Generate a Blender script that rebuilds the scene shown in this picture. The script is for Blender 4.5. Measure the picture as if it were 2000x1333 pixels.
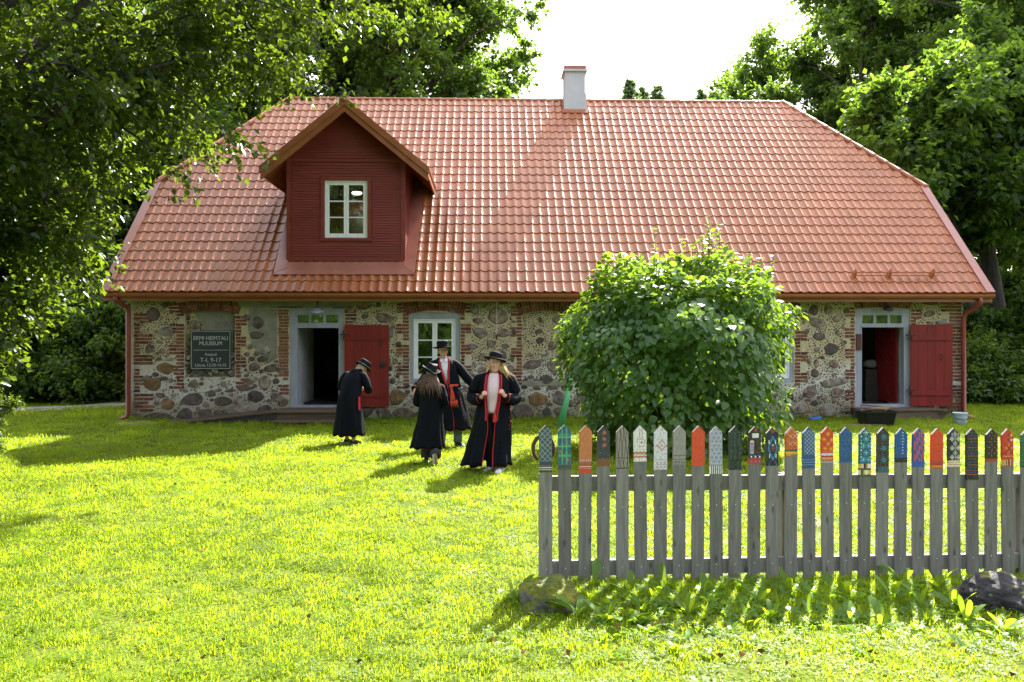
import bpy, bmesh, math, random
import numpy as np
from mathutils import Vector, Matrix, Euler

for o in list(bpy.data.objects):
    bpy.data.objects.remove(o)
sc = bpy.context.scene
COL = sc.collection
rad = math.radians
PI = math.pi

# ------------------------------------------------------------------ camera
F = 1600.0                      # focal length in photo pixels (photo is 2000 wide)
CX, CY, CH = 1000.0, 666.5, 1.85
cam_d = bpy.data.cameras.new('camera')
cam_d.sensor_width = 36.0
cam_d.lens = 36.0 * F / 2000.0
cam_d.clip_start, cam_d.clip_end = 0.1, 800
cam = bpy.data.objects.new('camera', cam_d)
cam.location = (0, 0, CH)
cam.rotation_euler = (PI / 2, 0, 0)
COL.objects.link(cam)
sc.camera = cam

# ------------------------------------------------------------------ sky, sun, exposure
SUN_EL, SUN_AZ = rad(43.8), rad(24)       # azimuth: from straight ahead (+Y) towards +X
world = bpy.data.worlds.new('World')
sc.world = world
world.use_nodes = True
wn, wl = world.node_tree.nodes, world.node_tree.links
wn.clear()
wo = wn.new('ShaderNodeOutputWorld')
sky = wn.new('ShaderNodeTexSky')
sky.sky_type = 'NISHITA'
sky.sun_disc = False
sky.sun_elevation = SUN_EL
sky.sun_rotation = SUN_AZ
sky.air_density, sky.dust_density = 1.0, 6.0
bg = wn.new('ShaderNodeBackground'); bg.inputs['Strength'].default_value = 0.13
wl.new(sky.outputs[0], bg.inputs['Color'])
bgc = wn.new('ShaderNodeBackground')
bgc.inputs['Color'].default_value = (0.93, 0.95, 1.08, 1); bgc.inputs['Strength'].default_value = 0.62
tc = wn.new('ShaderNodeTexCoord')
nz = wn.new('ShaderNodeTexNoise'); nz.inputs['Scale'].default_value = 2.2; nz.inputs['Detail'].default_value = 5
wl.new(tc.outputs['Generated'], nz.inputs['Vector'])
rp = wn.new('ShaderNodeValToRGB')
rp.color_ramp.elements[0].position = 0.25; rp.color_ramp.elements[0].color = (0.35, 0.35, 0.35, 1)
rp.color_ramp.elements[1].position = 0.6; rp.color_ramp.elements[1].color = (0.8, 0.8, 0.8, 1)
wl.new(nz.outputs['Fac'], rp.inputs['Fac'])
mx = wn.new('ShaderNodeMixShader')
wl.new(rp.outputs[0], mx.inputs[0]); wl.new(bg.outputs[0], mx.inputs[1]); wl.new(bgc.outputs[0], mx.inputs[2])
wl.new(mx.outputs[0], wo.inputs['Surface'])

sun_d = bpy.data.lights.new('sun', 'SUN')
sun_d.energy = 4.8
sun_d.angle = rad(0.53)
sun_d.color = (1.0, 0.95, 0.86)
sun = bpy.data.objects.new('sun', sun_d)
sdir = Vector((math.sin(SUN_AZ) * math.cos(SUN_EL), math.cos(SUN_AZ) * math.cos(SUN_EL), math.sin(SUN_EL)))
sun.rotation_euler = sdir.to_track_quat('Z', 'Y').to_euler()
sun.location = (8, 20, 30)
COL.objects.link(sun)

sc.view_settings.view_transform = 'Standard'
sc.view_settings.look = 'None'
sc.view_settings.gamma = 1.0
sc.view_settings.use_curve_mapping = False
sc.view_settings.exposure = 2.1
sc.cycles.max_bounces = 10
sc.cycles.transparent_max_bounces = 16
sc.cycles.transmission_bounces = 8
try:
    sc.cycles.use_denoising = True
except Exception:
    pass

# ------------------------------------------------------------------ helpers
def tag(o, label=None, cat=None, group=None, kind=None):
    if label: o['label'] = label
    if cat: o['category'] = cat
    if group: o['group'] = group
    if kind: o['kind'] = kind
    return o

def empty(name, loc=(0, 0, 0), rz=0.0, label=None, cat=None, group=None, parent=None):
    o = bpy.data.objects.new(name, None)
    o.empty_display_size = 0.1
    COL.objects.link(o)
    o.location = loc
    o.rotation_euler = (0, 0, rz)
    if parent: o.parent = parent
    return tag(o, label, cat, group)

def link(name, me, parent=None, mats=None):
    o = bpy.data.objects.new(name, me)
    COL.objects.link(o)
    if parent: o.parent = parent
    if mats is not None:
        for m in (mats if isinstance(mats, (list, tuple)) else [mats]):
            me.materials.append(m)
    return o

def fast_mesh(name, V, Fc, smooth=False, attr=None):
    """V (n,3), Fc (m,k) one face size; attr: dict name -> per-vertex float array"""
    V = np.asarray(V, np.float32); Fc = np.asarray(Fc, np.int32)
    me = bpy.data.meshes.new(name)
    m, k = Fc.shape
    me.vertices.add(len(V)); me.vertices.foreach_set('co', V.ravel())
    me.loops.add(m * k); me.loops.foreach_set('vertex_index', Fc.ravel())
    me.polygons.add(m)
    me.polygons.foreach_set('loop_start', np.arange(0, m * k, k, dtype=np.int32))
    if smooth:
        me.polygons.foreach_set('use_smooth', np.ones(m, dtype=bool))
    me.update(calc_edges=True)
    if attr:
        for an, av in attr.items():
            a = me.attributes.new(an, 'FLOAT', 'POINT')
            a.data.foreach_set('value', np.asarray(av, np.float32))
    return me

def catmull(pts, n):
    P = [Vector(p) for p in pts]
    if len(P) == 2:
        return [P[0].lerp(P[1], i / n) for i in range(n + 1)]
    out = []
    seg = len(P) - 1
    for i in range(n + 1):
        s = min(i / n * seg, seg - 1e-6); k = int(s); t = s - k
        p1, p2 = P[k], P[k + 1]
        p0 = P[k - 1] if k > 0 else p1 * 2 - p2
        p3 = P[k + 2] if k + 2 < len(P) else p2 * 2 - p1
        out.append(0.5 * ((2 * p1) + (p2 - p0) * t + (2 * p0 - 5 * p1 + 4 * p2 - p3) * t * t + (3 * p1 - p0 - 3 * p2 + p3) * t ** 3))
    return out

def interp(vals, n):
    vals = np.asarray(vals, float)
    x = np.linspace(0, len(vals) - 1, n + 1)
    if vals.ndim == 1:
        return np.interp(x, np.arange(len(vals)), vals)
    return np.stack([np.interp(x, np.arange(len(vals)), vals[:, j]) for j in range(vals.shape[1])], 1)

class MB:
    def __init__(s): s.v, s.f, s.m = [], [], []
    def poly(s, pts, m=0):
        b = len(s.v); s.v += [tuple(p) for p in pts]
        s.f.append(tuple(range(b, b + len(pts)))); s.m.append(m)
    def hexa(s, p, m=0):      # 8 points: bottom 4 ccw, top 4 ccw
        b = len(s.v); s.v += [tuple(q) for q in p]
        for q in ((3, 2, 1, 0), (4, 5, 6, 7), (0, 1, 5, 4), (1, 2, 6, 5), (2, 3, 7, 6), (3, 0, 4, 7)):
            s.f.append(tuple(b + i for i in q)); s.m.append(m)
    def box(s, x0, x1, y0, y1, z0, z1, m=0):
        s.hexa([(x0, y0, z0), (x1, y0, z0), (x1, y1, z0), (x0, y1, z0), (x0, y0, z1), (x1, y0, z1), (x1, y1, z1), (x0, y1, z1)], m)
    def obox(s, c, size, mat3, m=0):
        c = Vector(c); hx, hy, hz = [q / 2 for q in size]
        pts = [c + mat3 @ Vector((a * hx, b_ * hy, d * hz)) for d in (-1, 1) for a, b_ in ((-1, -1), (1, -1), (1, 1), (-1, 1))]
        s.hexa(pts, m)
    def extrude(s, pts, d, m=0):   # planar polygon pts extruded by vector d
        n = len(pts); d = Vector(d); b = len(s.v)
        s.v += [tuple(p) for p in pts] + [tuple(Vector(p) + d) for p in pts]
        s.f.append(tuple(range(b + n - 1, b - 1, -1))); s.m.append(m)
        s.f.append(tuple(range(b + n, b + 2 * n))); s.m.append(m)
        for i in range(n):
            j = (i + 1) % n
            s.f.append((b + i, b + j, b + n + j, b + n + i)); s.m.append(m)
    def rings(s, R, closed=True, caps=True, m=0):
        n = len(R[0]); b = len(s.v)
        for r in R: s.v += [tuple(p) for p in r]
        for i in range(len(R) - 1):
            for j in range(n if closed else n - 1):
                k = (j + 1) % n
                s.f.append((b + i * n + j, b + i * n + k, b + (i + 1) * n + k, b + (i + 1) * n + j)); s.m.append(m)
        if caps and closed:
            s.f.append(tuple(b + j for j in range(n - 1, -1, -1))); s.m.append(m)
            e = b + (len(R) - 1) * n
            s.f.append(tuple(e + j for j in range(n))); s.m.append(m)
    def tube(s, pts, r, n=8, ref=(0.13, 0.07, 1), sub=0, caps=True, m=0, ph=0.0):
        """r: scalar, list of scalars or list of (a,b); a is along ref-perp side, b along the ref"""
        P = catmull(pts, sub) if sub else [Vector(p) for p in pts]
        N = len(P) - 1
        if np.isscalar(r): r = [(r, r)] * (N + 1)
        else:
            r = np.asarray(r, float)
            if r.ndim == 1: r = np.stack([r, r], 1)
            if len(r) != N + 1: r = interp(r, N)
        ref = Vector(ref); R = []
        for i, p in enumerate(P):
            t = (P[min(i + 1, N)] - P[max(i - 1, 0)]).normalized()
            a = t.cross(ref)
            if a.length < 1e-4: a = t.cross(Vector((1, 0.3, 0)))
            a.normalize(); bb = a.cross(t)
            R.append([p + a * (math.cos(2 * PI * j / n + ph) * r[i][0]) + bb * (math.sin(2 * PI * j / n + ph) * r[i][1]) for j in range(n)])
        s.rings(R, True, caps, m)
    def lathe(s, prof, c=(0, 0, 0), mat3=None, n=20, m=0, sx=1, sy=1, fn=None):
        R = []
        for (rr, z) in prof:
            ring = []
            for j in range(n):
                th = 2 * PI * j / n
                p = Vector((rr * math.cos(th) * sx, rr * math.sin(th) * sy, z))
                if fn: p = fn(p, th)
                if mat3: p = mat3 @ p
                ring.append(Vector(c) + p)
            R.append(ring)
        s.rings(R, True, True, m)
    def ball(s, c, r, n=10, k=6, mat3=None, m=0):
        r = r if hasattr(r, '__len__') else (r, r, r)
        R = []
        for i in range(k + 1):
            a = -PI / 2 + PI * (i + 0.02) / (k + 0.04)
            ring = []
            for j in range(n):
                th = 2 * PI * j / n
                p = Vector((r[0] * math.cos(a) * math.cos(th), r[1] * math.cos(a) * math.sin(th), r[2] * math.sin(a)))
                ring.append(Vector(c) + (mat3 @ p if mat3 else p))
            R.append(ring)
        s.rings(R, True, True, m)
    def mesh(s, name, smooth=False):
        me = bpy.data.meshes.new(name)
        me.from_pydata(s.v, [], s.f)
        if any(s.m): me.polygons.foreach_set('material_index', np.array(s.m, np.int32))
        if smooth: me.polygons.foreach_set('use_smooth', np.ones(len(s.f), dtype=bool))
        me.update()
        return me
    def build(s, name, mats=None, parent=None, smooth=False):
        return link(name, s.mesh(name, smooth), parent, mats)

def solidify(o, t, off=0):
    md = o.modifiers.new('thick', 'SOLIDIFY'); md.thickness = t; md.offset = off
    return o

# ------------------------------------------------------------------ materials
def _new(name):
    m = bpy.data.materials.new(name); m.use_nodes = True
    nt = m.node_tree; nt.nodes.clear()
    out = nt.nodes.new('ShaderNodeOutputMaterial')
    p = nt.nodes.new('ShaderNodeBsdfPrincipled')
    nt.links.new(p.outputs[0], out.inputs[0])
    return m, nt, nt.nodes, nt.links, p, out

def c4(c): return (c[0], c[1], c[2], 1)

def ramp(nodes, stops, interp_='LINEAR'):
    r = nodes.new('ShaderNodeValToRGB'); cr = r.color_ramp; cr.interpolation = interp_
    while len(cr.elements) < len(stops): cr.elements.new(0.5)
    for e, (p, c) in zip(cr.elements, stops): e.position = p; e.color = c4(c)
    return r

def MAT(name, c1, c2=None, scale=8, rough=0.6, bump=0.0, bscale=None, stretch=(1, 1, 1), spec=0.4, metal=0.0, coat=0.0, rnd=0.0, det=4, emit=0.0):
    m, nt, N, L, p, out = _new(name)
    p.inputs['Roughness'].default_value = rough
    p.inputs['Specular IOR Level'].default_value = spec
    p.inputs['Metallic'].default_value = metal
    p.inputs['Coat Weight'].default_value = coat
    p.inputs['Coat Roughness'].default_value = 0.15
    t = N.new('ShaderNodeTexCoord'); mp = N.new('ShaderNodeMapping')
    mp.inputs['Scale'].default_value = stretch
    L.new(t.outputs['Object'], mp.inputs[0])
    if c2 is None: c2 = tuple(q * 0.75 for q in c1)
    n = N.new('ShaderNodeTexNoise'); n.inputs['Scale'].default_value = scale; n.inputs['Detail'].default_value = det
    L.new(mp.outputs[0], n.inputs['Vector'])
    r = ramp(N, [(0.32, c2), (0.68, c1)])
    L.new(n.outputs['Fac'], r.inputs['Fac'])
    src = r.outputs[0]
    if rnd:
        oi = N.new('ShaderNodeObjectInfo')
        mr = N.new('ShaderNodeMapRange'); mr.inputs['To Min'].default_value = 1 - rnd; mr.inputs['To Max'].default_value = 1 + rnd
        L.new(oi.outputs['Random'], mr.inputs[0])
        h = N.new('ShaderNodeHueSaturation'); L.new(mr.outputs[0], h.inputs['Value']); L.new(src, h.inputs['Color'])
        src = h.outputs[0]
    L.new(src, p.inputs['Base Color'])
    if bump:
        b = N.new('ShaderNodeBump'); b.inputs['Strength'].default_value = bump; b.inputs['Distance'].default_value = 0.02
        n2 = N.new('ShaderNodeTexNoise'); n2.inputs['Scale'].default_value = bscale or scale * 3; n2.inputs['Detail'].default_value = 6
        L.new(mp.outputs[0], n2.inputs['Vector']); L.new(n2.outputs['Fac'], b.inputs['Height'])
        L.new(b.outputs[0], p.inputs['Normal'])
    if emit:
        p.inputs['Emission Color'].default_value = c4(c1); p.inputs['Emission Strength'].default_value = emit
    return m

def LEAF(name, dcol, tcol, mixf=0.5, rough=0.42, var=0.45, spec=0.35, patchy=0.0, obj_rand=False):
    """leaf: glossy diffuse front plus translucency; 'tint' attribute varies each leaf"""
    m, nt, N, L, p, out = _new(name)
    p.inputs['Roughness'].default_value = rough
    p.inputs['Specular IOR Level'].default_value = spec
    a = N.new('ShaderNodeAttribute'); a.attribute_name = 'tint'
    fac = a.outputs['Fac']
    if obj_rand:
        oi = N.new('ShaderNodeObjectInfo'); ad = N.new('ShaderNodeMath'); ad.operation = 'ADD'
        L.new(a.outputs['Fac'], ad.inputs[0]); L.new(oi.outputs['Random'], ad.inputs[1])
        ml = N.new('ShaderNodeMath'); ml.operation = 'MULTIPLY'; ml.inputs[1].default_value = 0.5
        L.new(ad.outputs[0], ml.inputs[0]); fac = ml.outputs[0]
        if patchy:
            ge = N.new('ShaderNodeNewGeometry'); pn = N.new('ShaderNodeTexNoise'); pn.inputs['Scale'].default_value = patchy; pn.inputs['Detail'].default_value = 5
            L.new(ge.outputs['Position'], pn.inputs['Vector'])
            pm = N.new('ShaderNodeMapRange'); pm.inputs['From Min'].default_value = .3; pm.inputs['From Max'].default_value = .7; pm.inputs['To Min'].default_value = -.38; pm.inputs['To Max'].default_value = .38
            L.new(pn.outputs['Fac'], pm.inputs[0]); a2 = N.new('ShaderNodeMath'); a2.operation = 'ADD'; a2.use_clamp = True
            L.new(fac, a2.inputs[0]); L.new(pm.outputs[0], a2.inputs[1]); fac = a2.outputs[0]
    def vary(c):
        lo = tuple(q * (1 - var) for q in c); hi = (c[0] * (1 + var * 1.1), c[1] * (1 + var * 0.8), c[2] * (1 + var * 0.5))
        r = ramp(N, [(0.0, lo), (0.6, c), (1.0, hi)]); L.new(fac, r.inputs['Fac']); return r
    L.new(vary(dcol).outputs[0], p.inputs['Base Color'])
    tr = N.new('ShaderNodeBsdfTranslucent'); L.new(vary(tcol).outputs[0], tr.inputs['Color'])
    mxs = N.new('ShaderNodeMixShader'); mxs.inputs[0].default_value = mixf
    L.new(p.outputs[0], mxs.inputs[1]); L.new(tr.outputs[0], mxs.inputs[2])
    L.new(mxs.outputs[0], out.inputs[0])
    return m

def GLASS(name):
    m, nt, N, L, p, out = _new(name)
    N.remove(p)
    g = N.new('ShaderNodeBsdfGlossy'); g.inputs['Roughness'].default_value = 0.015; g.inputs['Color'].default_value = (0.95, 1, 0.97, 1)
    t = N.new('ShaderNodeBsdfTransparent'); t.inputs['Color'].default_value = (0.75, 0.8, 0.77, 1)
    fr = N.new('ShaderNodeFresnel'); fr.inputs['IOR'].default_value = 1.6
    ad = N.new('ShaderNodeMath'); ad.operation = 'ADD'; ad.inputs[1].default_value = 0.12; L.new(fr.outputs[0], ad.inputs[0])
    tc_ = N.new('ShaderNodeTexCoord'); nn = N.new('ShaderNodeTexNoise'); nn.inputs['Scale'].default_value = 5
    L.new(tc_.outputs['Object'], nn.inputs['Vector'])
    b = N.new('ShaderNodeBump'); b.inputs['Strength'].default_value = 0.12; b.inputs['Distance'].default_value = 0.02
    L.new(nn.outputs['Fac'], b.inputs['Height']); L.new(b.outputs[0], g.inputs['Normal'])
    mxs = N.new('ShaderNodeMixShader'); L.new(ad.outputs[0], mxs.inputs[0]); L.new(t.outputs[0], mxs.inputs[1]); L.new(g.outputs[0], mxs.inputs[2])
    L.new(mxs.outputs[0], out.inputs[0])
    return m

def ISLAND(name, stops, rough=0.85, bump=0.5, bscale=40, spec=0.25, mottle=0.35):
    """one colour per loose piece: object random + random per island, mottled by noise"""
    m, nt, N, L, p, out = _new(name)
    p.inputs['Roughness'].default_value = rough; p.inputs['Specular IOR Level'].default_value = spec
    oi = N.new('ShaderNodeObjectInfo'); ge = N.new('ShaderNodeNewGeometry')
    ad = N.new('ShaderNodeMath'); ad.operation = 'ADD'
    L.new(oi.outputs['Random'], ad.inputs[0]); L.new(ge.outputs['Random Per Island'], ad.inputs[1])
    fr = N.new('ShaderNodeMath'); fr.operation = 'FRACT'; L.new(ad.outputs[0], fr.inputs[0])
    r = ramp(N, stops); L.new(fr.outputs[0], r.inputs['Fac'])
    t = N.new('ShaderNodeNewGeometry')
    n = N.new('ShaderNodeTexNoise'); n.inputs['Scale'].default_value = 9; n.inputs['Detail'].default_value = 6
    L.new(t.outputs['Position'], n.inputs['Vector'])
    mr = N.new('ShaderNodeMapRange'); mr.inputs['From Min'].default_value = 0.3; mr.inputs['From Max'].default_value = 0.7
    mr.inputs['To Min'].default_value = 1 - mottle; mr.inputs['To Max'].default_value = 1 + mottle
    L.new(n.outputs['Fac'], mr.inputs[0])
    h = N.new('ShaderNodeHueSaturation'); L.new(mr.outputs[0], h.inputs['Value']); L.new(r.outputs[0], h.inputs['Color'])
    L.new(h.outputs[0], p.inputs['Base Color'])
    n2 = N.new('ShaderNodeTexNoise'); n2.inputs['Scale'].default_value = bscale; n2.inputs['Detail'].default_value = 7
    L.new(t.outputs['Position'], n2.inputs['Vector'])
    b = N.new('ShaderNodeBump'); b.inputs['Strength'].default_value = bump; b.inputs['Distance'].default_value = 0.02
    L.new(n2.outputs['Fac'], b.inputs['Height']); L.new(b.outputs[0], p.inputs['Normal'])
    return m

M = {}
M['tile'] = MAT('terracotta_sheet', (0.37, 0.124, 0.044), (0.295, 0.094, 0.032), 1.2, 0.37, 0.10, 60, spec=0.38, rnd=0.10, coat=0.1)
M['trim_sheet'] = MAT('verge_sheet', (0.33, 0.125, 0.085), (0.27, 0.09, 0.06), 3, 0.3, 0.04, 30, spec=0.5, coat=0.3)
M['brown_sheet'] = MAT('brown_gutter_paint', (0.33, 0.108, 0.042), (0.26, 0.08, 0.03), 4, 0.35, spec=0.5, coat=0.2)
M['pipe_red'] = MAT('downpipe_paint', (0.25, 0.045, 0.03), (0.19, 0.03, 0.02), 5, 0.35, spec=0.5, coat=0.2)
M['dark_red'] = MAT('dormer_paint', (0.215, 0.036, 0.026), (0.165, 0.026, 0.019), 6, 0.5, 0.12, 40, stretch=(0.15, 1, 1), spec=0.4)
M['red_door'] = MAT('door_paint', (0.21, 0.014, 0.015), (0.155, 0.010, 0.011), 5, 0.45, 0.2, 50, stretch=(1, 1, 0.12), spec=0.4, rnd=0.08)
M['grey_frame'] = MAT('grey_frame_paint', (0.33, 0.35, 0.41), (0.25, 0.27, 0.32), 6, 0.6, 0.2, 40, stretch=(1, 1, 0.3))
M['white_frame'] = MAT('white_sash_paint', (0.82, 0.82, 0.84), (0.72, 0.73, 0.75), 10, 0.45)
M['glass'] = GLASS('window_glass')
M['plaster'] = MAT('grey_plaster', (0.27, 0.26, 0.20), (0.17, 0.17, 0.13), 5, 0.95, 0.5, 30, det=8)
M['white_wall'] = MAT('whitewashed_inner', (0.62, 0.62, 0.62), (0.5, 0.5, 0.5), 3, 0.9)
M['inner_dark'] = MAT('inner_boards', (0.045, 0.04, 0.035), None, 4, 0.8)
M['chimney'] = MAT('chimney_render', (0.50, 0.51, 0.53), (0.43, 0.44, 0.46), 3, 0.8, 0.1)
M['iron'] = MAT('black_iron', (0.03, 0.028, 0.027), None, 20, 0.55, 0.2)
M['rust'] = MAT('rusty_iron', (0.13, 0.05, 0.03), (0.06, 0.025, 0.018), 40, 0.8, 0.5, 80)
M['old_wood'] = MAT('dark_weathered_wood', (0.14, 0.095, 0.065), (0.07, 0.047, 0.032), 5, 0.6, 0.4, 30, stretch=(0.2, 2, 2), rnd=0.15)
M['bench_wood'] = MAT('bench_wood', (0.20, 0.15, 0.10), (0.11, 0.08, 0.055), 8, 0.7, 0.3, stretch=(0.2, 2, 2))
M['sign'] = MAT('sign_board', (0.030, 0.042, 0.042), (0.026, 0.036, 0.036), 3, 0.45)
M['sign_print'] = MAT('sign_print', (0.55, 0.58, 0.56), None, 3, 0.5)
M['brick'] = ISLAND('red_brick', [(0.0, (0.085, 0.034, 0.026)), (0.45, (0.165, 0.056, 0.038)), (0.8, (0.21, 0.080, 0.052)), (1.0, (0.19, 0.105, 0.08))])
M['brick_orange'] = ISLAND('orange_brick', [(0.0, (0.19, 0.075, 0.042)), (0.6, (0.25, 0.11, 0.065)), (1.0, (0.14, 0.06, 0.04))])
M['stone'] = ISLAND('field_stone', [(0.0, (0.11, 0.085, 0.072)), (0.2, (0.18, 0.14, 0.112)), (0.4, (0.22, 0.19, 0.155)), (0.55, (0.14, 0.125, 0.112)), (0.7, (0.19, 0.125, 0.098)), (0.85, (0.25, 0.19, 0.145)), (1.0, (0.27, 0.245, 0.215))], bump=0.9, bscale=22, mottle=0.65)
M['stone_dark'] = ISLAND('dark_stone', [(0.0, (0.06, 0.052, 0.050)), (0.5, (0.105, 0.085, 0.072)), (1.0, (0.13, 0.098, 0.082))], bump=0.8, bscale=22, mottle=0.5)
M['stone_ochre'] = ISLAND('ochre_stone', [(0.0, (0.16, 0.10, 0.045)), (0.5, (0.20, 0.12, 0.06)), (1.0, (0.17, 0.11, 0.07))], bump=0.6, bscale=26, mottle=0.5)
M['chip'] = ISLAND('stone_chip', [(0.0, (0.025, 0.020, 0.017)), (0.5, (0.055, 0.042, 0.033)), (1.0, (0.11, 0.085, 0.068))], bump=0.3)
M['bark'] = MAT('bark', (0.085, 0.072, 0.058), (0.035, 0.030, 0.026), 9, 0.9, 0.9, 22, stretch=(1, 1, 0.3), det=8)
M['leaf_far'] = LEAF('leaf_far', (0.055, 0.102, 0.028), (0.25, 0.42, 0.034), 0.49, var=0.5)
M['leaf_near'] = LEAF('leaf_near', (0.034, 0.062, 0.018), (0.20, 0.31, 0.018), 0.42, rough=0.35, var=0.45)
M['leaf_shrub'] = LEAF('leaf_shrub', (0.055, 0.105, 0.026), (0.24, 0.40, 0.028), 0.46, var=0.5)
M['leaf_bush'] = LEAF('leaf_bush', (0.068, 0.150, 0.040), (0.29, 0.46, 0.028), 0.42, rough=0.33, var=0.3, spec=0.5, obj_rand=True)
M['needles'] = LEAF('needles', (0.07, 0.12, 0.055), (0.24, 0.36, 0.11), 0.55, var=0.4)
M['grass'] = LEAF('grass_blade', (0.125, 0.20, 0.018), (0.55, 0.70, 0.017), 0.53, rough=0.5, var=0.30, spec=0.3, obj_rand=True, patchy=0.7)
M['weed'] = LEAF('weed_leaf', (0.10, 0.20, 0.03), (0.44, 0.66, 0.024), 0.50, rough=0.4, var=0.35, obj_rand=True)
M['coat'] = MAT('black_wool', (0.0042, 0.0055, 0.010), (0.0026, 0.0034, 0.006), 30, 0.8, 0.25, 220, spec=0.12)
M['hat'] = MAT('black_felt', (0.004, 0.0045, 0.007), None, 40, 0.65, 0.15, 200, spec=0.15)
M['red_trim'] = MAT('red_braid', (0.50, 0.015, 0.03), (0.38, 0.01, 0.02), 60, 0.7)
M['sash'] = MAT('orange_red_sash', (0.58, 0.07, 0.03), (0.42, 0.035, 0.02), 50, 0.75)
M['skin'] = MAT('skin', (0.60, 0.33, 0.235), (0.54, 0.27, 0.185), 14, 0.5, spec=0.35)
M['hair_blond'] = MAT('blond_hair', (0.62, 0.44, 0.22), (0.42, 0.27, 0.11), 30, 0.45, 0.4, 90, stretch=(3, 3, 0.2))
M['hair_brown'] = MAT('brown_hair', (0.15, 0.085, 0.05), (0.07, 0.038, 0.022), 30, 0.45, 0.4, 90, stretch=(3, 3, 0.2))
M['hair_grey'] = MAT('fair_hair', (0.45, 0.38, 0.30), None, 30, 0.5)
M['shirt_white'] = MAT('white_shirt', (0.72, 0.74, 0.82), (0.64, 0.66, 0.74), 12, 0.8)
M['shirt_pink'] = MAT('pale_pink_knit', (0.74, 0.58, 0.64), (0.66, 0.50, 0.56), 40, 0.85, 0.2, 120)
M['trouser_black'] = MAT('black_trousers', (0.008, 0.008, 0.010), None, 20, 0.8)
M['jeans'] = MAT('grey_jeans', (0.12, 0.16, 0.19), (0.08, 0.11, 0.13), 30, 0.85, 0.2, 150)
M['jeans_dark'] = MAT('dark_jeans', (0.045, 0.05, 0.07), (0.03, 0.033, 0.045), 30, 0.85, 0.2, 150)
M['shoe_black'] = MAT('black_leather', (0.012, 0.012, 0.012), None, 20, 0.35)
M['shoe_white'] = MAT('white_leather', (0.65, 0.66, 0.68), None, 20, 0.45)
M['white'] = MAT('white_paint', (0.8, 0.8, 0.8), None, 20, 0.5)
M['eye'] = MAT('eye_dark', (0.03, 0.02, 0.02), None, 20, 0.2)
M['lip'] = MAT('lip', (0.42, 0.13, 0.12), None, 20, 0.4)
M['brow'] = MAT('brow_hair', (0.14, 0.08, 0.05), None, 20, 0.7)
M['black_plastic'] = MAT('black_plastic', (0.010, 0.010, 0.011), None, 20, 0.4)
M['bucket'] = MAT('pale_blue_enamel', (0.50, 0.60, 0.70), (0.42, 0.50, 0.60), 10, 0.4)
M['blue'] = MAT('blue_plastic', (0.02, 0.14, 0.50), None, 10, 0.4)
M['pale_wood'] = MAT('split_wood', (0.36, 0.24, 0.13), (0.22, 0.14, 0.08), 20, 0.7, stretch=(0.3, 2, 2))
M['green_post'] = MAT('mottled_green_paint', (0.10, 0.42, 0.16), (0.03, 0.26, 0.07), 60, 0.6, 0.4, 70, det=6)
M['gravel'] = MAT('gravel', (0.36, 0.33, 0.29), (0.22, 0.20, 0.17), 40, 0.95, 0.6, 90, det=8)
M['dead_leaf'] = MAT('dead_leaf', (0.30, 0.14, 0.05), (0.17, 0.08, 0.035), 14, 0.9, spec=0.05, rnd=0.4)
M['dry_plant'] = LEAF('dry_plant', (0.12, 0.12, 0.04), (0.12, 0.12, 0.03), 0.3)
M['flower'] = MAT('white_petals', (0.75, 0.75, 0.72), None, 10, 0.7)
M['lamp_lit'] = MAT('lit_lamp', (1.0, 0.96, 0.86), None, 10, 0.5, emit=1.3)
M['bulb'] = MAT('frosted_bulb', (0.6, 0.62, 0.62), None, 10, 0.15)
M['cloth'] = MAT('grey_cloth', (0.2, 0.22, 0.24), None, 10, 0.9)
# ------------------------------------------------------------------ ground
rng = np.random.default_rng(7)
R_ = random.Random(11)

def ground_z(x, y):
    s = np.clip((np.asarray(x, float) - 0.3) / 3.7, 0, 1.4)
    t = np.clip((10.0 - np.asarray(y, float)) / 3.0, 0, 1)
    return -0.075 * s * t * t * (3 - 2 * t)

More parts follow.
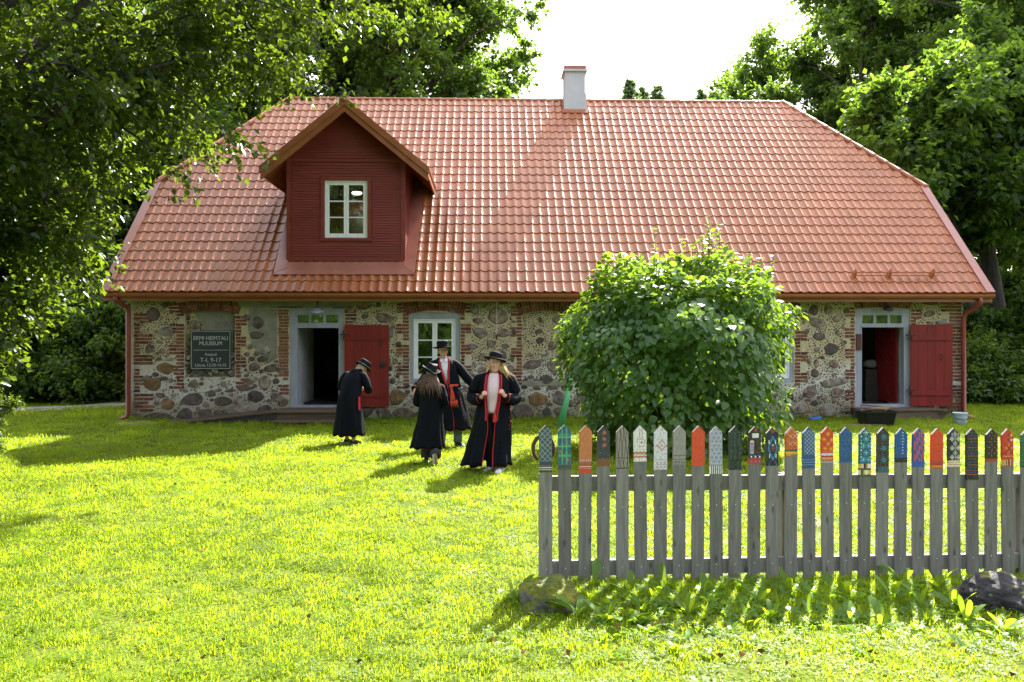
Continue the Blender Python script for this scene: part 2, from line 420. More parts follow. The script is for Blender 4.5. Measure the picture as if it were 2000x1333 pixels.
def make_ground():
    xs = np.concatenate([[-250, -120, -60, -35], np.arange(-24, 24.1, 0.5), [35, 60, 120, 250]])
    ys = np.concatenate([[-60, -20, -5], np.arange(0, 30.1, 0.5), [36, 50, 80, 140, 300]])
    X, Y = np.meshgrid(xs, ys)
    Z = ground_z(X, Y) + 0.006 * np.sin(X * 1.7 + Y) + 0.006 * np.sin(Y * 2.1 - X * 0.6)
    nx, ny = len(xs), len(ys)
    V = np.stack([X, Y, Z], -1).reshape(-1, 3)
    i = (np.arange(ny - 1)[:, None] * nx + np.arange(nx - 1)).ravel()
    Fq = np.stack([i, i + 1, i + nx + 1, i + nx], 1)
    m, nt, N, L, p, out = _new('lawn_soil')
    p.inputs['Roughness'].default_value = 0.95; p.inputs['Specular IOR Level'].default_value = 0.1
    g = N.new('ShaderNodeNewGeometry')
    n1 = N.new('ShaderNodeTexNoise'); n1.inputs['Scale'].default_value = 0.6; n1.inputs['Detail'].default_value = 5
    n2 = N.new('ShaderNodeTexNoise'); n2.inputs['Scale'].default_value = 35; n2.inputs['Detail'].default_value = 6
    L.new(g.outputs['Position'], n1.inputs['Vector']); L.new(g.outputs['Position'], n2.inputs['Vector'])
    r1 = ramp(N, [(0.35, (0.085, 0.125, 0.014)), (0.65, (0.13, 0.17, 0.018))])
    r2 = ramp(N, [(0.3, (0.35, 0.35, 0.3)), (0.65, (1, 1, 1))])
    L.new(n1.outputs['Fac'], r1.inputs['Fac']); L.new(n2.outputs['Fac'], r2.inputs['Fac'])
    mm = N.new('ShaderNodeMixRGB'); mm.blend_type = 'MULTIPLY'; mm.inputs[0].default_value = 1
    L.new(r1.outputs[0], mm.inputs[1]); L.new(r2.outputs[0], mm.inputs[2]); L.new(mm.outputs[0], p.inputs['Base Color'])
    o = link('ground', fast_mesh('ground', V, Fq, True), None, m)
    tag(o, kind='structure')
make_ground()

def strip(name, pts, w, z, mat):
    P = catmull(pts, 24); mb = MB(); Lf, Rt = [], []
    for i, p in enumerate(P):
        t = (P[min(i + 1, 24)] - P[max(i - 1, 0)]).normalized(); s = Vector((t.y, -t.x, 0)) * w / 2
        ww = 1 + 0.12 * math.sin(i * 1.9)
        Lf.append(p - s * ww); Rt.append(p + s * ww)
    for i in range(24):
        mb.poly([(q.x, q.y, z) for q in (Lf[i], Rt[i], Rt[i + 1], Lf[i + 1])])
    return tag(mb.build(name, mat), kind='structure')
strip('path', [(-24, 18.5, 0), (-17, 20.4, 0), (-13.3, 21.6, 0), (-11.0, 24.2, 0), (-10.6, 30, 0), (-9, 40, 0)], 1.5, 0.035, M['gravel'])

# ------------------------------------------------------------------ house frame of reference
HO = Vector((0.958, 19.275, 0))
HA = math.atan2(0.55, 19.585)
cu, su = math.cos(HA), math.sin(HA)
house = empty('stone_house', HO, HA, 'long fieldstone and brick museum house under a red tiled half-hipped roof', 'house')

def ray(px, py): return Vector(((px - CX) / F, 1.0, -(py - CY) / F))
def to_local(p):
    d = Vector(p) - HO
    return Vector((d.x * cu + d.y * su, -d.x * su + d.y * cu, d.z))
CAML = to_local((0, 0, CH))
def H(px, py, v=0.0):
    """photo pixel -> (u, z) on the house plane at depth v behind the front wall"""
    d = ray(px, py); dl = Vector((d.x * cu + d.y * su, -d.x * su + d.y * cu, d.z))
    t = (v - CAML.y) / dl.y; p = CAML + dl * t
    return p.x, p.z
def HU(px, v=0.0): return H(px, CY, v)[0]
def HZ(py, px=1000, v=0.0): return H(px, py, v)[1]
def hw(u, v, z):  # house local -> world
    return HO + Vector((u * cu - v * su, u * su + v * cu, z))

HWID = 9.8
# ------------------------------------------------------------------ openings (photo pixels)
DOOR1 = (566, 672, 602, 802); DOOR2 = (1671, 1777, 602, 800)
WIN1 = (801, 898, 611, 751); WIN2 = (1452, 1550, 610, 748)
NICHE1 = (361, 459, 606, 738); NICHE2 = (1021, 1119, 606, 746)
def rect(px):
    u0, z0 = H(px[0], px[3]); u1, z1 = H(px[1], px[2]); return (u0, u1, z0, z1)
OPEN = [rect(q) for q in (DOOR1, DOOR2, WIN1, WIN2, NICHE1, NICHE2)]
WTOP = 2.86

def front_wall():
    m, nt, N, L, p, out = _new('wall_mortar')
    p.inputs['Roughness'].default_value = 0.95; p.inputs['Specular IOR Level'].default_value = 0.15
    t = N.new('ShaderNodeTexCoord')
    n1 = N.new('ShaderNodeTexNoise'); n1.inputs['Scale'].default_value = 1.1; n1.inputs['Detail'].default_value = 6
    n2 = N.new('ShaderNodeTexNoise'); n2.inputs['Scale'].default_value = 14; n2.inputs['Detail'].default_value = 8
    n3 = N.new('ShaderNodeTexNoise'); n3.inputs['Scale'].default_value = 45; n3.inputs['Detail'].default_value = 8
    for n in (n1, n2, n3): L.new(t.outputs['Object'], n.inputs['Vector'])
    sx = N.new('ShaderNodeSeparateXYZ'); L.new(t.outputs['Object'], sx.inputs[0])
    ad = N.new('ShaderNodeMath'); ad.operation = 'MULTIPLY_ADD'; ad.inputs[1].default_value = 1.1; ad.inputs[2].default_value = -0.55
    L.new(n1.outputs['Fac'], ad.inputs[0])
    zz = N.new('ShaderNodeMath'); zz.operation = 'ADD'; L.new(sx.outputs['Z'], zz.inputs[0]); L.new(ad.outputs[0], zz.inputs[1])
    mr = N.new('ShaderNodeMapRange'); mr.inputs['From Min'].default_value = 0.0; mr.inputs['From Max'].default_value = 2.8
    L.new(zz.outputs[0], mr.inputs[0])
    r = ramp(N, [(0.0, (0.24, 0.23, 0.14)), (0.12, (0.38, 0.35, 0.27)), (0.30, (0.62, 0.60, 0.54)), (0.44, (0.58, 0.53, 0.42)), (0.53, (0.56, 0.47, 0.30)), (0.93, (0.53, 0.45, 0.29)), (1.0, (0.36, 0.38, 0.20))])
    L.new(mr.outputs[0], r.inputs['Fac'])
    r2 = ramp(N, [(0.3, (0.74, 0.74, 0.74)), (0.65, (1.05, 1.05, 1.05))]); L.new(n2.outputs['Fac'], r2.inputs['Fac'])
    mm = N.new('ShaderNodeMixRGB'); mm.blend_type = 'MULTIPLY'; mm.inputs[0].default_value = 1
    L.new(r.outputs[0], mm.inputs[1]); L.new(r2.outputs[0], mm.inputs[2]); L.new(mm.outputs[0], p.inputs['Base Color'])
    b = N.new('ShaderNodeBump'); b.inputs['Strength'].default_value = 0.8; b.inputs['Distance'].default_value = 0.03
    L.new(n3.outputs['Fac'], b.inputs['Height']); L.new(b.outputs[0], p.inputs['Normal'])
    mb = MB()
    T = 0.95
    us = sorted({-HWID, HWID, *[q for o in OPEN for q in o[:2]]})
    for a, b_ in zip(us[:-1], us[1:]):
        mid = (a + b_) / 2
        op = [o for o in OPEN if o[0] < mid < o[1]]
        if not op: mb.box(a, b_, 0, T, -0.3, WTOP); continue
        o = op[0]
        mb.box(a, b_, 0, T, -0.3, o[2]); mb.box(a, b_, 0, T, o[3], WTOP)
    for o in OPEN[4:]:
        mb.box(o[0], o[1], 0.11, T, o[2], o[3])
    # side and back walls, gables up to the half hips
    V2, ZH, VB = 2.47, 5.96, 11.6
    mb.box(-HWID, HWID, VB - 0.6, VB, -0.3, WTOP)
    for s in (-1, 1):
        x0, x1 = (-HWID, -HWID + 0.6) if s < 0 else (HWID - 0.6, HWID)
        mb.box(x0, x1, T, VB - 0.6, -0.3, WTOP)
        g = [(x0, -0.1, WTOP), (x0, 2.42, 5.72), (x0, VB - 2.42, 5.72), (x0, VB + 0.1, WTOP)]
        mb.extrude(g, (x1 - x0, 0, 0))
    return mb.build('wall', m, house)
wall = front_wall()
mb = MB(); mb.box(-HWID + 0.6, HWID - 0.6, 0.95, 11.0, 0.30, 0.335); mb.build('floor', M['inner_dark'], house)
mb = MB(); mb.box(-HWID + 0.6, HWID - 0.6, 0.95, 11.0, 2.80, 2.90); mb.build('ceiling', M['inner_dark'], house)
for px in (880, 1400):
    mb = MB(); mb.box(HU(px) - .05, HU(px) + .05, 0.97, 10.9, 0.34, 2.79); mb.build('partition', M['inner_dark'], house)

# ------------------------------------------------------------------ bricks
BR = []        # (u, z, length, height, rot, kind)
def course(x0w, x0n, x1w, x1n, y0, y1, kind=0, step=6.75, skip=0.04):
    """toothed brick pier: photo-pixel edges, wide and narrow courses alternate"""
    k = 0; y = y0
    while y < y1:
        wide = (k // 3) % 2 == 0
        xa, xb = (x0w, x1w) if wide else (x0n, x1n)
        xa += R_.uniform(-1, 1); xb += R_.uniform(-1, 1)
        w = xb - xa
        if w > 30: cuts = [0, 0.5, 1] if k % 2 else [0, 0.27, 0.75, 1]
        elif w > 17: cuts = [0, 1] if k % 2 else [0, 0.45, 1]
        else: cuts = [0, 1]
        for c0, c1 in zip(cuts[:-1], cuts[1:]):
            if R_.random() < skip: continue
            a, b_ = xa + w * c0, xa + w * c1
            u0, zc = H(a + 0.7, y + 3.2); u1, _ = H(b_ - 0.7, y + 3.2)
            BR.append((0.5 * (u0 + u1), zc, u1 - u0, R_.uniform(0.052, 0.062), R_.uniform(-.02, .02), kind))
        y += step; k += 1
course(262, 262, 298, 274, 612, 766); course(262, 262, 300, 300, 769, 802, 0, 7.4)
course(330, 344, 360, 360, 592, 758); course(460, 460, 482, 471, 617, 754)
course(543, 545, 564.5, 564.5, 604, 735, 1, 6.0, 0.02); course(543, 545, 564.5, 564.5, 737, 790, 0, 7, 0.35)
course(673.5, 673.5, 697, 690, 606, 634)
course(774, 787, 799.5, 799.5, 592, 756); course(899.5, 899.5, 921, 908, 592, 728); course(997, 1009, 1020, 1020, 598, 748)
course(1121, 1121, 1146, 1132, 598, 748); course(1424, 1438, 1450.5, 1450.5, 600, 750)
course(1552, 1552, 1578, 1564, 606, 750); course(1650, 1661, 1669.5, 1669.5, 600, 806)
course(1778.5, 1778.5, 1800, 1790, 604, 634); course(1836, 1853, 1879, 1879, 590, 802)
def arch(xc, half, ytop_c, ybot_c, sag, n, kind=0):
    for i in range(n):
        s = -1 + 2 * (i + 0.5) / n
        x = xc + s * half; yb = ybot_c + sag * s * s; yt = ytop_c + sag * 0.75 * s * s
        u, z = H(x, (yb + yt) / 2)
        ln = (yb - yt) / 83.0
        full = i % 2 == 0
        if full: BR.append((u, z, ln * 0.97, 0.055, PI / 2 - s * 0.34, kind))
        else:
            for dz in (-0.26, 0.26):
                BR.append((u + dz * ln * math.sin(s * .34), z + dz * ln, ln * 0.46, 0.055, PI / 2 - s * 0.34, kind))
for xc, hf in ((410, 60), (849.5, 60), (1070, 60), (1290, 60), (1501, 60)):
    arch(xc, hf, 585.5, 607, 9, 21)
arch(1724, 56, 587, 601, 3, 19)
def brick_mesh(seed):
    r = random.Random(seed); b = bmesh.new()
    bmesh.ops.create_cube(b, size=1.0)
    for v in b.verts:
        v.co += Vector((r.uniform(-.03, .03), r.uniform(-.06, .06), r.uniform(-.09, .09)))
    bmesh.ops.bevel(b, geom=[e for e in b.edges if e.verts[0].co.y < 0 and e.verts[1].co.y < 0], offset=0.07, segments=1, affect='EDGES')
    me = bpy.data.meshes.new('brick'); b.to_mesh(me); b.free(); return me
BM = {k: [brick_mesh(s + 10 * k) for s in range(6)] for k in (0, 1)}
for k in (0, 1):
    for me in BM[k]: me.materials.append(M['brick'] if k == 0 else M['brick_orange'])
order = sorted(range(len(BR)), key=lambda i: -BR[i][2] * BR[i][3])
rest = {0: ([], []), 1: ([], [])}
for rank, i in enumerate(order):
    u, z, ln, h, rot, kind = BR[i]
    me = BM[kind][i % 6]
    dpt = 0.05; mtx = Matrix.Translation((u, 0.009, z)) @ Matrix.Rotation(-rot, 4, 'Y') @ Matrix.Diagonal((ln, dpt, h, 1))
    if rank < 298:
        o = link('brick', me, wall); o.matrix_local = mtx
    else:
        V, Fc = rest[kind]; b0 = len(V)
        V += [tuple(mtx @ v.co) for v in me.vertices]; Fc += [tuple(b0 + j for j in pl.vertices) for pl in me.polygons]
for kind, nm in ((0, 'brickwork'), (1, 'orange_brickwork')):
    V, Fc = rest[kind]
    if not V: continue
    me = bpy.data.meshes.new(nm); me.from_pydata(V, [], Fc); me.update()
    tag(link(nm, me, wall, M['brick'] if kind == 0 else M['brick_orange']), kind='stuff')

# ------------------------------------------------------------------ field stones set in the wall
def S(ox, oy, k, lst): return [(ox + a / k, oy + b / k, w / k, h / k, c) for a, b, w, h, c in lst]
ST = S(240, 570, 4.9375, [(290,220,140,140,1),(405,130,70,60,1),(420,385,160,105,0),(262,550,105,90,0),(385,575,70,60,0),(345,485,60,40,0),(345,650,70,35,1),(455,655,80,35,0),(410,735,190,110,2),(385,838,110,45,1),(225,835,80,60,0),(290,895,180,130,2),(360,1000,110,60,0),(430,1090,150,115,2),(340,1210,320,95,1),(490,1000,60,40,0),(600,955,70,35,0),(670,1040,225,130,1),(600,1180,150,120,1),(855,990,85,50,1),(960,1055,165,105,1),(795,1180,140,100,1),(1100,1045,100,90,0),(920,1170,100,70,1),(1280,1015,185,120,1),(1160,1140,255,90,0),(1370,1130,150,80,1),(1480,1020,120,90,0),(1290,420,140,80,1),(1305,300,110,120,0),(1200,250,70,60,0),(1240,650,70,50,1),(1345,650,110,70,1),(1265,725,120,90,0),(1445,738,170,85,0),(1370,870,135,140,0),(1205,870,110,75,0),(1185,935,170,50,1),(1190,810,60,30,1),(680,890,100,90,0),(880,960,170,35,0),(1035,955,110,35,1),(800,1090,70,60,0),(1380,560,120,90,0),(1225,535,60,50,0),(130,1160,90,60,0)])
ST_N = S(240, 570, 4.9375, [(700,320,100,90,0),(632,250,50,60,0),(640,760,60,80,0),(1040,850,90,70,1),(680,840,100,80,0),(860,860,160,60,0)])
ST += S(540, 570, 4.936, [(840,140,160,85,0),(980,125,60,55,1),(850,240,85,50,0),(1040,255,190,100,0),(1105,390,60,120,0),(1175,505,60,55,1),(1120,860,70,65,0),(1165,1015,160,165,2),(860,1160,150,110,1),(1040,1165,180,115,0),(1235,1180,220,130,1),(1180,185,50,45,0),(1165,605,55,30,0),(1265,965,60,50,1),(1300,1050,60,50,0),(1170,820,40,40,1),(1265,910,60,30,1),(60,1060,100,110,0),(20,750,50,60,1),(705,180,100,50,0),(710,1150,120,110,1)])
ST += S(780, 570, 4.938, [(725,165,100,105,0),(855,135,80,50,0),(950,240,225,170,0),(755,280,120,65,0),(780,395,165,110,0),(1010,400,125,90,0),(1105,385,40,65,1),(1070,190,60,35,0),(1000,105,110,50,1),(885,500,95,80,0),(710,530,105,60,0),(1020,525,90,60,0),(800,630,75,80,0),(990,620,120,100,0),(1090,650,45,65,1),(800,755,110,70,0),(720,690,45,40,0),(1070,740,80,70,0),(700,830,90,70,1),(1105,290,45,30,0),(1205,920,75,45,1),(1325,930,95,45,0),(1480,925,130,45,0),(1330,1035,205,135,2),(1540,1025,120,150,0),(1190,1040,55,50,1),(1195,1165,210,180,1),(1425,1165,100,105,1),(1530,1150,90,80,1),(1445,1085,75,40,1),(1120,1080,50,60,0),(610,925,110,60,0),(650,1200,120,70,1),(330,1200,160,80,1),(480,1190,110,90,0),(300,930,90,60,0),(420,930,110,50,1),(560,1060,120,80,0),(800,1010,110,90,0),(900,1150,140,90,1),(770,900,90,50,0),(1010,1130,120,110,0),(980,940,110,60,1),(200,1200,150,90,1)])
ST_N += S(780, 570, 4.938, [(1360,275,50,70,0),(1345,385,90,50,1),(1355,470,80,75,1),(1265,610,80,40,0),(1415,600,120,40,0),(1480,520,100,100,0),(1550,280,160,90,0),(1285,705,180,100,0),(1500,715,165,130,0),(1360,665,80,40,0),(1270,825,70,45,0)])
ST += S(1480, 560, 4.759, [(520,220,95,110,1),(655,215,85,90,0),(820,230,60,50,1),(735,300,85,75,0),(550,335,185,100,0),(455,420,55,60,0),(575,465,130,80,1),(680,580,150,115,1),(800,520,70,45,0),(550,585,65,60,0),(600,660,60,30,1),(710,720,105,85,0),(475,695,40,60,0),(545,710,60,80,0),(530,810,95,85,1),(435,660,35,30,1),(710,815,60,35,0),(700,890,300,80,0),(490,980,140,130,0),(730,985,120,110,0),(625,1035,50,65,0),(475,1055,70,25,1),(385,1135,190,110,0),(215,1170,100,70,0),(660,1150,210,130,0),(830,1115,70,40,0),(515,890,50,30,0),(80,1180,90,70,0),(790,375,40,45,0),(740,430,50,60,0),(430,330,40,40,0)])
ST += S(1660, 570, 4.938, [(785,105,160,65,1),(765,215,120,70,0),(885,295,130,50,0),(755,295,60,30,0),(965,370,45,140,0),(975,665,50,90,0),(990,1000,50,90,0),(700,1150,180,60,1),(900,1150,130,50,0)])
for k in range(16):   # boulders half hidden behind the bush
    ST.append((1135 + k * 22 + R_.uniform(-4, 4), R_.uniform(762, 822), R_.uniform(18, 34), R_.uniform(16, 26), R_.choice((0, 0, 1))))
for k in range(16):
    ST.append((1150 + (k % 8) * 38 + R_.uniform(-6, 6), R_.uniform(620, 740), R_.uniform(12, 30), R_.uniform(10, 20), R_.choice((0, 0, 1))))

def infill(n, x0, x1, y0, y1, rmin, rmax):
    for _ in range(n):
        x, y = R_.uniform(x0, x1), R_.uniform(y0, y1); best = rmax
        for (sx_, sy_, w, h, c) in ST + ST_N:
            if abs(x - sx_) > 60: continue
            ax, ay = w / 2, h / 2; k = math.hypot((x - sx_) / ax, (y - sy_) / ay)
            best = min(best, math.hypot(x - sx_, y - sy_) * (1 - 1 / max(k, 1e-3)) - 1.0 if k > 1 else 0)
            if best < rmin: break
        if best < rmin: continue
        if any(o[0] - 3 - best < x < o[1] + 3 + best and o[2] - 2 - best < y < o[3] + 2 + best for o in (DOOR1, DOOR2, WIN1, WIN2)): continue
        u, z = H(x, y)
        if any(abs(u - b[0]) < b[2] / 2 + best / 83 and abs(z - b[1]) < .03 + best / 83 for b in BR): continue
        ST.append((x, y, best * R_.uniform(1.9, 2.4), best * R_.uniform(1.6, 2.0), R_.choice((0, 0, 1))))
infill(1500, 300, 1120, 738, 824, 3.2, 12); infill(500, 300, 545, 680, 740, 3.2, 8); infill(700, 1480, 1670, 770, 820, 3.2, 11); infill(250, 690, 790, 700, 740, 3.0, 7)
def stone_mesh(seed):
    r = random.Random(seed); n = 10
    ang = sorted((2 * PI * (i + r.uniform(-.42, .42)) / n) for i in range(n))
    k1, k2, p1, p2 = r.uniform(.02, .11), r.uniform(.02, .10), r.uniform(0, 6), r.uniform(0, 6)
    base = [1 + k1 * math.sin(2 * a + p1) + k2 * math.sin(3 * a + p2) + r.uniform(-.11, .09) for a in ang]
    mb = MB(); R = []
    for f, d in ((1.0, 0.5), (0.99, -0.12), (0.88, -0.40), (0.50, -0.50)):
        R.append([(0.5 * f * b * math.cos(a) + r.uniform(-.015, .015), d + r.uniform(-.05, .05), 0.5 * f * b * math.sin(a) + r.uniform(-.015, .015)) for a, b in zip(ang, base)])
    mb.rings(R, True, True)
    me = mb.mesh('stone', True); me.set_sharp_from_angle(angle=rad(38))
    return me
SM = {}
for c, mt in ((0, 'stone'), (1, 'stone_dark'), (2, 'stone_ochre')):
    SM[c] = [stone_mesh(100 + i) for i in range(9)]
    for me in SM[c]: me.materials.append(M[mt])
STW = []
for lst, v0 in ((ST, 0.0), (ST_N, 0.11)):
    for i, (x, y, w, h, c) in enumerate(lst):
        u, z = H(x, y, v0); ww, hh = w / 83.0, h / 83.0
        STW.append((u, z, ww, hh, v0))
        o = link('stone', SM[c][R_.randrange(9)], wall)
        th = 0.045 + 0.13 * min(ww, hh)
        o.location = (u, v0 + 0.004, z)
        o.rotation_euler = (0, R_.choice((0, PI)) + R_.uniform(-.2, .2), 0)
        o.scale = (ww, th, hh)

# grey plaster patches (thin coats left on the stonework)
def patch(pts, v, th):
    mb = MB(); q = [(*H(x, y, v),) for x, y in pts]
    mb.extrude([(u, v, z) for u, z in q], (0, th, 0)); mb.build('plaster_patch', M['plaster'], wall)
patch([(462, 585), (560, 585), (565, 586), (736, 586), (730, 592), (690, 598), (674, 601), (566, 601), (500, 603), (468, 600)], -0.022, 0.024)
patch([(486, 604), (541, 604), (541, 700), (520, 712), (508, 690), (492, 676), (484, 640)], -0.008, 0.010)
patch([(380, 609), (440, 607), (457, 616), (457, 690), (450, 735), (372, 736), (368, 700), (400, 650)], 0.098, 0.012)
patch([(1022, 744), (1118, 744), (1118, 755), (1022, 753)], -0.03, 0.032)

# small stone chips pressed into the mortar between the boulders
def chips():
    zones = [(300, 332, 588, 700, .10), (1578, 1650, 588, 808, .10), (921, 998, 588, 735, .10), (1021, 1119, 610, 744, .0), (690, 776, 586, 690, .1), (1776, 1836, 588, 632, .1), (1120, 1452, 590, 740, .1), (262, 345, 590, 690, .2), (482, 545, 690, 770, .8), (300, 545, 690, 815, .92), (690, 800, 690, 815, .85), (900, 1120, 735, 820, .9), (1120, 1670, 740, 815, .7), (362, 459, 612, 735, .8)]
    pts = []; cell = {}
    blocks = [(b[0], b[1], b[2] / 2 + .012, b[3] / 2 + .012, b[4]) for b in BR]
    def free(u, z, v0):
        for (su_, sz, w, h, sv) in STW:
            if abs(sv - v0) < .05 and ((u - su_) / (w * .5 + .022)) ** 2 + ((z - sz) / (h * .5 + .022)) ** 2 < 1: return False
        if v0 == 0:
            for o in OPEN:
                if o[0] - .03 < u < o[1] + .03 and o[2] - .03 < z < o[3] + .03: return False
            for (bu, bz, hl, hh, rt) in blocks:
                if abs(rt) < .5:
                    if abs(u - bu) < hl + .01 and abs(z - bz) < hh: return False
                elif abs(u - bu) < .05 and abs(z - bz) < hl: return False
        return True
    for (x0, x1, y0, y1, skip) in zones:
        nich = x0 >= 1021 and x1 <= 1119 or (x0 == 362)
        v0 = 0.11 if nich else 0.0
        for _ in range(int((x1 - x0) * (y1 - y0) / 1.6)):
            x, y = R_.uniform(x0, x1), R_.uniform(y0, y1)
            if R_.random() < skip: continue
            u, z = H(x, y, v0)
            ck = (int(u / .06), int(z / .06)); ok = True
            for a in (-1, 0, 1):
                for b in (-1, 0, 1):
                    for (pu, pz) in cell.get((ck[0] + a, ck[1] + b), ()):
                        if (pu - u) ** 2 + (pz - z) ** 2 < .049 ** 2: ok = False
            if not ok or not free(u, z, v0): continue
            cell.setdefault(ck, []).append((u, z)); pts.append((u, z, v0))
    mb = MB()
    for (u, z, v0) in pts:
        n = R_.choice((3, 4, 4, 5)); r = R_.uniform(.015, .030); ph = R_.uniform(0, 6); el = R_.uniform(.6, 1.5); tl = R_.uniform(-.7, .7)
        q = []
        for i in range(n):
            a = ph + 2 * PI * i / n + R_.uniform(-.3, .3); dx, dz = r * el * math.cos(a), r / el * math.sin(a)
            q.append((u + dx * math.cos(tl) - dz * math.sin(tl), z + dx * math.sin(tl) + dz * math.cos(tl)))
        b = len(mb.v)
        mb.v += [(a, v0 + .003, c) for a, c in q] + [(u + (a - u) * .72, v0 - R_.uniform(.006, .014), z + (c - z) * .72) for a, c in q]
        mb.f.append(tuple(range(b + n, b + 2 * n))); mb.m.append(0)
        for i in range(n):
            j = (i + 1) % n; mb.f.append((b + i, b + j, b + n + j, b + n + i)); mb.m.append(0)
    o = mb.build('stone_chips', M['chip'], wall); tag(o, kind='stuff')
chips()

# ------------------------------------------------------------------ roof
RS = rad(45.7); ES, EZ, RV, RZ = -0.45, 2.975, 5.58, 9.15
cs, sn = math.cos(RS), math.sin(RS)
UE, UR, TL = 10.25, 7.5, 8.63
VH, ZHIP = 2.47, 5.96; TH = (VH - ES) / cs
def roof_p(u, t, n=0.0): return Vector((u, ES + t * cs - n * sn, EZ + t * sn + n * cs))
def RP(px, py, n=0.0):
    """photo pixel -> (u, t) on the front roof slope raised by n"""
    d = ray(px, py); dl = Vector((d.x * cu + d.y * su, -d.x * su + d.y * cu, d.z))
    N_ = Vector((0, -sn, cs)); P0 = roof_p(0, 0, n)
    k = (P0 - CAML).dot(N_) / dl.dot(N_); p = CAML + dl * k
    return p.x, (p.y - ES) / cs if n == 0 else ((p - P0).dot(Vector((0, cs, sn))))
mb = MB()
B2 = 2 * RV - ES
def slab(pts, th=0.05):
    a, b, c = [Vector(p) for p in pts[:3]]; n = (b - a).cross(c - a).normalized()
    mb.extrude([Vector(p) for p in pts], -n * th)
fr = [roof_p(-UE, 0, -.01), roof_p(UE, 0, -.01), roof_p(UE, TH, -.01), roof_p(UR, TL, -.01), roof_p(-UR, TL, -.01), roof_p(-UE, TH, -.01)]
slab(fr)
bk = [Vector((p.x, 2 * RV - p.y, p.z)) for p in fr][::-1]; slab(bk)
for s in (-1, 1):
    tri = [Vector((s * UE, VH, ZHIP)), Vector((s * UE, 2 * RV - VH, ZHIP)), Vector((s * UR, RV, RZ))]
    slab(tri if s > 0 else tri[::-1])
roof = mb.build('roof', M['tile'], house)

# pressed tiles: wave profile, raised lower lip
NC, NR = 97, 24
TW, TP = 2 * UE / NC, TL / NR
prof_x = np.linspace(0, 1, 11)
prof_h = 0.036 * (0.5 - 0.5 * np.cos(2 * PI * (prof_x - 0.06 * np.sin(2 * PI * prof_x)))) ** 1.15
def tile_template():
    x = prof_x * TW
    V = []
    for (t, dn) in ((-0.018, 0.025), (0.55 * TP, 0.017), (TP, 0.003), (-0.018, -0.004)):
        V += [(a, t, h + dn) for a, h in zip(x, prof_h)]
    V = np.array(V); n = 11; Fq = []
    for r0, r1 in ((0, 1), (1, 2), (3, 0)):
        for j in range(n - 1):
            Fq.append((r0 * n + j, r0 * n + j + 1, r1 * n + j + 1, r1 * n + j))
    return V, np.array(Fq)
TV, TF = tile_template()
tile_me = fast_mesh('tile', TV, TF, True); tile_me.materials.append(M['tile'])
tile_me.set_sharp_from_angle(angle=rad(50))
# dormer footprint on the slope: tiles wholly under the flashing are left out
D0u, D0t = RP(536, 536); D1u, D1t = RP(808, 536); DTu, DTt = RP(690, 400)
SHIFT = 0.0
cells = []
for r in range(NR):
    for c in range(NC):
        u0 = -UE + c * TW; t0 = r * TP
        um = u0 + TW / 2; tm = t0 + TP / 2
        lim = UE if tm < TH else UE + (UR - UE) * (tm - TH) / (TL - TH)
        if abs(um) > lim + 0.25: continue
        if D0u + .3 < u0 and u0 + TW < D1u - .3 and D0t + .12 < t0 and t0 + TP < 4.2: continue
        cells.append((r, c, u0, t0))
ind = [q for q in cells if q[0] < 3]; rest_c = [q for q in cells if q[0] >= 3]
for (r, c, u0, t0) in ind:
    o = link('tile', tile_me, roof)
    o.location = roof_p(u0, t0); o.rotation_euler = (RS + R_.uniform(-.002, .002), R_.uniform(-.004, .004), 0)
cel = np.array([(u0, t0) for _, _, u0, t0 in rest_c])
jit = rng.uniform(-.0015, .0015, len(cel))
VV = np.repeat(TV[None], len(cel), 0)
U = VV[:, :, 0] + cel[:, 0:1]; T = VV[:, :, 1] + cel[:, 1:2]; Nn = VV[:, :, 2] + jit[:, None]
W = np.stack([U, ES + T * cs - Nn * sn, EZ + T * sn + Nn * cs], -1).reshape(-1, 3)
FF = (TF[None] + (np.arange(len(cel)) * len(TV))[:, None, None]).reshape(-1, 4)
me = fast_mesh('roof_tiles', W, FF, True)
b = bmesh.new(); b.from_mesh(me)
for s in (-1, 1):
    p0, p1 = roof_p(s * UE, TH), roof_p(s * UR, TL)
    nn = (p1 - p0).cross(Vector((0, -sn, cs))).normalized()
    if nn.x * s < 0: nn = -nn
    g = [f for f in b.faces if f.calc_center_median().x * s > UR - .5 and f.calc_center_median().z > ZHIP - .3]
    ge = set(g) | {e for f in g for e in f.edges} | {v for f in g for v in f.verts}
    bmesh.ops.bisect_plane(b, geom=list(ge), plane_co=p0, plane_no=nn, clear_outer=True)
b.to_mesh(me); b.free()
me.set_sharp_from_angle(angle=rad(50))
tag(link('roof_tiles', me, roof, M['tile']), kind='stuff')

# ridge and hip cap tiles
def cap_mesh():
    mb = MB(); R = []
    for y, r in ((-0.02, .085), (.03, .098), (.05, .088), (.45, .076)):
        R.append([(r * math.cos(a), y, r * .85 * math.sin(a) - .01) for a in np.linspace(-.25, PI + .25, 9)])
    mb.rings(R, closed=False, caps=False)
    mb.poly([R[0][i] for i in range(9)])
    me = mb.mesh('ridge_tile', True); me.materials.append(M['tile']); me.set_sharp_from_angle(angle=rad(40)); return me
cap = cap_mesh()
def caps(a, b_, nm='ridge_tile'):
    a, b_ = Vector(a), Vector(b_); d = b_ - a; n = max(1, round(d.length / .45)); st = d / n
    q = d.to_track_quat('Y', 'Z')
    for i in range(n):
        o = link(nm, cap, roof); o.location = a + st * i; o.rotation_euler = q.to_euler(); o.scale = (1, st.length / .44, 1)
caps((UR, RV, RZ - .01), (-UR, RV, RZ - .01))
for s in (-1, 1):
    caps((s * (UE + .0), VH - .02, ZHIP + .04), (s * UR, RV, RZ + .01))
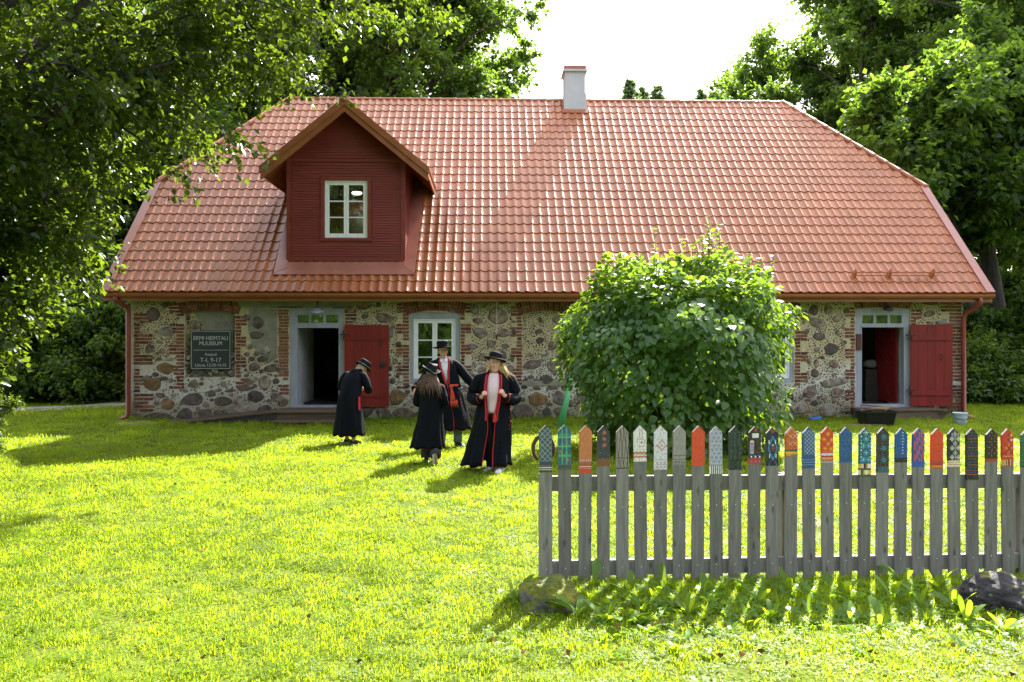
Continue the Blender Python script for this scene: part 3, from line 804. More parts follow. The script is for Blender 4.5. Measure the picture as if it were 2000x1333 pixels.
# verge flashings, fascia, gutter
for s in (-1, 1):
    mb = MB(); a, b_ = s * (UE - .17), s * (UE + .03)
    q = [roof_p(a, -.03, .058), roof_p(b_, -.03, .058), roof_p(b_, TH, .058), roof_p(a, TH, .058)]
    if s < 0: q = q[::-1]
    mb.extrude(q, -Vector((0, -sn, cs)) * .11); mb.build('verge_flashing', M['trim_sheet'], roof)
mb = MB(); mb.box(-UE, UE, -.425, -.40, 2.76, 2.945); mb.box(-UE, UE, -.40, -.0, 2.862, 2.88)
mb.build('fascia', M['brown_sheet'], house)
mb = MB(); R = []
for u in (-UE + .0, UE - .0):
    out = [(u, -.495 + .072 * math.cos(a), 2.93 + .095 * math.sin(a)) for a in np.linspace(PI, 2 * PI, 9)]
    inn = [(u, -.495 + .062 * math.cos(a), 2.93 + .085 * math.sin(a)) for a in np.linspace(2 * PI, PI, 9)]
    R.append(out + inn)
mb.rings(R, True, True)
gutter = mb.build('gutter', M['brown_sheet'], house)
# downpipes
def pipe(pts, r=.055, sub=0):
    mb = MB(); mb.tube(pts, r, 10, sub=sub, ref=(0.2, 1, 0.1)); return mb
uL, uR = HU(254), HU(1882, -.1)
p = pipe([(uL - .12, -.49, 2.90), (uL - .12, -.49, 2.78), (uL, -.12, 2.62), (uL, -.10, 2.5), (uL, -.10, .16), (uL - .03, -.11, .10), (uL - .17, -.14, .04)])
p.build('downpipe', M['pipe_red'], house, True)
p = pipe([(uR + .17, -.49, 2.90), (uR + .17, -.49, 2.72), (uR + .06, -.14, 2.52), (uR, -.10, 2.42), (uR, -.10, .12), (uR + .05, -.16, .06), (uR + .16, -.2, .04)])
p.build('downpipe', M['pipe_red'], house, True)
# snow guard near the right eave
mb = MB()
for y, n_ in ((532.5, .20), (538.5, .10)):
    a = roof_p(*RP(1663, y, n_), n_); b_ = roof_p(*RP(1833, y, n_), n_); mb.tube([a, b_], .016, 6)
sg = mb.build('snow_guard', M['tile'], roof)
for x in (1670, 1738, 1822):
    u, t = RP(x, 536, .12); mb = MB()
    mb.extrude([roof_p(u, t - .02, 0), roof_p(u, t + .14, 0), roof_p(u, t + .07, .24), roof_p(u, t - .01, .22)], (.03, 0, 0))
    mb.build('snow_guard_bracket', M['tile'], roof)

# chimney
def chim():
    v0 = RV - .45
    u0, zb = H(1102, 216, v0); u1, zt = H(1145, 137, v0); zm = H(1120, 182, v0)[1]
    dp = .8
    c = MB(); c.box(u0 + .03, u1 - .03, v0 + .03, v0 + dp - .03, zm, zt - .04); c.box(u0, u1, v0, v0 + dp, zb - 1.2, zm)
    c.box(u0 - .03, u1 + .03, v0 - .03, v0 + dp + .03, zt - .04, zt + .02)
    ch = c.build('chimney', M['chimney'], house)
    k = MB(); k.box(u0 + .0, u1 - .0, v0 + .0, v0 + dp, zt + .02, zt + .13)
    k.build('chimney_cap', M['brown_sheet'], ch)
    f = MB(); uu0, tt0 = RP(1099, 223); uu1, tt1 = RP(1148, 212)
    f.extrude([roof_p(u0 - .05, tt0, .05), roof_p(u1 + .05, tt0, .05), roof_p(u1 + .05, TL - .1, .05), roof_p(u0 - .05, TL - .1, .05)], -Vector((0, -sn, cs)) * .05)
    f.build('chimney_flashing', M['brown_sheet'], ch)
chim()

# ------------------------------------------------------------------ dormer
def dormer():
    vf = 0.25
    u0, zb = H(561, 512, vf); u1, _ = H(790, 512, vf)
    uc, za = H(673, 196, -.10)
    wid = 1.93; drop = 1.60; sl = drop / wid
    ze = za - drop
    wx0, wz0 = H(634, 465, vf); wx1, wz1 = H(718, 353, vf)
    def roofz(u): return za - .09 - abs(u - uc) * sl
    d = MB()
    T = .10
    d.box(u0, wx0, vf, vf + T, zb, wz1); d.box(wx1, u1, vf, vf + T, zb, wz1); d.box(wx0, wx1, vf, vf + T, zb, wz0)
    d.extrude([(u0, vf, wz1), (u0, vf, roofz(u0)), (uc, vf, roofz(uc)), (u1, vf, roofz(u1)), (u1, vf, wz1)], (0, T, 0))
    for a, b_ in ((u0, u0 + .1), (u1 - .1, u1)):
        vbk = ES + (roofz(u0) - EZ) / math.tan(RS)
        vb0 = ES + (zb - EZ) / math.tan(RS)
        d.extrude([(a, vf + T, zb - .1), (a, vf + T, roofz(u0)), (a, vbk + .1, roofz(u0))], (b_ - a, 0, 0))
    dw = d.build('dormer', M['dark_red'], house)
    # horizontal siding boards, each tilted a little, cut round the window
    sb = MB(); z = zb + .13; h = .0615
    zcut = H(673, 314, vf)[1]
    while z < za - .25:
        ua, ub = u0 + .09, u1 - .09
        g = (za - .10 - (z + h)) / sl
        ua, ub = max(ua, uc - g), min(ub, uc + g)
        if ub - ua < .1: break
        spans = [(ua, ub)]
        if z + h > wz0 - .09 and z < wz1 + .09: spans = [(ua, wx0 - .1), (wx1 + .1, ub)]
        if not (zcut - .04 < z + h / 2 < zcut + .04):
            for a, b_ in spans:
                sb.hexa([(a, vf - .022, z), (b_, vf - .022, z), (b_, vf - .001, z), (a, vf - .001, z), (a, vf - .009, z + h - .012), (b_, vf - .009, z + h - .012), (b_, vf - .001, z + h), (a, vf - .001, z + h)])
        z += h
    # side cheek boards (right cheek is seen)
    zz = zb
    while zz < ze + .5:
        ve = ES + (zz - EZ) / math.tan(RS)
        sb.hexa([(u1 + .001, vf + .06, zz), (u1 + .02, vf + .06, zz), (u1 + .02, max(ve, vf + .1), zz), (u1 + .001, max(ve, vf + .1), zz), (u1 + .001, vf + .06, zz + h), (u1 + .008, vf + .06, zz + h - .012), (u1 + .008, max(ve, vf + .1), zz + h - .012), (u1 + .001, max(ve, vf + .1), zz + h)])
        zz += h
    tag(sb.build('siding', M['dark_red'], dw), kind='stuff')
    t = MB()
    t.box(u0 - .012, u0 + .085, vf - .032, vf - .0015, zb + .0, roofz(u0) - .02); t.box(u1 - .085, u1 + .022, vf - .032, vf - .0015, zb, roofz(u1) - .02)
    t.box(u0 + .085, u1 - .085, vf - .034, vf - .0015, zcut - .035, zcut + .035)
    t.box(wx0 - .09, wx0 - .003, vf - .036, vf - .0015, wz0 - .07, wz1 + .09); t.box(wx1 + .003, wx1 + .09, vf - .036, vf - .0015, wz0 - .07, wz1 + .09)
    t.box(wx0 - .003, wx1 + .003, vf - .036, vf - .0015, wz1 + .003, wz1 + .09); t.box(wx0 - .1, wx1 + .1, vf - .05, vf - .037, wz0 - .07, wz0 - .003)
    t.box(u0 - .0, u1 + .0, vf - .03, vf - .0015, zb + .02, zb + .115)
    t.build('corner_trim', M['dark_red'], dw)
    bt = MB(); bt.box(u0 + .05, u1 - .05, vf - .012, vf + .05, zb - .14, zb - .002); bt.build('base_board', M['brown_sheet'], dw)
    # flashing on the slope
    fl = MB(); nb = .066
    def fpoly(px): fl.extrude([roof_p(*RP(x, y, nb), nb) for x, y in px], -Vector((0, -sn, cs)) * .03)
    fpoly([(533, 536), (809, 536), (796, 512), (556, 512)])
    fl.extrude([roof_p(*RP(534, 534, nb + .006), nb + .006), roof_p(*RP(562, 522, nb + .006), nb + .006), roof_p(*RP(562, 420, nb + .006), nb + .006), roof_p(*RP(553, 448, nb + .006), nb + .006)], -Vector((0, -sn, cs)) * .03)
    fl.extrude([roof_p(*RP(788, 520, nb + .006), nb + .006), roof_p(*RP(809, 534, nb + .006), nb + .006), roof_p(*RP(829, 372, nb + .006), nb + .006), roof_p(*RP(797, 372, nb + .006), nb + .006)], -Vector((0, -sn, cs)) * .03)
    fl.build('dormer_flashing', M['trim_sheet'], dw)
    # roof of the dormer
    v0 = -.10
    vb_a = ES + (za - EZ) / math.tan(RS); vb_e = ES + (ze - EZ) / math.tan(RS)
    for s in (-1, 1):
        r = MB(); q = [(uc, v0, za), (uc, vb_a + .05, za), (uc + s * wid, vb_e + .05, ze), (uc + s * wid, v0, ze)]
        if s < 0: q = q[::-1]
        n = Vector((s * drop, 0, wid)).normalized()
        r.extrude([Vector(p) for p in q], -n * .045)
        ro = r.build('dormer_roof', M['brown_sheet'], house)
        # tile courses on the dormer slope
        L_ = math.hypot(wid, drop); A = Vector((s * wid / L_, 0, -drop / L_)); V = []; Fq = []
        nt_ = 24; nrow = 7
        for k in range(nrow):
            l0, l1 = L_ * k / nrow, L_ * (k + 1) / nrow + .015
            vend = vb_a + (vb_e - vb_a) * k / nrow + .1
            m_ = int((vend - v0 - .05) / .05)
            for (ll, dn) in ((l0, .012), (l1, .032), (l1, .0)):
                for j in range(m_ + 1):
                    v = v0 + .05 + j * .05
                    hh = .03 * (.5 - .5 * math.cos(2 * PI * j / 4.0))
                    pnt = Vector((uc, v, za)) + A * ll + n * (hh * (1 if dn else 0) + dn + .002)
                    V.append(tuple(pnt))
            b0 = len(V) - 3 * (m_ + 1)
            for rr in (0, 1):
                for j in range(m_):
                    Fq.append((b0 + rr * (m_ + 1) + j, b0 + rr * (m_ + 1) + j + 1, b0 + (rr + 1) * (m_ + 1) + j + 1, b0 + (rr + 1) * (m_ + 1) + j))
        tag(link('tile_course', fast_mesh('tile_course', V, Fq, True), ro, M['tile']), kind='stuff')
        # barge board and its metal capping, with depth
        br = MB(); d1 = Vector((0, 0, -.045 / n.z))
        P0, P1 = Vector((uc, v0 - .035, za)), Vector((uc + s * (wid + .0), v0 - .035, ze))
        br.extrude([P0 + Vector((0, 0, -.10)), P1 + Vector((0, 0, -.10)), P1 + Vector((0, 0, -.27)), P0 + Vector((0, 0, -.27))], (0, .034, 0))
        br.build('barge_board', M['brown_sheet'], ro)
        bc = MB()
        bc.extrude([P0 + Vector((0, -.03, .06)), P1 + Vector((s * .03, -.03, .035)), P1 + Vector((s * .03, -.03, -.12)), P0 + Vector((0, -.03, -.12))], (0, .029, 0))
        bc.extrude([P0 + Vector((0, -.03, .062)), P1 + Vector((s * .03, -.03, .037)), P1 + Vector((s * .03, .16, .037)), P0 + Vector((0, .16, .062))], (0, 0, .008))
        bc.build('verge_cap', M['brown_sheet'], ro)
        sf = MB(); sf.extrude([Vector((uc, v0, za - .14)), Vector((uc + s * (wid - .02), v0, ze - .14)), Vector((uc + s * (wid - .02), vb_e, ze - .14)), Vector((uc, vb_e, za - .14))], (0, 0, .02)); sf.build('soffit', M['brown_sheet'], ro)
        ed = MB(); ed.box(*sorted((uc + s * (wid - .02), uc + s * (wid + .012))), v0 + .002, vb_e + .02, ze - .17, ze - .05); ed.build('eave_board', M['brown_sheet'], ro)
    cp = MB(); cp.tube([(uc, v0 - .07, za + .03), (uc, vb_a + .1, za + .03)], .085, 12); cp.build('dormer_ridge_cap', M['trim_sheet'], house, True)
    window_unit('dormer_window', (wx0 + .004, wx1 - .004, wz0 + .004, wz1 - .004), vf + .01, 3, casing=0.0)
    # ceiling lamp in the attic room
    lu, lz = H(697, 378, 1.5)
    room = MB()
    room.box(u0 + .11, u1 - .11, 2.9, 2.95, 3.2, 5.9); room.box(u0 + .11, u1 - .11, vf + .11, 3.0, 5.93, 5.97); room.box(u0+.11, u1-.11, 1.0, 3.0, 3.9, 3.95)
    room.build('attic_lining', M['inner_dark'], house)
    l = MB(); l.lathe([(0.01, -.03), (.10, -.03), (.135, 0), (.12, .03), (.02, .035)], (lu, 1.5, lz), n=16)
    lo = l.build('ceiling_lamp', M['lamp_lit'], None, True)
    lo.parent = None; lo.location = HO; lo.rotation_euler = (0, 0, HA)
    tag(lo, 'lit round white ceiling lamp seen through the dormer window', 'ceiling lamp')
    w = MB(); w.tube([(lu, 1.5, lz + .036), (lu, 1.5, 5.93)], .008, 5); w.build('lamp_cord', M['iron'], lo)

def window_unit(name, r, v, rows, casing=.08, mull=.035):
    """two casements with `rows` panes each; r = (u0,u1,z0,z1) of the white frame"""
    u0, u1, z0, z1 = r
    w = MB(); fw = .045
    w.box(u0, u0 + fw, v, v + .07, z0, z1); w.box(u1 - fw, u1, v, v + .07, z0, z1)
    w.box(u0 + fw, u1 - fw, v, v + .07, z0, z0 + fw); w.box(u0 + fw, u1 - fw, v, v + .07, z1 - fw, z1)
    win = w.build(name, M['white_frame'], house)
    um = (u0 + u1) / 2
    for a, b_ in ((u0 + fw + .003, um - .003), (um + .003, u1 - fw - .003)):
        s = MB(); f2 = .055; y0, y1 = v + .012, v + .055
        zz0, zz1 = z0 + fw + .003, z1 - fw - .003
        s.box(a, a + f2, y0, y1, zz0, zz1); s.box(b_ - f2, b_, y0, y1, zz0, zz1)
        s.box(a + f2, b_ - f2, y0, y1, zz0, zz0 + f2); s.box(a + f2, b_ - f2, y0, y1, zz1 - f2, zz1)
        ph = (zz1 - zz0 - 2 * f2) / rows
        for k in range(1, rows):
            zc = zz0 + f2 + ph * k; s.box(a + f2, b_ - f2, y0 + .004, y1 - .004, zc - .014, zc + .014)
        s.build('sash', M['white_frame'], win)
        for k in range(rows):
            g = MB(); za, zb_ = zz0 + f2 + ph * k + (.0145 if k else .0005), zz0 + f2 + ph * (k + 1) - (.0145 if k < rows - 1 else .0005)
            g.box(a + f2 + .0005, b_ - f2 - .0005, v + .030, v + .036, za, zb_)
            g.build('pane', M['glass'], win)
    return win
dormer()

def ground_window(px, white):
    u0, u1, z0, z1 = [q + d for q, d in zip(rect(px), (.004, -.004, .004, -.004))]
    a0, b0 = H(white[0], white[3], .06); a1, b1 = H(white[1], white[2], .06)
    v = .02
    w = MB()
    w.box(u0, a0 - .002, v, v + .14, z0, z1); w.box(a1 + .002, u1, v, v + .14, z0, z1)
    w.box(a0 - .002, a1 + .002, v, v + .14, z0, b0 - .002); w.box(a0 - .002, a1 + .002, v, v + .14, b1 + .002, z1)
    w.build('window_casing', M['grey_frame'], house)
    window_unit('window', (a0, a1, b0, b1), v + .03, 3)
    # dark reveal liner and inner back wall
ground_window(WIN1, (808, 890.5, 623, 740)); ground_window(WIN2, (1459, 1542, 622, 739))

# ------------------------------------------------------------------ doors
def doorway(px, inner, panes, ytr):
    u0, u1, z0, z1 = [q + d for q, d in zip(rect(px), (.004, -.004, .004, -.004))]
    i0, iz0 = H(inner[0], inner[3]); i1, iz1 = H(inner[1], inner[2])
    zt1 = H(inner[0], ytr[0])[1]; zt0 = H(inner[0], ytr[1])[1]
    v = .015; b = MB(); d = .14
    b.box(u0, i0, v, v + d, z0, z1); b.box(i1, u1, v, v + d, z0, z1)
    b.box(i0, i1, v, v + d, zt1, z1); b.box(i0, i1, v, v + d, iz1, zt0); b.box(i0, i1, v + .002, v + d, z0, iz0)
    xs = [i0] + [HU(q) for q in panes] + [i1]
    for k in range(1, len(xs) - 1, 2): pass
    prs = [(HU(panes[k]), HU(panes[k + 1])) for k in range(0, len(panes), 2)]
    edges = [i0] + [e for q in prs for e in q] + [i1]
    for k in range(0, len(edges), 2):
        if edges[k + 1] - edges[k] > .01: b.box(edges[k], edges[k + 1], v + .004, v + d - .004, zt0, zt1)
    b.box(i0 - .02, i1 + .02, v - .02, v - .001, iz1 - .01, iz1 + .035)
    fr = b.build('door_frame', M['grey_frame'], house)
    for a, c in prs:
        g = MB(); g.box(a + .0005, c - .0005, v + .05, v + .056, zt0 + .0005, zt1 - .0005); g.build('pane', M['glass'], fr)
    # whitewashed reveal of the thick wall behind the frame
    rv = MB(); rv.box(u0 + .0, i0 - .06, v + d + .003, .949, z0, z1); rv.box(i1 + .06, u1, v + d + .003, .949, z0, z1)
    if inner[0] < 600: rv.box(i0 - .16, i0 - .06, .951, 2.1, .34, 2.78)
    rv.build('reveal', M['white_wall'], fr)
    return fr, (u0, u1, z0, z1, i0, i1, iz0, iz1)
fr1, d1 = doorway(DOOR1, (580.5, 661, 640, 792), (579 + 2, 603, 607, 631, 636, 660), (615, 631))
fr2, d2 = doorway(DOOR2, (1684, 1766, 639, 790), (1685, 1707, 1712, 1734.5, 1739, 1762), (616, 632))

def leaf_door(px, nb, yb, tilt, label, knob):
    """board door folded back against the wall, hinged on its left"""
    u0, z0 = H(px[0], px[3], -.05); u1, z1 = H(px[1], px[2], -.05)
    w = (u1 - u0) / math.cos(tilt)
    root = empty('door', (u0, -.045, 0), -tilt, parent=house); root['label'] = label
    n = nb; th = .035
    for i in range(n):
        b = MB(); a = w * i / n; b.box(a + .002, a + w / n - .002, -th, 0, z0 + R_.uniform(0, .006), z1 - R_.uniform(0, .006)); b.build('board', M['red_door'], root)
    for y in yb:
        zc = H(px[0], y, -.05)[1]; b = MB(); b.box(.03, w - .06, -th - .028, -th - .001, zc - .05, zc + .05); b.build('batten', M['red_door'], root)
        h = MB(); h.box(-.10, .12, -th - .012, -th - .002, zc + .055, zc + .085); h.tube([(-.02, -th - .01, zc - .05), (-.02, -th - .01, zc + .16)], .014, 6); h.build('hinge', M['iron'], root)
    kz = H(px[0], knob[1], -.05)[1]; ku = (H(knob[0], knob[1], -.08)[0] - u0) / math.cos(tilt)
    k = MB()
    if knob[2] == 'lock':
        k.box(ku - .06, ku + .06, -th - .05, -th - .001, kz - .05, kz + .05); k.lathe([(.005, -.02), (.03, -.02), (.035, .0), (.02, .02)], (ku + .02, -th - .06, kz), Matrix.Rotation(PI / 2, 3, 'X'), 10)
        k.build('lock', M['iron'], root)
        b = MB(); zc = H(px[0], 668, -.05)[1]; b.box(w - .20, w - .18, -th - .02, -th - .002, zc - .12, zc + .05); b.build('latch', M['iron'], root)
    else:
        k.tube([(ku, -th - .002, kz - .06), (ku, -th - .05, kz - .05), (ku, -th - .05, kz + .05), (ku, -th - .002, kz + .06)], .011, 6); k.build('handle', M['iron'], root)
    return root
leaf_door((673, 760, 635, 795), 5, (660, 771), .01, 'red board door with iron lock folded open beside the left doorway', (748, 712, 'lock'))
leaf_door((1777, 1853, 634, 793.5), 5, (661, 768), .16, 'red board door with pull handle standing ajar at the right doorway', (1834, 698, 'handle'))
# inner red door of the right doorway, diagonal boards, opened inwards
u0, z0 = H(1714, 790, .8); u1, z1 = H(1756, 641, .8)
ird = empty('inner_door', (d2[5] - .03, .30, 0), PI - rad(86), parent=house); ird['label'] = 'dark red inner door with diagonal boards opened inwards'
b = MB(); b.box(0, .92, -.02, .02, d2[6] + .02, d2[7] - .03); b.build('door_panel', M['red_door'], ird)
hh = d2[7] - d2[6] - .06
for k in range(-6, 12):
    b = MB(); z = d2[6] + .03 + k * .16; pts = [(0.02, z), (.90, z + .62), (.90, z + .76), (0.02, z + .14)]
    lo, hi = d2[6] + .03, d2[7] - .04
    pts = [(x, min(max(q, lo), hi)) for x, q in pts]
    if abs(pts[0][1] - pts[3][1]) + abs(pts[1][1] - pts[2][1]) < .15: continue
    b.extrude([(x, .021, q) for x, q in pts], (0, .012, 0)); b.build('board', M['red_door'], ird)
# bracket iron on the left post of the right doorway
b = MB(); q0 = H(1672, 684); q1 = H(1682, 653); b.box(q0[0], q1[0], -.02, .013, q0[1], q1[1]); b.build('door_bracket', M['rust'], house)
# things in the dark entry of the right doorway
def entry_things():
    u, z = H(1700, 785, 1.3)
    c = empty('crate_stack', hw(u, 1.3, .336), HA, 'dark crate stack standing inside the right doorway', 'crate')
    b = MB(); b.box(-.22, .22, -.2, .2, 0, .45); b.build('lower_crate', M['iron'], c)
    b = MB(); b.box(-.20, .20, -.18, .18, .452, .8); b.build('upper_crate', M['inner_dark'], c)
    b = MB(); b.ball((0, 0, .93), (.22, .17, .12), 12, 6); o = b.build('cloth_bundle', M['cloth'], None, True); o.location = hw(u + .02, 1.3, .336)
    tag(o, 'grey cloth bundle on top of the crates inside the right doorway', 'cloth bundle')
entry_things()

# lintel board ends over the left door, outdoor lamps
b = MB()
for (x0, x1, y) in ((544, 590, 600.5), (650, 690, 600.5)):
    p0 = H(x0, y); p1 = H(x1, y - 1.5); b.box(p0[0], p1[0], -.045, -.023, p0[1] - .018, p0[1] + .018)
b.build('lintel_board', M['old_wood'], house)
def wall_lamp(x, y0, y1, label, big):
    u, z = H(x, y0, -.12); u2, z2 = H(x, y1, -.2)
    l = empty('wall_lamp', hw(u, 0, z2), HA, label, 'lamp', 'lamps above the doorways')
    b = MB(); b.lathe([(.005, -.05), (.05, -.05), (.06, 0), (.03, .03)], (0, -.06, z - z2 + .03), n=12); b.tube([(0, -.06, z - z2), (0, -.16, (z - z2) * .6), (0, -.17, .05)], .012, 6); b.build('bracket', M['iron'], l)
    b = MB(); s = 1.25 if big else .9
    b.lathe([(.03 * s, .07), (.10 * s, .03), (.14 * s, .0), (.12 * s, -.02), (.03 * s, .02)], (0, -.19, 0), Matrix.Rotation(.35, 3, 'X'), 14); b.build('shade', M['grey_frame'] if big else M['iron'], l, True)
    b = MB(); b.ball((0.02, -.2, -.03), (.035, .035, .05), 10, 6); b.build('bulb', M['bulb'], l, True)
wall_lamp(620, 588, 608, 'grey tilted lamp hanging above the left doorway with the ramp', True)
wall_lamp(1732, 590, 604, 'small black lamp with glass bulb above the right doorway', False)

# museum sign
def sign():
    v = -.035
    u0, z0 = H(372, 722, v); u1, z1 = H(451, 646, v)
    s = empty('museum_sign', hw((u0 + u1) / 2, v, z0), HA, 'dark slate museum sign with pale lettering hung in the left blind window', 'sign')
    w, h = u1 - u0, z1 - z0
    b = MB(); b.box(-w / 2, w / 2, 0, .03, 0, h); b.build('board', M['sign'], s)
    b = MB(); e = .018; t = .009
    for q in ((-w/2+e, w/2-e, e, e+t), (-w/2+e, w/2-e, h-e-t, h-e), (-w/2+e, -w/2+e+t, e+t, h-e-t), (w/2-e-t, w/2-e, e+t, h-e-t), (-w/2+.07, w/2-.07, h*.492, h*.492+.008)):
        b.box(q[0], q[1], -.003, -.0005, q[2], q[3])
    b.build('border_line', M['sign_print'], s)
    b = MB()
    for x in (-w*.3, w*.3): b.box(x-.015, x+.015, .031, .145, h*.2, h*.2+.03); b.box(x-.015, x+.015, .031, .145, h*.75, h*.75+.03)
    b.build('sign_bracket', M['iron'], s)
    for txt, yc, sz in (('ERMI HEIMTALI', .80, .128), ('MUUSEUM', .665, .128), ('Avatud', .385, .098), ('T-L 9-17', .24, .135), ('L\u00f5una 13.30-14.15', .108, .098)):
        fc = bpy.data.curves.new('lettering', 'FONT'); fc.body = txt; fc.size = sz; fc.align_x = 'CENTER'; fc.align_y = 'CENTER'; fc.extrude = .0015; fc.offset = .0
        o = bpy.data.objects.new('tmp', fc); COL.objects.link(o)
        bpy.context.view_layer.update()
        me = bpy.data.meshes.new_from_object(o.evaluated_get(bpy.context.evaluated_depsgraph_get()))
        bpy.data.objects.remove(o)
        t = link('lettering', me, s, M['sign_print']); t.rotation_euler = (PI / 2, 0, 0); t.location = (0, -.0022, h * yc)
        wd = max(v_.co.x for v_ in me.vertices) - min(v_.co.x for v_ in me.vertices)
        tgt = {'ERMI HEIMTALI': .845, 'MUUSEUM': .56, 'Avatud': .29, 'T-L 9-17': .52, }.get(txt, .76) * w
        t.scale = (tgt / wd, 1, 1)
sign()
# ------------------------------------------------------------------ ramp, steps and small things by the doors
def at(px, py, Y):       # photo pixel at depth Y -> world point
    d = ray(px, py); return Vector((0, 0, CH)) + d * Y
def on_ground(px, py, z=0.0):
    d = ray(px, py); k = (z - CH) / d.z; return Vector((0, 0, CH)) + d * k

def ramp_thing():
    r = empty('wooden_ramp', HO, HA, 'weathered wooden ramp with landing and step below the left doorway', 'ramp')
    ua, _ = H(300, 832, -1.1); ub, zb = H(540, 805, -1.1); uc, _ = H(668, 805, -1.1)
    zt = .30
    n = 26
    for i in range(n):
        a, b_ = ua + (ub - ua) * i / n, ua + (ub - ua) * (i + 1) / n - .008
        z0, z1 = .02 + (zt - .02) * i / n, .02 + (zt - .02) * (i + 1) / n
        m = MB(); m.hexa([(a, -1.12, z0 - .03), (b_, -1.12, z1 - .03), (b_, -.02, z1 - .03), (a, -.02, z0 - .03), (a, -1.12, z0), (b_, -1.12, z1), (b_, -.02, z1), (a, -.02, z0)])
        m.build('deck_board', M['old_wood'], r)
    for k in range(8):
        v0 = -1.12 + k * 1.10 / 8; m = MB(); m.box(ub, uc, v0, v0 + .129, zt - .03, zt + R_.uniform(-.002, .002)); m.build('landing_board', M['old_wood'], r)
    m = MB(); m.hexa([(ua + .1, -1.10, -.02), (ub, -1.10, -.02), (ub, -1.07, -.02), (ua + .1, -1.07, -.02), (ua + .1, -1.10, -.008), (ub, -1.10, zt - .04), (ub, -1.07, zt - .04), (ua + .1, -1.07, -.008)]); m.build('side_board', M['inner_dark'], r)
    m = MB(); m.box(ub, uc, -1.08, -1.05, .0, zt - .035); m.build('front_board', M['old_wood'], r)
    ud = H(528, 826, -1.45)[0]
    m = MB(); m.box(ud, uc - .04, -1.50, -1.10, .085, .115); m.build('step_tread', M['old_wood'], r)
    m = MB(); m.box(ud + .03, uc - .07, -1.46, -1.44, .0, .083); m.build('step_riser', M['inner_dark'], r)
    s = empty('wooden_step', HO, HA, 'low brown plank step below the right doorway', 'step')
    a, b_ = HU(1680, -.5), HU(1836, -.4)
    m = MB(); m.box(a, b_, -.62, -.02, .235, .275); m.build('step_tread', M['old_wood'], s)
    m = MB(); m.box(a + .03, b_ - .03, -.58, -.03, -.05, .232); m.build('step_riser', M['old_wood'], s)
ramp_thing()
strip('gravel_patch', [(*hw(HU(262), -.25, 0).xy, 0), (*hw(HU(290), -.7, 0).xy, 0), (*hw(HU(318), -1.15, 0).xy, 0)], .8, .022, M['gravel'])

def tub():
    p = on_ground(1711, 832); o = empty('tub', p, HA, 'black plastic tub full of wood scraps before the right step', 'tub')
    b = MB()
    def rr(sx, sy, z): return [(sx * x, sy * y, z) for x, y in ((-1, -.8), (-.9, -1), (.9, -1), (1, -.8), (1, .8), (.9, 1), (-.9, 1), (-1, .8))]
    b.rings([rr(.30, .2, 0), rr(.36, .25, .30), rr(.40, .28, .30), rr(.40, .28, .33), rr(.35, .24, .33), rr(.29, .19, .02)], True, True)
    b.build('tub_body', M['black_plastic'], o)
    for i in range(7):
        m = MB(); m.obox((0, 0, 0), (R_.uniform(.3, .6), .04, .025), Matrix.Identity(3)); q = m.build('wood_scrap', M['pale_wood'] if i % 3 else M['old_wood'])
        q.location = p + Vector((R_.uniform(-.15, .2), R_.uniform(-.15, .15), .33 + .015 * i)); q.rotation_euler = (R_.uniform(-.1, .1), R_.uniform(-.12, .12), R_.uniform(-.5, .5))
        tag(q, 'split wood scrap lying across the black tub', 'wood scrap', 'wood scraps in the tub')
    for i in range(6):
        m = MB(); m.obox((0, 0, 0), (R_.uniform(.3, .55), .05, .02), Matrix.Identity(3)); q = m.build('wood_scrap', M['pale_wood'])
        g = on_ground(1658 + i * 10, 831 + (i % 3) * 1.5); q.location = g + Vector((0, 0, .02 + .01 * (i % 3))); q.rotation_euler = (0, R_.uniform(-.05, .05), R_.uniform(-.3, .3))
        tag(q, 'split wood scrap lying on the grass left of the black tub', 'wood scrap', 'wood scraps on the grass')
    p = on_ground(1875, 831); b = MB()
    b.lathe([(.10, 0), (.125, .02), (.15, .26), (.155, .265), (.155, .28), (.145, .275), (.118, .03), (.01, .025)], n=20)
    k = b.build('bucket', M['bucket'], None, True); k.location = p; tag(k, 'pale blue enamel bucket beside the right downpipe', 'bucket')
    b = MB(); b.tube([(-.15, 0, .25), (-.13, -.08, .16), (0, -.15, .12), (.13, -.08, .16), (.15, 0, .25)], .005, 5, sub=10); b.build('bucket_handle', M['iron'], k)
    for z in (.1, .18):
        b = MB(); b.lathe([(.128 + z * .085, z - .006), (.134 + z * .085, z), (.128 + z * .085, z + .006)], n=20); b.build('bucket_band', M['bucket'], k, True)
    p = on_ground(1590, 822); b = MB()
    b.ball((0, 0, .04), (.14, .09, .05), 10, 6); b.ball((.12, .02, .05), (.08, .06, .05), 8, 5); k = b.build('crumpled_bag', M['blue'], None, True); k.location = p
    tag(k, 'crumpled blue bag on the grass against the wall', 'bag')
    b = MB(); b.tube([(0, 0, .06), (.02, 0, .25), (-.05, .02, .42)], [.035, .03, .02], 6); k = b.build('stump_stick', M['pale_wood']); k.location = p + Vector((-.05, .15, 0)); tag(k, 'short split stick leaning behind the blue bag', 'stick')
tub()

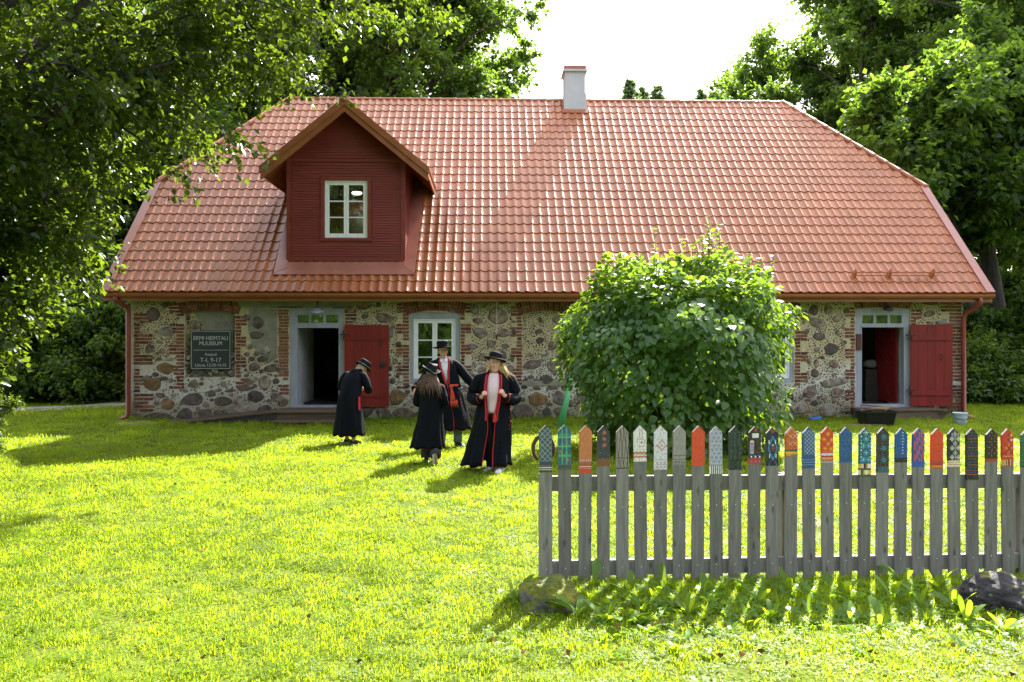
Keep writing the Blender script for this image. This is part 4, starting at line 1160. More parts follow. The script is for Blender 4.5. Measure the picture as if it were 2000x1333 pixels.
def bench():
    p = hw(HU(925, -.45), -.45, 0); o = empty('garden_bench', p, HA, 'old garden bench with diamond lattice back against the stone wall', 'bench')
    w = .62; zs, zb0, zb1 = .36, .42, .70
    for k in range(3):
        b = MB(); b.box(-w, w, -.30 + k * .13, -.19 + k * .13, zs - .03, zs); b.build('seat_slat', M['bench_wood'], o)
    for s in (-1, 1):
        b = MB(); b.box(s * w - .025, s * w + .025, .07, .115, 0, zb1 + .02); b.build('leg', M['bench_wood'], o)
        b = MB(); b.box(s * w - .025, s * w + .025, -.31, -.26, 0, zs - .031); b.build('leg', M['bench_wood'], o)
    for z in (zb0, zb1):
        b = MB(); b.box(-w + .026, w - .026, .075, .11, z - .025, z + .025); b.build('back_rail', M['bench_wood'], o)
    b = MB(); h = zb1 - zb0 - .05; n = 16
    for i in range(-3, n + 3):
        for s in (-1, 1):
            x = -w + 2 * w * i / n; x1 = x + s * h * .62
            a, c = (x, zb0 + .025), (x1, zb1 - .025)
            if min(a[0], c[0]) < -w + .03 or max(a[0], c[0]) > w - .03: continue
            b.tube([(a[0], .092 + s * .006, a[1]), (c[0], .092 + s * .006, c[1])], .007, 4)
    tag(b.build('lattice', M['bench_wood'], o), kind='stuff')
bench()

def hanging_cord():
    u, z0 = H(970, 588, -.06); _, z1 = H(970, 655, -.06)
    b = MB(); b.tube([(0, 0, z0 - z1), (0.004, 0, 0)], .006, 5); o = b.build('hanging_cord', M['white']); o.location = hw(u, -.06, z1); tag(o, 'thin pale cord hanging down the wall right of the window', 'cord')
    b = MB(); b.ball((0, 0, -.03), (.03, .025, .05), 8, 5); b.tube([(0, 0, -.07), (-.01, 0, -.12)], .012, 5); b.build('toggle', M['rust'], o)
hanging_cord()

def green_post():
    p0 = on_ground(1094, 836); p1 = Vector(at(1117, 735, p0.y + .55))
    b = MB(); d = p1 - p0; b.tube([(0, 0, 0), d], [(.085, .05), (.045, .035)], 10); b.tube([d * .96, d * 1.02], [(.05, .04), (.03, .02)], 8)
    o = b.build('leaning_post', M['green_post'], None, True); o.location = p0; tag(o, 'mottled bright green tapered post leaning beside the big bush', 'post')
green_post()

# ------------------------------------------------------------------ painted picket fence
NP = 27
PXS = [1067, 1104, 1142, 1179, 1216, 1252.5, 1290, 1326.5, 1363, 1400, 1436, 1472.5, 1509, 1545, 1581.5, 1617.5, 1653, 1688.5, 1723, 1758.5, 1794, 1829.5, 1865.5, 1901, 1936.5, 1970.5, 2005, 2039, 2073]
FA, FB = Vector((.2615, 6.245, 0)), Vector((4.02, 6.63, 0))
fdir = (FB - FA).normalized(); FANG = math.atan2(fdir.y, fdir.x)
fence = empty('picket_fence', FA, FANG, 'grey picket fence whose pointed tips are painted like patterned mittens', 'fence')
def fx(px):   # photo x -> distance along the fence face
    r = ray(px, CY); k = (FA.x * fdir.y - FA.y * fdir.x) / (r.x * fdir.y - r.y * fdir.x)
    return (Vector((r.x * k, r.y * k, 0)) - FA).dot(fdir)
PX_M = lambda s: 1600.0 / (FA.y + fdir.y * s)
def wood_mat():
    m, nt, N, L, p, out = _new('grey_picket_wood')
    p.inputs['Roughness'].default_value = 0.75; p.inputs['Specular IOR Level'].default_value = 0.3
    t = N.new('ShaderNodeTexCoord'); oi = N.new('ShaderNodeObjectInfo')
    off = N.new('ShaderNodeVectorMath'); off.operation = 'ADD'
    mu = N.new('ShaderNodeVectorMath'); mu.operation = 'SCALE'; mu.inputs[0].default_value = (7.3, 3.1, 11.7); L.new(oi.outputs['Random'], mu.inputs['Scale'])
    L.new(t.outputs['Object'], off.inputs[0]); L.new(mu.outputs[0], off.inputs[1])
    mp = N.new('ShaderNodeMapping'); mp.inputs['Scale'].default_value = (14, 14, 1.1); L.new(off.outputs[0], mp.inputs[0])
    n1 = N.new('ShaderNodeTexNoise'); n1.inputs['Scale'].default_value = 3; n1.inputs['Detail'].default_value = 9; n1.inputs['Distortion'].default_value = .6; L.new(mp.outputs[0], n1.inputs['Vector'])
    r1 = ramp(N, [(0.25, (0.140, 0.130, 0.128)), (0.5, (0.210, 0.197, 0.194)), (0.75, (0.275, 0.260, 0.256))]); L.new(n1.outputs['Fac'], r1.inputs['Fac'])
    mk = N.new('ShaderNodeMapping'); mk.inputs['Scale'].default_value = (12, 12, 4.5); L.new(off.outputs[0], mk.inputs[0])
    vo = N.new('ShaderNodeTexVoronoi'); vo.inputs['Scale'].default_value = 1.0; L.new(mk.outputs[0], vo.inputs['Vector'])
    r2 = ramp(N, [(0.06, (0.35, 0.33, 0.3)), (0.2, (1, 1, 1))]); L.new(vo.outputs['Distance'], r2.inputs['Fac'])
    mm = N.new('ShaderNodeMixRGB'); mm.blend_type = 'MULTIPLY'; mm.inputs[0].default_value = .8; L.new(r1.outputs[0], mm.inputs[1]); L.new(r2.outputs[0], mm.inputs[2])
    hs = N.new('ShaderNodeHueSaturation'); mr = N.new('ShaderNodeMapRange'); mr.inputs['To Min'].default_value = .82; mr.inputs['To Max'].default_value = 1.18
    L.new(oi.outputs['Random'], mr.inputs[0]); L.new(mr.outputs[0], hs.inputs['Value']); L.new(mm.outputs[0], hs.inputs['Color']); L.new(hs.outputs[0], p.inputs['Base Color'])
    b = N.new('ShaderNodeBump'); b.inputs['Strength'].default_value = .35; b.inputs['Distance'].default_value = .01; L.new(n1.outputs['Fac'], b.inputs['Height']); L.new(b.outputs[0], p.inputs['Normal'])
    return m
M['picket'] = wood_mat()
def paint_mat():
    m, nt, N, L, p, out = _new('picket_paint')
    p.inputs['Roughness'].default_value = 0.5
    a = N.new('ShaderNodeVertexColor'); a.layer_name = 'paint'
    t = N.new('ShaderNodeTexCoord'); mp = N.new('ShaderNodeMapping'); mp.inputs['Scale'].default_value = (60, 60, 9); L.new(t.outputs['Object'], mp.inputs[0])
    n = N.new('ShaderNodeTexNoise'); n.inputs['Scale'].default_value = 3; n.inputs['Detail'].default_value = 8; L.new(mp.outputs[0], n.inputs['Vector'])
    r = ramp(N, [(0.3, (.72, .72, .72)), (0.62, (1.05, 1.05, 1.05))]); L.new(n.outputs['Fac'], r.inputs['Fac'])
    mm = N.new('ShaderNodeMixRGB'); mm.blend_type = 'MULTIPLY'; mm.inputs[0].default_value = 1; L.new(a.outputs[0], mm.inputs[1]); L.new(r.outputs[0], mm.inputs[2])
    n2 = N.new('ShaderNodeTexNoise'); n2.inputs['Scale'].default_value = 70; n2.inputs['Detail'].default_value = 8; L.new(t.outputs['Object'], n2.inputs['Vector'])
    rw = ramp(N, [(.56, (0, 0, 0)), (.66, (.75, .75, .75))]); L.new(n2.outputs['Fac'], rw.inputs['Fac'])
    m3 = N.new('ShaderNodeMixRGB'); L.new(rw.outputs[0], m3.inputs[0]); L.new(mm.outputs[0], m3.inputs[1]); m3.inputs[2].default_value = (.19, .18, .17, 1)
    L.new(m3.outputs[0], p.inputs['Base Color']); return m
M['paint'] = paint_mat()

# --- paint patterns: small rasters (26 wide, one cell = one photo pixel), colours as seen in shade
GW = 26
def s2l(c): return np.array([((q / 255 + .055) / 1.055) ** 2.4 if q > 10 else q / 255 / 12.92 for q in c])
class Img:
    def __init__(s, h, bg): s.h = h; s.a = np.tile(np.array(bg, float), (h, GW, 1))
    def px(s, x, y, c):
        x, y = int(round(x)), int(round(y))
        if 0 <= x < GW and 0 <= y < s.h: s.a[y, x] = c
    def rect(s, x0, y0, x1, y1, c): s.a[max(0, int(y0)):int(y1), max(0, int(x0)):int(x1)] = c
    def hl(s, y, c, t=1): s.rect(0, y, GW, y + t, c)
    def line(s, x0, y0, x1, y1, c, t=1):
        n = int(max(abs(x1 - x0), abs(y1 - y0)) * 2) + 1
        for i in range(n + 1):
            x, y = x0 + (x1 - x0) * i / n, y0 + (y1 - y0) * i / n
            for dx in range(t):
                s.px(x + dx, y, c)
    def disc(s, x, y, r, c):
        for j in range(int(y - r), int(y + r + 2)):
            for i in range(int(x - r), int(x + r + 2)):
                if (i - x) ** 2 + (j - y) ** 2 <= r * r + .3: s.px(i, j, c)
    def dia(s, x, y, r, c, hollow=False):
        for j in range(-r, r + 1):
            for i in range(-r, r + 1):
                d = abs(i) + abs(j)
                if d == r or (d < r and not hollow): s.px(x + i, y + j, c)
    def star(s, x, y, r, c, k=8):
        for q in range(k):
            a = 2 * PI * q / k; s.line(x, y, x + r * math.cos(a), y + r * math.sin(a), c)
    def cross(s, x, y, r, c):
        s.line(x - r, y, x + r, y, c); s.line(x, y - r, x, y + r, c)
    def xx(s, x, y, r, c):
        s.line(x - r, y - r, x + r, y + r, c); s.line(x - r, y + r, x + r, y - r, c)
    def zig(s, y, amp, per, c, t=2):
        for x in range(GW):
            v = y + amp * abs(((x / per) % 1) * 2 - 1)
            for k in range(t): s.px(x, v + k, c)
    def lattice(s, y0, y1, st, c):
        for y in range(y0, y1):
            for x in range(GW):
                if (x + y) % st == 0 or (x - y) % st == 0: s.a[y, x] = c
    def dots(s, y, c, st=4, x0=2, r=0):
        for x in range(x0, GW, st):
            s.px(x, y, c)
            if r: s.px(x + 1, y, c)
    def noise(s, c, y0, y1, p, r=random.Random(3)):
        for y in range(y0, y1):
            for x in range(GW):
                if r.random() < p: s.a[y, x] = c
def designs():
    W_, K, out = (215, 215, 212), (32, 32, 36), []
    def new(h, bg): i = Img(h, bg); out.append(i); return i
    i = new(92, (62, 82, 86)); i.lattice(6, 71, 11, (165, 185, 185)); i.hl(71, (45, 68, 92), 7); i.hl(78, (150, 70, 62), 2); i.hl(82, (185, 195, 200), 2); i.hl(86, (205, 165, 80), 2); i.hl(89, (45, 60, 66), 3)
    i = new(88, (62, 128, 104))
    for y in (4, 26, 44, 64):
        for x in (1, 9, 19): i.rect(x, y, x + 6, y + 13, (44, 92, 112))
    for y in (24, 42, 60): i.hl(y, (92, 168, 120), 2)
    for x in (7, 16): i.rect(x, 8, x + 2, 78, (92, 168, 120))
    for x, y in ((17, 33), (4, 52), (19, 69)): i.star(x, y, 3, (170, 105, 62))
    i.hl(78, (72, 78, 80), 10)
    i = new(93, (176, 98, 58))
    for y in range(4, 66, 2):
        for x in range(1 + (y // 2) % 2, GW, 2): i.px(x, y, (212, 160, 110))
    for x in range(1, GW, 4): i.line(x + 2, 66, x, 68, W_); i.line(x, 68, x + 2, 71, W_)
    i.rect(0, 72, GW, 86, (150, 78, 48)); i.dots(75, W_, 5); i.hl(80, (225, 180, 170), 2); i.hl(84, (200, 150, 130)); i.hl(86, (205, 62, 42), 7)
    i = new(80, (54, 58, 66))
    for y in (13, 26, 38): i.dia(14, y, 4, (165, 98, 66))
    i.noise((70, 76, 84), 40, 64, .3); i.hl(65, (128, 78, 52), 15); i.noise((100, 82, 52), 65, 80, .3)
    i = new(86, (138, 134, 124))
    for x in (2, 6, 10, 13, 17, 21, 24):
        for y in range(3, 85):
            i.px(x + 1.6 * math.sin(y * .09 + x), y, (42, 40, 40))
    i.hl(63, (38, 36, 38)); i.hl(83, (38, 36, 38), 2)
    i = new(71, W_); r1, g1 = (165, 52, 48), (84, 104, 62)
    for y in range(5, 24, 2): i.px(12, y, r1 if y % 4 else g1); i.px(11, y, g1); i.px(16, y, g1 if y % 4 else r1); i.px(17, y, r1)
    for k in range(26):
        a = 2 * PI * k / 26; i.px(14 + 9 * math.cos(a), 33 + 8.5 * math.sin(a), r1 if k % 2 else g1); i.px(14 + 8 * math.cos(a), 33 + 7.5 * math.sin(a), r1)
    i.disc(15, 33, 2, (170, 60, 80)); i.zig(50, 3, 8, (184, 92, 52), 3); i.zig(53, 3, 8, (120, 120, 60), 2); i.zig(58, 3, 8, (190, 80, 48), 4); i.hl(47, (220, 170, 165))
    i = new(87, (200, 205, 206)); rd = (190, 76, 62)
    i.dia(14, 38, 9, rd, True); i.dia(14, 38, 10, rd, True); i.dia(14, 38, 2, (60, 70, 90), True); i.xx(14, 6, 2, rd); i.xx(14, 28, 2, rd); i.xx(14, 48, 2, rd); i.xx(4, 39, 2, rd); i.xx(24, 39, 2, rd)
    i.dots(66, rd, 2, 4); i.dots(67, rd, 3, 4)
    for x in (5, 13, 21): i.xx(x, 73, 2, (60, 68, 76)); i.xx(x, 81, 2, (60, 68, 76))
    i.dots(76, rd, 2); i.dots(77, (90, 70, 70), 3); i.dots(86, rd, 2)
    i = new(78, (142, 142, 134))
    for y in (59, 67, 71, 73, 76): i.hl(y, (58, 52, 52))
    i.noise((142, 142, 134), 66, 78, .25)
    i = new(80, (204, 78, 48)); i.noise((190, 68, 42), 0, 80, .15)
    i = new(95, (160, 168, 182))
    for k, y in enumerate(range(6, 76, 8)):
        for x in ((4, 13, 22) if k % 2 else (8, 18)):
            i.cross(x, y, 2, (38, 42, 54)); i.px(x, y, (225, 225, 235))
    i.hl(77, K)
    for x in range(GW): i.rect(x, 79, x + 1, 95, W_ if x % 4 < 2 else (60, 66, 82))
    i = new(88, (36, 42, 42))
    for x0 in (2, 10, 20):
        for y in range(6, 64, 3):
            for dx in (0, 2, 4): i.px(x0 + dx, y + dx % 3, (66, 128, 104))
    for y in (73, 76, 79): i.hl(y, (46, 96, 80)); i.noise(K, y, y + 1, .3)
    i = new(76, (52, 42, 42)); i.disc(14, 7, 3, (176, 64, 48)); i.rect(7, 14, 21, 23, W_); i.disc(9, 19, 3, W_); i.disc(18, 18, 3, W_)
    i.rect(2, 30, 11, 55, (160, 160, 170)); i.disc(6, 31, 4, (190, 188, 190))
    for y in (41, 45, 49): i.rect(2, y, 11, y + 1, (96, 96, 108))
    i.star(6, 34, 3, (130, 60, 56)); i.disc(20, 43, 3, (104, 50, 46)); i.disc(18, 51, 2, (110, 62, 42))
    i.hl(55, (46, 60, 86), 8); i.hl(64, (172, 66, 52), 12)
    for x in (5, 14, 23): i.rect(x - 1, 59, x + 2, 63, W_); i.disc(x, 71, 2, (70, 98, 170)); i.px(x, 70, W_)
    i = new(78, (36, 44, 56)); bl = (56, 124, 172)
    i.dia(14, 7, 5, (128, 70, 48))
    for t in range(3): i.line(13 + t, 18, 3 + t, 42, bl); i.line(13 + t, 18, 22 + t, 42, bl); i.line(3 + t, 42, 13 + t, 66, bl); i.line(22 + t, 42, 13 + t, 66, bl)
    for x, y in ((5, 26), (19, 26), (6, 54), (20, 54)): i.rect(x, y, x + 2, y + 8, W_)
    i.dia(14, 42, 6, (104, 64, 44)); i.dia(14, 42, 3, (128, 76, 54)); i.disc(14, 36, 1.6, (236, 210, 200)); i.rect(0, 68, GW, 78, (34, 36, 42)); i.line(9, 68, 4, 77, bl); i.line(19, 68, 22, 76, bl)
    i = new(60, (182, 86, 36)); ye = (232, 186, 96)
    for x, y in ((10, 19), (20, 18), (10, 34), (20, 33)): i.xx(x, y, 4, (236, 214, 190))
    for y in (10, 26, 42): i.dots(y, ye, 4, 3); i.dots(y + 1, ye, 8, 3)
    for k in range(13): i.px(13 - k, 2 + k, W_); i.px(13 + k, 2 + k, W_)
    i.hl(46, (62, 72, 86), 3); i.hl(50, (232, 176, 40), 4)
    for x in range(2, GW, 3): i.rect(x, 53, x + 2, 58, (232, 176, 40))
    i.rect(14, 55, GW, 60, (120, 118, 108))
    i = new(84, (44, 78, 120))
    for y in range(6, 56):
        for x in range(2, GW):
            if not ((x + y) % 8 < 3 or (x - y) % 8 < 3): i.a[y, x] = (134, 154, 182)
    for y in (66, 71, 76): i.hl(y, (128, 158, 196), 1)
    i = new(72, (196, 66, 42)); ye = (244, 178, 66)
    for x, y in ((14, 14), (5, 24), (22, 26), (14, 34), (7, 43), (20, 44)): i.star(x, y, 4, ye)
    i.dots(49, ye, 2); i.hl(51, (180, 90, 70)); i.hl(53, (205, 205, 210), 5); i.zig(58, 3, 6, (150, 52, 44), 2); i.hl(62, (225, 190, 130), 2); i.zig(64, 3, 8, (240, 170, 50), 2); i.zig(66, 3, 8, (140, 50, 36), 2); i.hl(70, (160, 178, 200), 2)
    i = new(72, (42, 88, 140))
    for k, y in enumerate(range(6, 60, 8)):
        for x in ((4, 14, 24) if k % 2 else (9, 19)): i.xx(x, y, 2, (28, 40, 60)); i.px(x, y, (28, 40, 60))
    for y in (60, 64, 67): i.hl(y, (28, 48, 84))
    i = new(100, (36, 92, 112)); lb, wb = (116, 196, 220), (196, 226, 236)
    i.star(14, 9, 6, wb, 6)
    for k, y in enumerate((22, 36, 50, 64)):
        xs = (14,) if k % 2 == 0 else (8, 20)
        for x in xs:
            i.star(x, y, 6 if k % 2 == 0 else 5, lb); i.dia(x, y, 2, lb)
        for x in (3, 24): i.disc(x, y - 5, 1.6, wb); i.disc(x, y + 3, 1.2, lb)
    i.rect(0, 72, GW, 100, (66, 88, 50))
    cols = [(232, 180, 70), (232, 180, 70), (220, 220, 220), (52, 40, 44), (140, 66, 44), (232, 180, 70), (230, 226, 220), (230, 226, 220)]
    for k in range(8):
        i.rect(k * 3.25, 73, k * 3.25 + 3.3, 82, cols[k]); i.rect(k * 3.25, 86, k * 3.25 + 3.3, 95, cols[(k + 2) % 8])
    i = new(92, (54, 46, 52)); tq = (52, 138, 158)
    for y in (19, 42, 66): i.star(14, y, 7, tq); i.disc(14, y, 4, tq); i.disc(14, y, 2, (46, 66, 84))
    for x in range(2, GW, 3): i.rect(x, 80, x + 1, 92, tq)
    i = new(70, (30, 82, 140))
    for y in range(9, 52, 6): i.disc(15, y, 1.3, (228, 234, 240))
    i.dots(53, K, 4); i.dots(56, K, 4, 4); i.hl(60, (60, 60, 66), 10); i.rect(0, 61, GW, 70, (42, 36, 36))
    i = new(80, (62, 74, 140))
    for k, x in enumerate((4, 9, 14, 19, 23)):
        for y in range(6, 68, 1):
            if (y // 9 + k) % 3 != 2: i.rect(x - 1, y, x + 2, y + 1, (206, 82, 44))
    i.noise((62, 74, 140), 6, 68, .12); i.hl(68, (36, 88, 160), 12)
    i = new(82, (202, 66, 36)); i.noise((184, 56, 30), 40, 66, .3); i.noise((92, 62, 92), 66, 70, .5); i.hl(70, (170, 56, 36), 5); i.dots(74, K, 2); i.hl(76, (206, 84, 36), 5); i.dots(77, (244, 180, 60), 4, 2, 1); i.dots(78, (244, 180, 60), 4, 2, 1)
    i = new(80, (32, 36, 40))
    for y in (13, 32, 51): i.dia(15, y, 5, W_, True); i.dia(15, y, 2, W_, True)
    for y in (22, 41, 60):
        for x in (8, 22): i.dia(x, y, 5, W_, True); i.dia(x, y, 3, W_, True); i.cross(x, y, 1, W_)
    i.rect(15, 4, 16, 66, (190, 190, 195)); i.rect(8, 10, 9, 18, W_); i.rect(22, 10, 23, 18, W_)
    i.hl(67, (226, 200, 170), 13)
    for y in (70, 75): i.hl(y, (150, 80, 60))
    i = new(106, (34, 36, 44)); gr, bb = (68, 88, 48), (56, 66, 116)
    for k, y in enumerate(range(8, 80, 6)):
        c = (gr, bb, (140, 70, 52))[k % 3]
        for x in range(3, GW, 4): i.rect(x, y, x + 3, y + 2, c); i.px(x + 1, y + 2, c)
    for y, c in ((80, (40, 70, 110)), (86, (118, 60, 60)), (90, (50, 60, 96)), (94, (150, 64, 50))): i.hl(y, c, 2)
    i.hl(97, K, 9)
    i = new(68, (40, 34, 34))
    for k, y in enumerate(range(8, 60, 6)):
        for x in ((6, 19) if k % 2 else (12, 24)): i.disc(x, y, 1.3, (172, 96, 58))
    i.hl(62, (150, 64, 44), 6)
    i = new(78, (188, 56, 36)); ye = (240, 184, 90)
    i.disc(14, 12, 2, K); i.star(21, 13, 3, ye); i.disc(13, 22, 3, (90, 60, 90)); i.disc(21, 23, 2, W_); i.xx(15, 40, 8, (70, 30, 30)); i.xx(16, 40, 8, (70, 30, 30))
    for x, y in ((9, 40), (22, 40), (15, 32), (15, 50)): i.dia(x, y, 3, ye, True)
    i.zig(48, 4, 8, (60, 28, 30), 2); i.dots(56, ye, 2); i.dots(57, ye, 2, 3); i.rect(0, 63, GW, 77, (160, 50, 36))
    for x, c in ((1, (230, 190, 80)), (5, (238, 220, 170)), (8, (60, 50, 60)), (10, (230, 190, 80)), (15, (70, 70, 130)), (18, (238, 210, 120)), (21, (60, 60, 90)), (24, (240, 180, 40))): i.rect(x, 64, x + 2, 76, c)
    for k in range(3):
        i = new(80, ((36, 84, 54), (180, 60, 40), (60, 70, 110))[k]); i.noise((70, 130, 90), 10, 60, .2); i.hl(64, (60, 120, 80), 2); i.hl(72, (60, 120, 80), 2)
    return out
DES = designs()
TIPL = ['slate tip with pale diamond lattice', 'green tip with blue squares and small stars', 'orange tip stippled with cream dots', 'dark tip with three brown diamonds', 'bare tip with black wavy lines', 'white tip with red and green flower', 'white tip with red diamond', 'bare tip with dark rings', 'plain orange tip', 'pale blue tip with small black crosses', 'black tip with green dot columns', 'brown tip with white cloud shape', 'black tip with blue zigzag diamond', 'orange tip with white crosses and yellow fringe', 'blue tip with pale lattice', 'red tip with yellow stars', 'blue tip with dark crosses', 'teal tip with pale blue stars', 'dark tip with three teal stars', 'blue tip with a column of white dots', 'orange and blue mottled tip', 'plain red tip with yellow hem', 'black tip with white knotwork', 'dark tip with green and blue bands', 'black tip with orange dots', 'red tip with yellow and black motifs', 'green tip', 'red tip', 'blue tip']
PTH = .022
picket_len = 1.215
def picket_shape(w, top, zs, bot):
    mb = MB(); h = w / 2
    mb.extrude([(-h, 0, bot), (h, 0, bot), (h, 0, zs), (0, 0, top), (-h, 0, zs)], (0, PTH, 0)); return mb
for k, px in enumerate(PXS):
    s = fx(px); pm = PX_M(s); w = 25.0 / 256.2 * R_.uniform(.985, 1.015)
    Yk = FA.y + fdir.y * s
    top = CH - ((830 + (838 - 830) * min(1.1, (px - 1067) / 903)) - CY) / pm + R_.uniform(-.004, .004); zs = top - .050
    bot = -.075 * min(1.3, s / 3.75) - .02 + R_.uniform(-.012, .012)
    p = picket_shape(w, top, zs, bot).build('picket', M['picket'], fence); p.location = (s, 0, 0); p.rotation_euler = (R_.uniform(-.006, .006), R_.uniform(-.009, .009), 0)
    p['label'] = 'picket with ' + TIPL[k]
    # painted front and flank, laid 0.6 mm proud of the wood
    im = DES[k]; cell = w / GW; V, Fq, Cc = [], [], []
    hgt = im.h * (1 / 256.2)
    for y in range(im.h):
        for x in range(GW):
            x0, x1 = -w / 2 + x * cell, -w / 2 + (x + 1) * cell
            z1, z0 = top - hgt * y / im.h, top - hgt * (y + 1) / im.h
            lim = lambda q: top - abs(q) / (w / 2) * .050
            if max(lim(x0), lim(x1)) <= z0: continue
            b0 = len(V)
            V += [(x0, -.0006, min(z0, lim(x0))), (x1, -.0006, min(z0, lim(x1))), (x1, -.0006, min(z1, lim(x1))), (x0, -.0006, min(z1, lim(x0)))]
            Fq.append((b0, b0 + 1, b0 + 2, b0 + 3)); Cc.append(im.a[y, x])
    if k not in (4, 7):
        for y in range(0, im.h, 2):   # left and right flanks carry the edge colours
            z1, z0 = top - hgt * y / im.h, top - hgt * (y + 2) / im.h
            if z0 > zs: continue
            z1 = min(z1, zs)
            for sx, col in ((-1, im.a[min(y, im.h - 1), 1]), (1, im.a[min(y, im.h - 1), GW - 2])):
                xq = sx * (w / 2 + .0006); b0 = len(V); V += [(xq, 0, z0), (xq, PTH, z0), (xq, PTH, z1), (xq, 0, z1)]; Fq.append((b0, b0 + 1, b0 + 2, b0 + 3) if sx > 0 else (b0 + 3, b0 + 2, b0 + 1, b0)); Cc.append(col)
    me = fast_mesh('painted_tip', V, Fq)
    ca = me.color_attributes.new('paint', 'FLOAT_COLOR', 'CORNER')
    L_ = s2l(np.array(Cc).reshape(-1)).reshape(-1, 3) * 1.25 * np.array([1.05, .97, 1.08])
    L_ = np.clip(L_, 0, .85)
    ca.data.foreach_set('color', np.repeat(np.concatenate([L_, np.ones((len(L_), 1))], 1), 4, 0).astype(np.float32).ravel())
    link('painted_tip', me, p, M['paint'])
    sc_ = MB()
    for zc in (CH - (995 - 666.5) / 256.2 + .0, CH - (1112 - 666.5) / 256.2):
        for dx in ((0.0,) if zc > .3 else (0.0,)):
            sc_.lathe([(.001, -.002), (.0042, -.002), (.0042, .001)], (dx + R_.uniform(-.004, .004), 0, zc + R_.uniform(-.006, .006)), Matrix.Rotation(PI / 2, 3, 'X'), 8)
    # heads face the camera
    for i_ in range(len(sc_.v)): pass
    o = sc_.build('screw', M['white'], p)
for (ya, yb) in ((932, 961), (1098, 1128)):
    z1a = CH - (ya - CY) / 256.2; z0a = CH - (yb - CY) / 256.2
    L1 = fx(2090); dz = -.05
    b = MB(); b.hexa([(-.03, PTH + .001, z0a), (L1, PTH + .001, z0a + dz), (L1, PTH + .048, z0a + dz), (-.03, PTH + .048, z0a), (-.03, PTH + .001, z1a), (L1, PTH + .001, z1a + dz), (L1, PTH + .048, z1a + dz), (-.03, PTH + .048, z1a)])
    b.build('rail', M['picket'], fence)
for k in (0, 13, 26):
    s = fx(PXS[k]); b = MB(); b.box(s - .04, s + .04, PTH + .049, PTH + .13, -.3, .82 - .01 * k / 5); b.build('post', M['picket'], fence)
# rusty horseshoe hung behind the first picket
def horseshoe():
    b = MB(); c = Vector((FA.x, FA.y, 0)); z = CH - (874 - CY) / 252.0
    pts = [(.078 * math.cos(a) * (1 if abs(math.sin(a)) > -2 else 1), 0, .098 * math.sin(a)) for a in np.linspace(rad(-62), rad(242), 20)]
    b.tube(pts, (np.array([[.012, .007]] * 20) * (1 + .35 * np.sin(np.linspace(0, PI, 20)))[:, None]).tolist(), 8, ref=(0, 1, 0))
    o = b.build('horseshoe', M['rust'], None, True); o.location = (FA.x - .022, FA.y + PTH + .012, z); tag(o, 'rusty iron horseshoe hung behind the leftmost picket', 'horseshoe')
horseshoe()

# ------------------------------------------------------------------ boulders by the fence
def boulder(name, px, py, Yd, size, seed, mat, label):
    r = random.Random(seed); b = bmesh.new(); bmesh.ops.create_icosphere(b, subdivisions=5, radius=1.0)
    from mathutils import noise as _n
    for v in b.verts:
        d = v.co.normalized(); k = 1 + .22 * _n.noise(d * 1.3 + Vector((seed, 0, 0))) + .10 * _n.noise(d * 3.1 + Vector((0, seed, 0))) + .07 * _n.noise(d * 6) + .045 * _n.noise(d * 13) + .02 * _n.noise(d * 28)
        v.co = Vector((d.x * size[0] * k, d.y * size[1] * k, d.z * size[2] * k))
    me = bpy.data.meshes.new(name); b.to_mesh(me); b.free()
    me.polygons.foreach_set('use_smooth', np.ones(len(me.polygons), dtype=bool))
    p = at(px, py, Yd); o = link(name, me, None, mat); o.location = (p.x, p.y, float(ground_z(p.x, p.y)) + size[2] * .28); tag(o, label, 'boulder'); return o
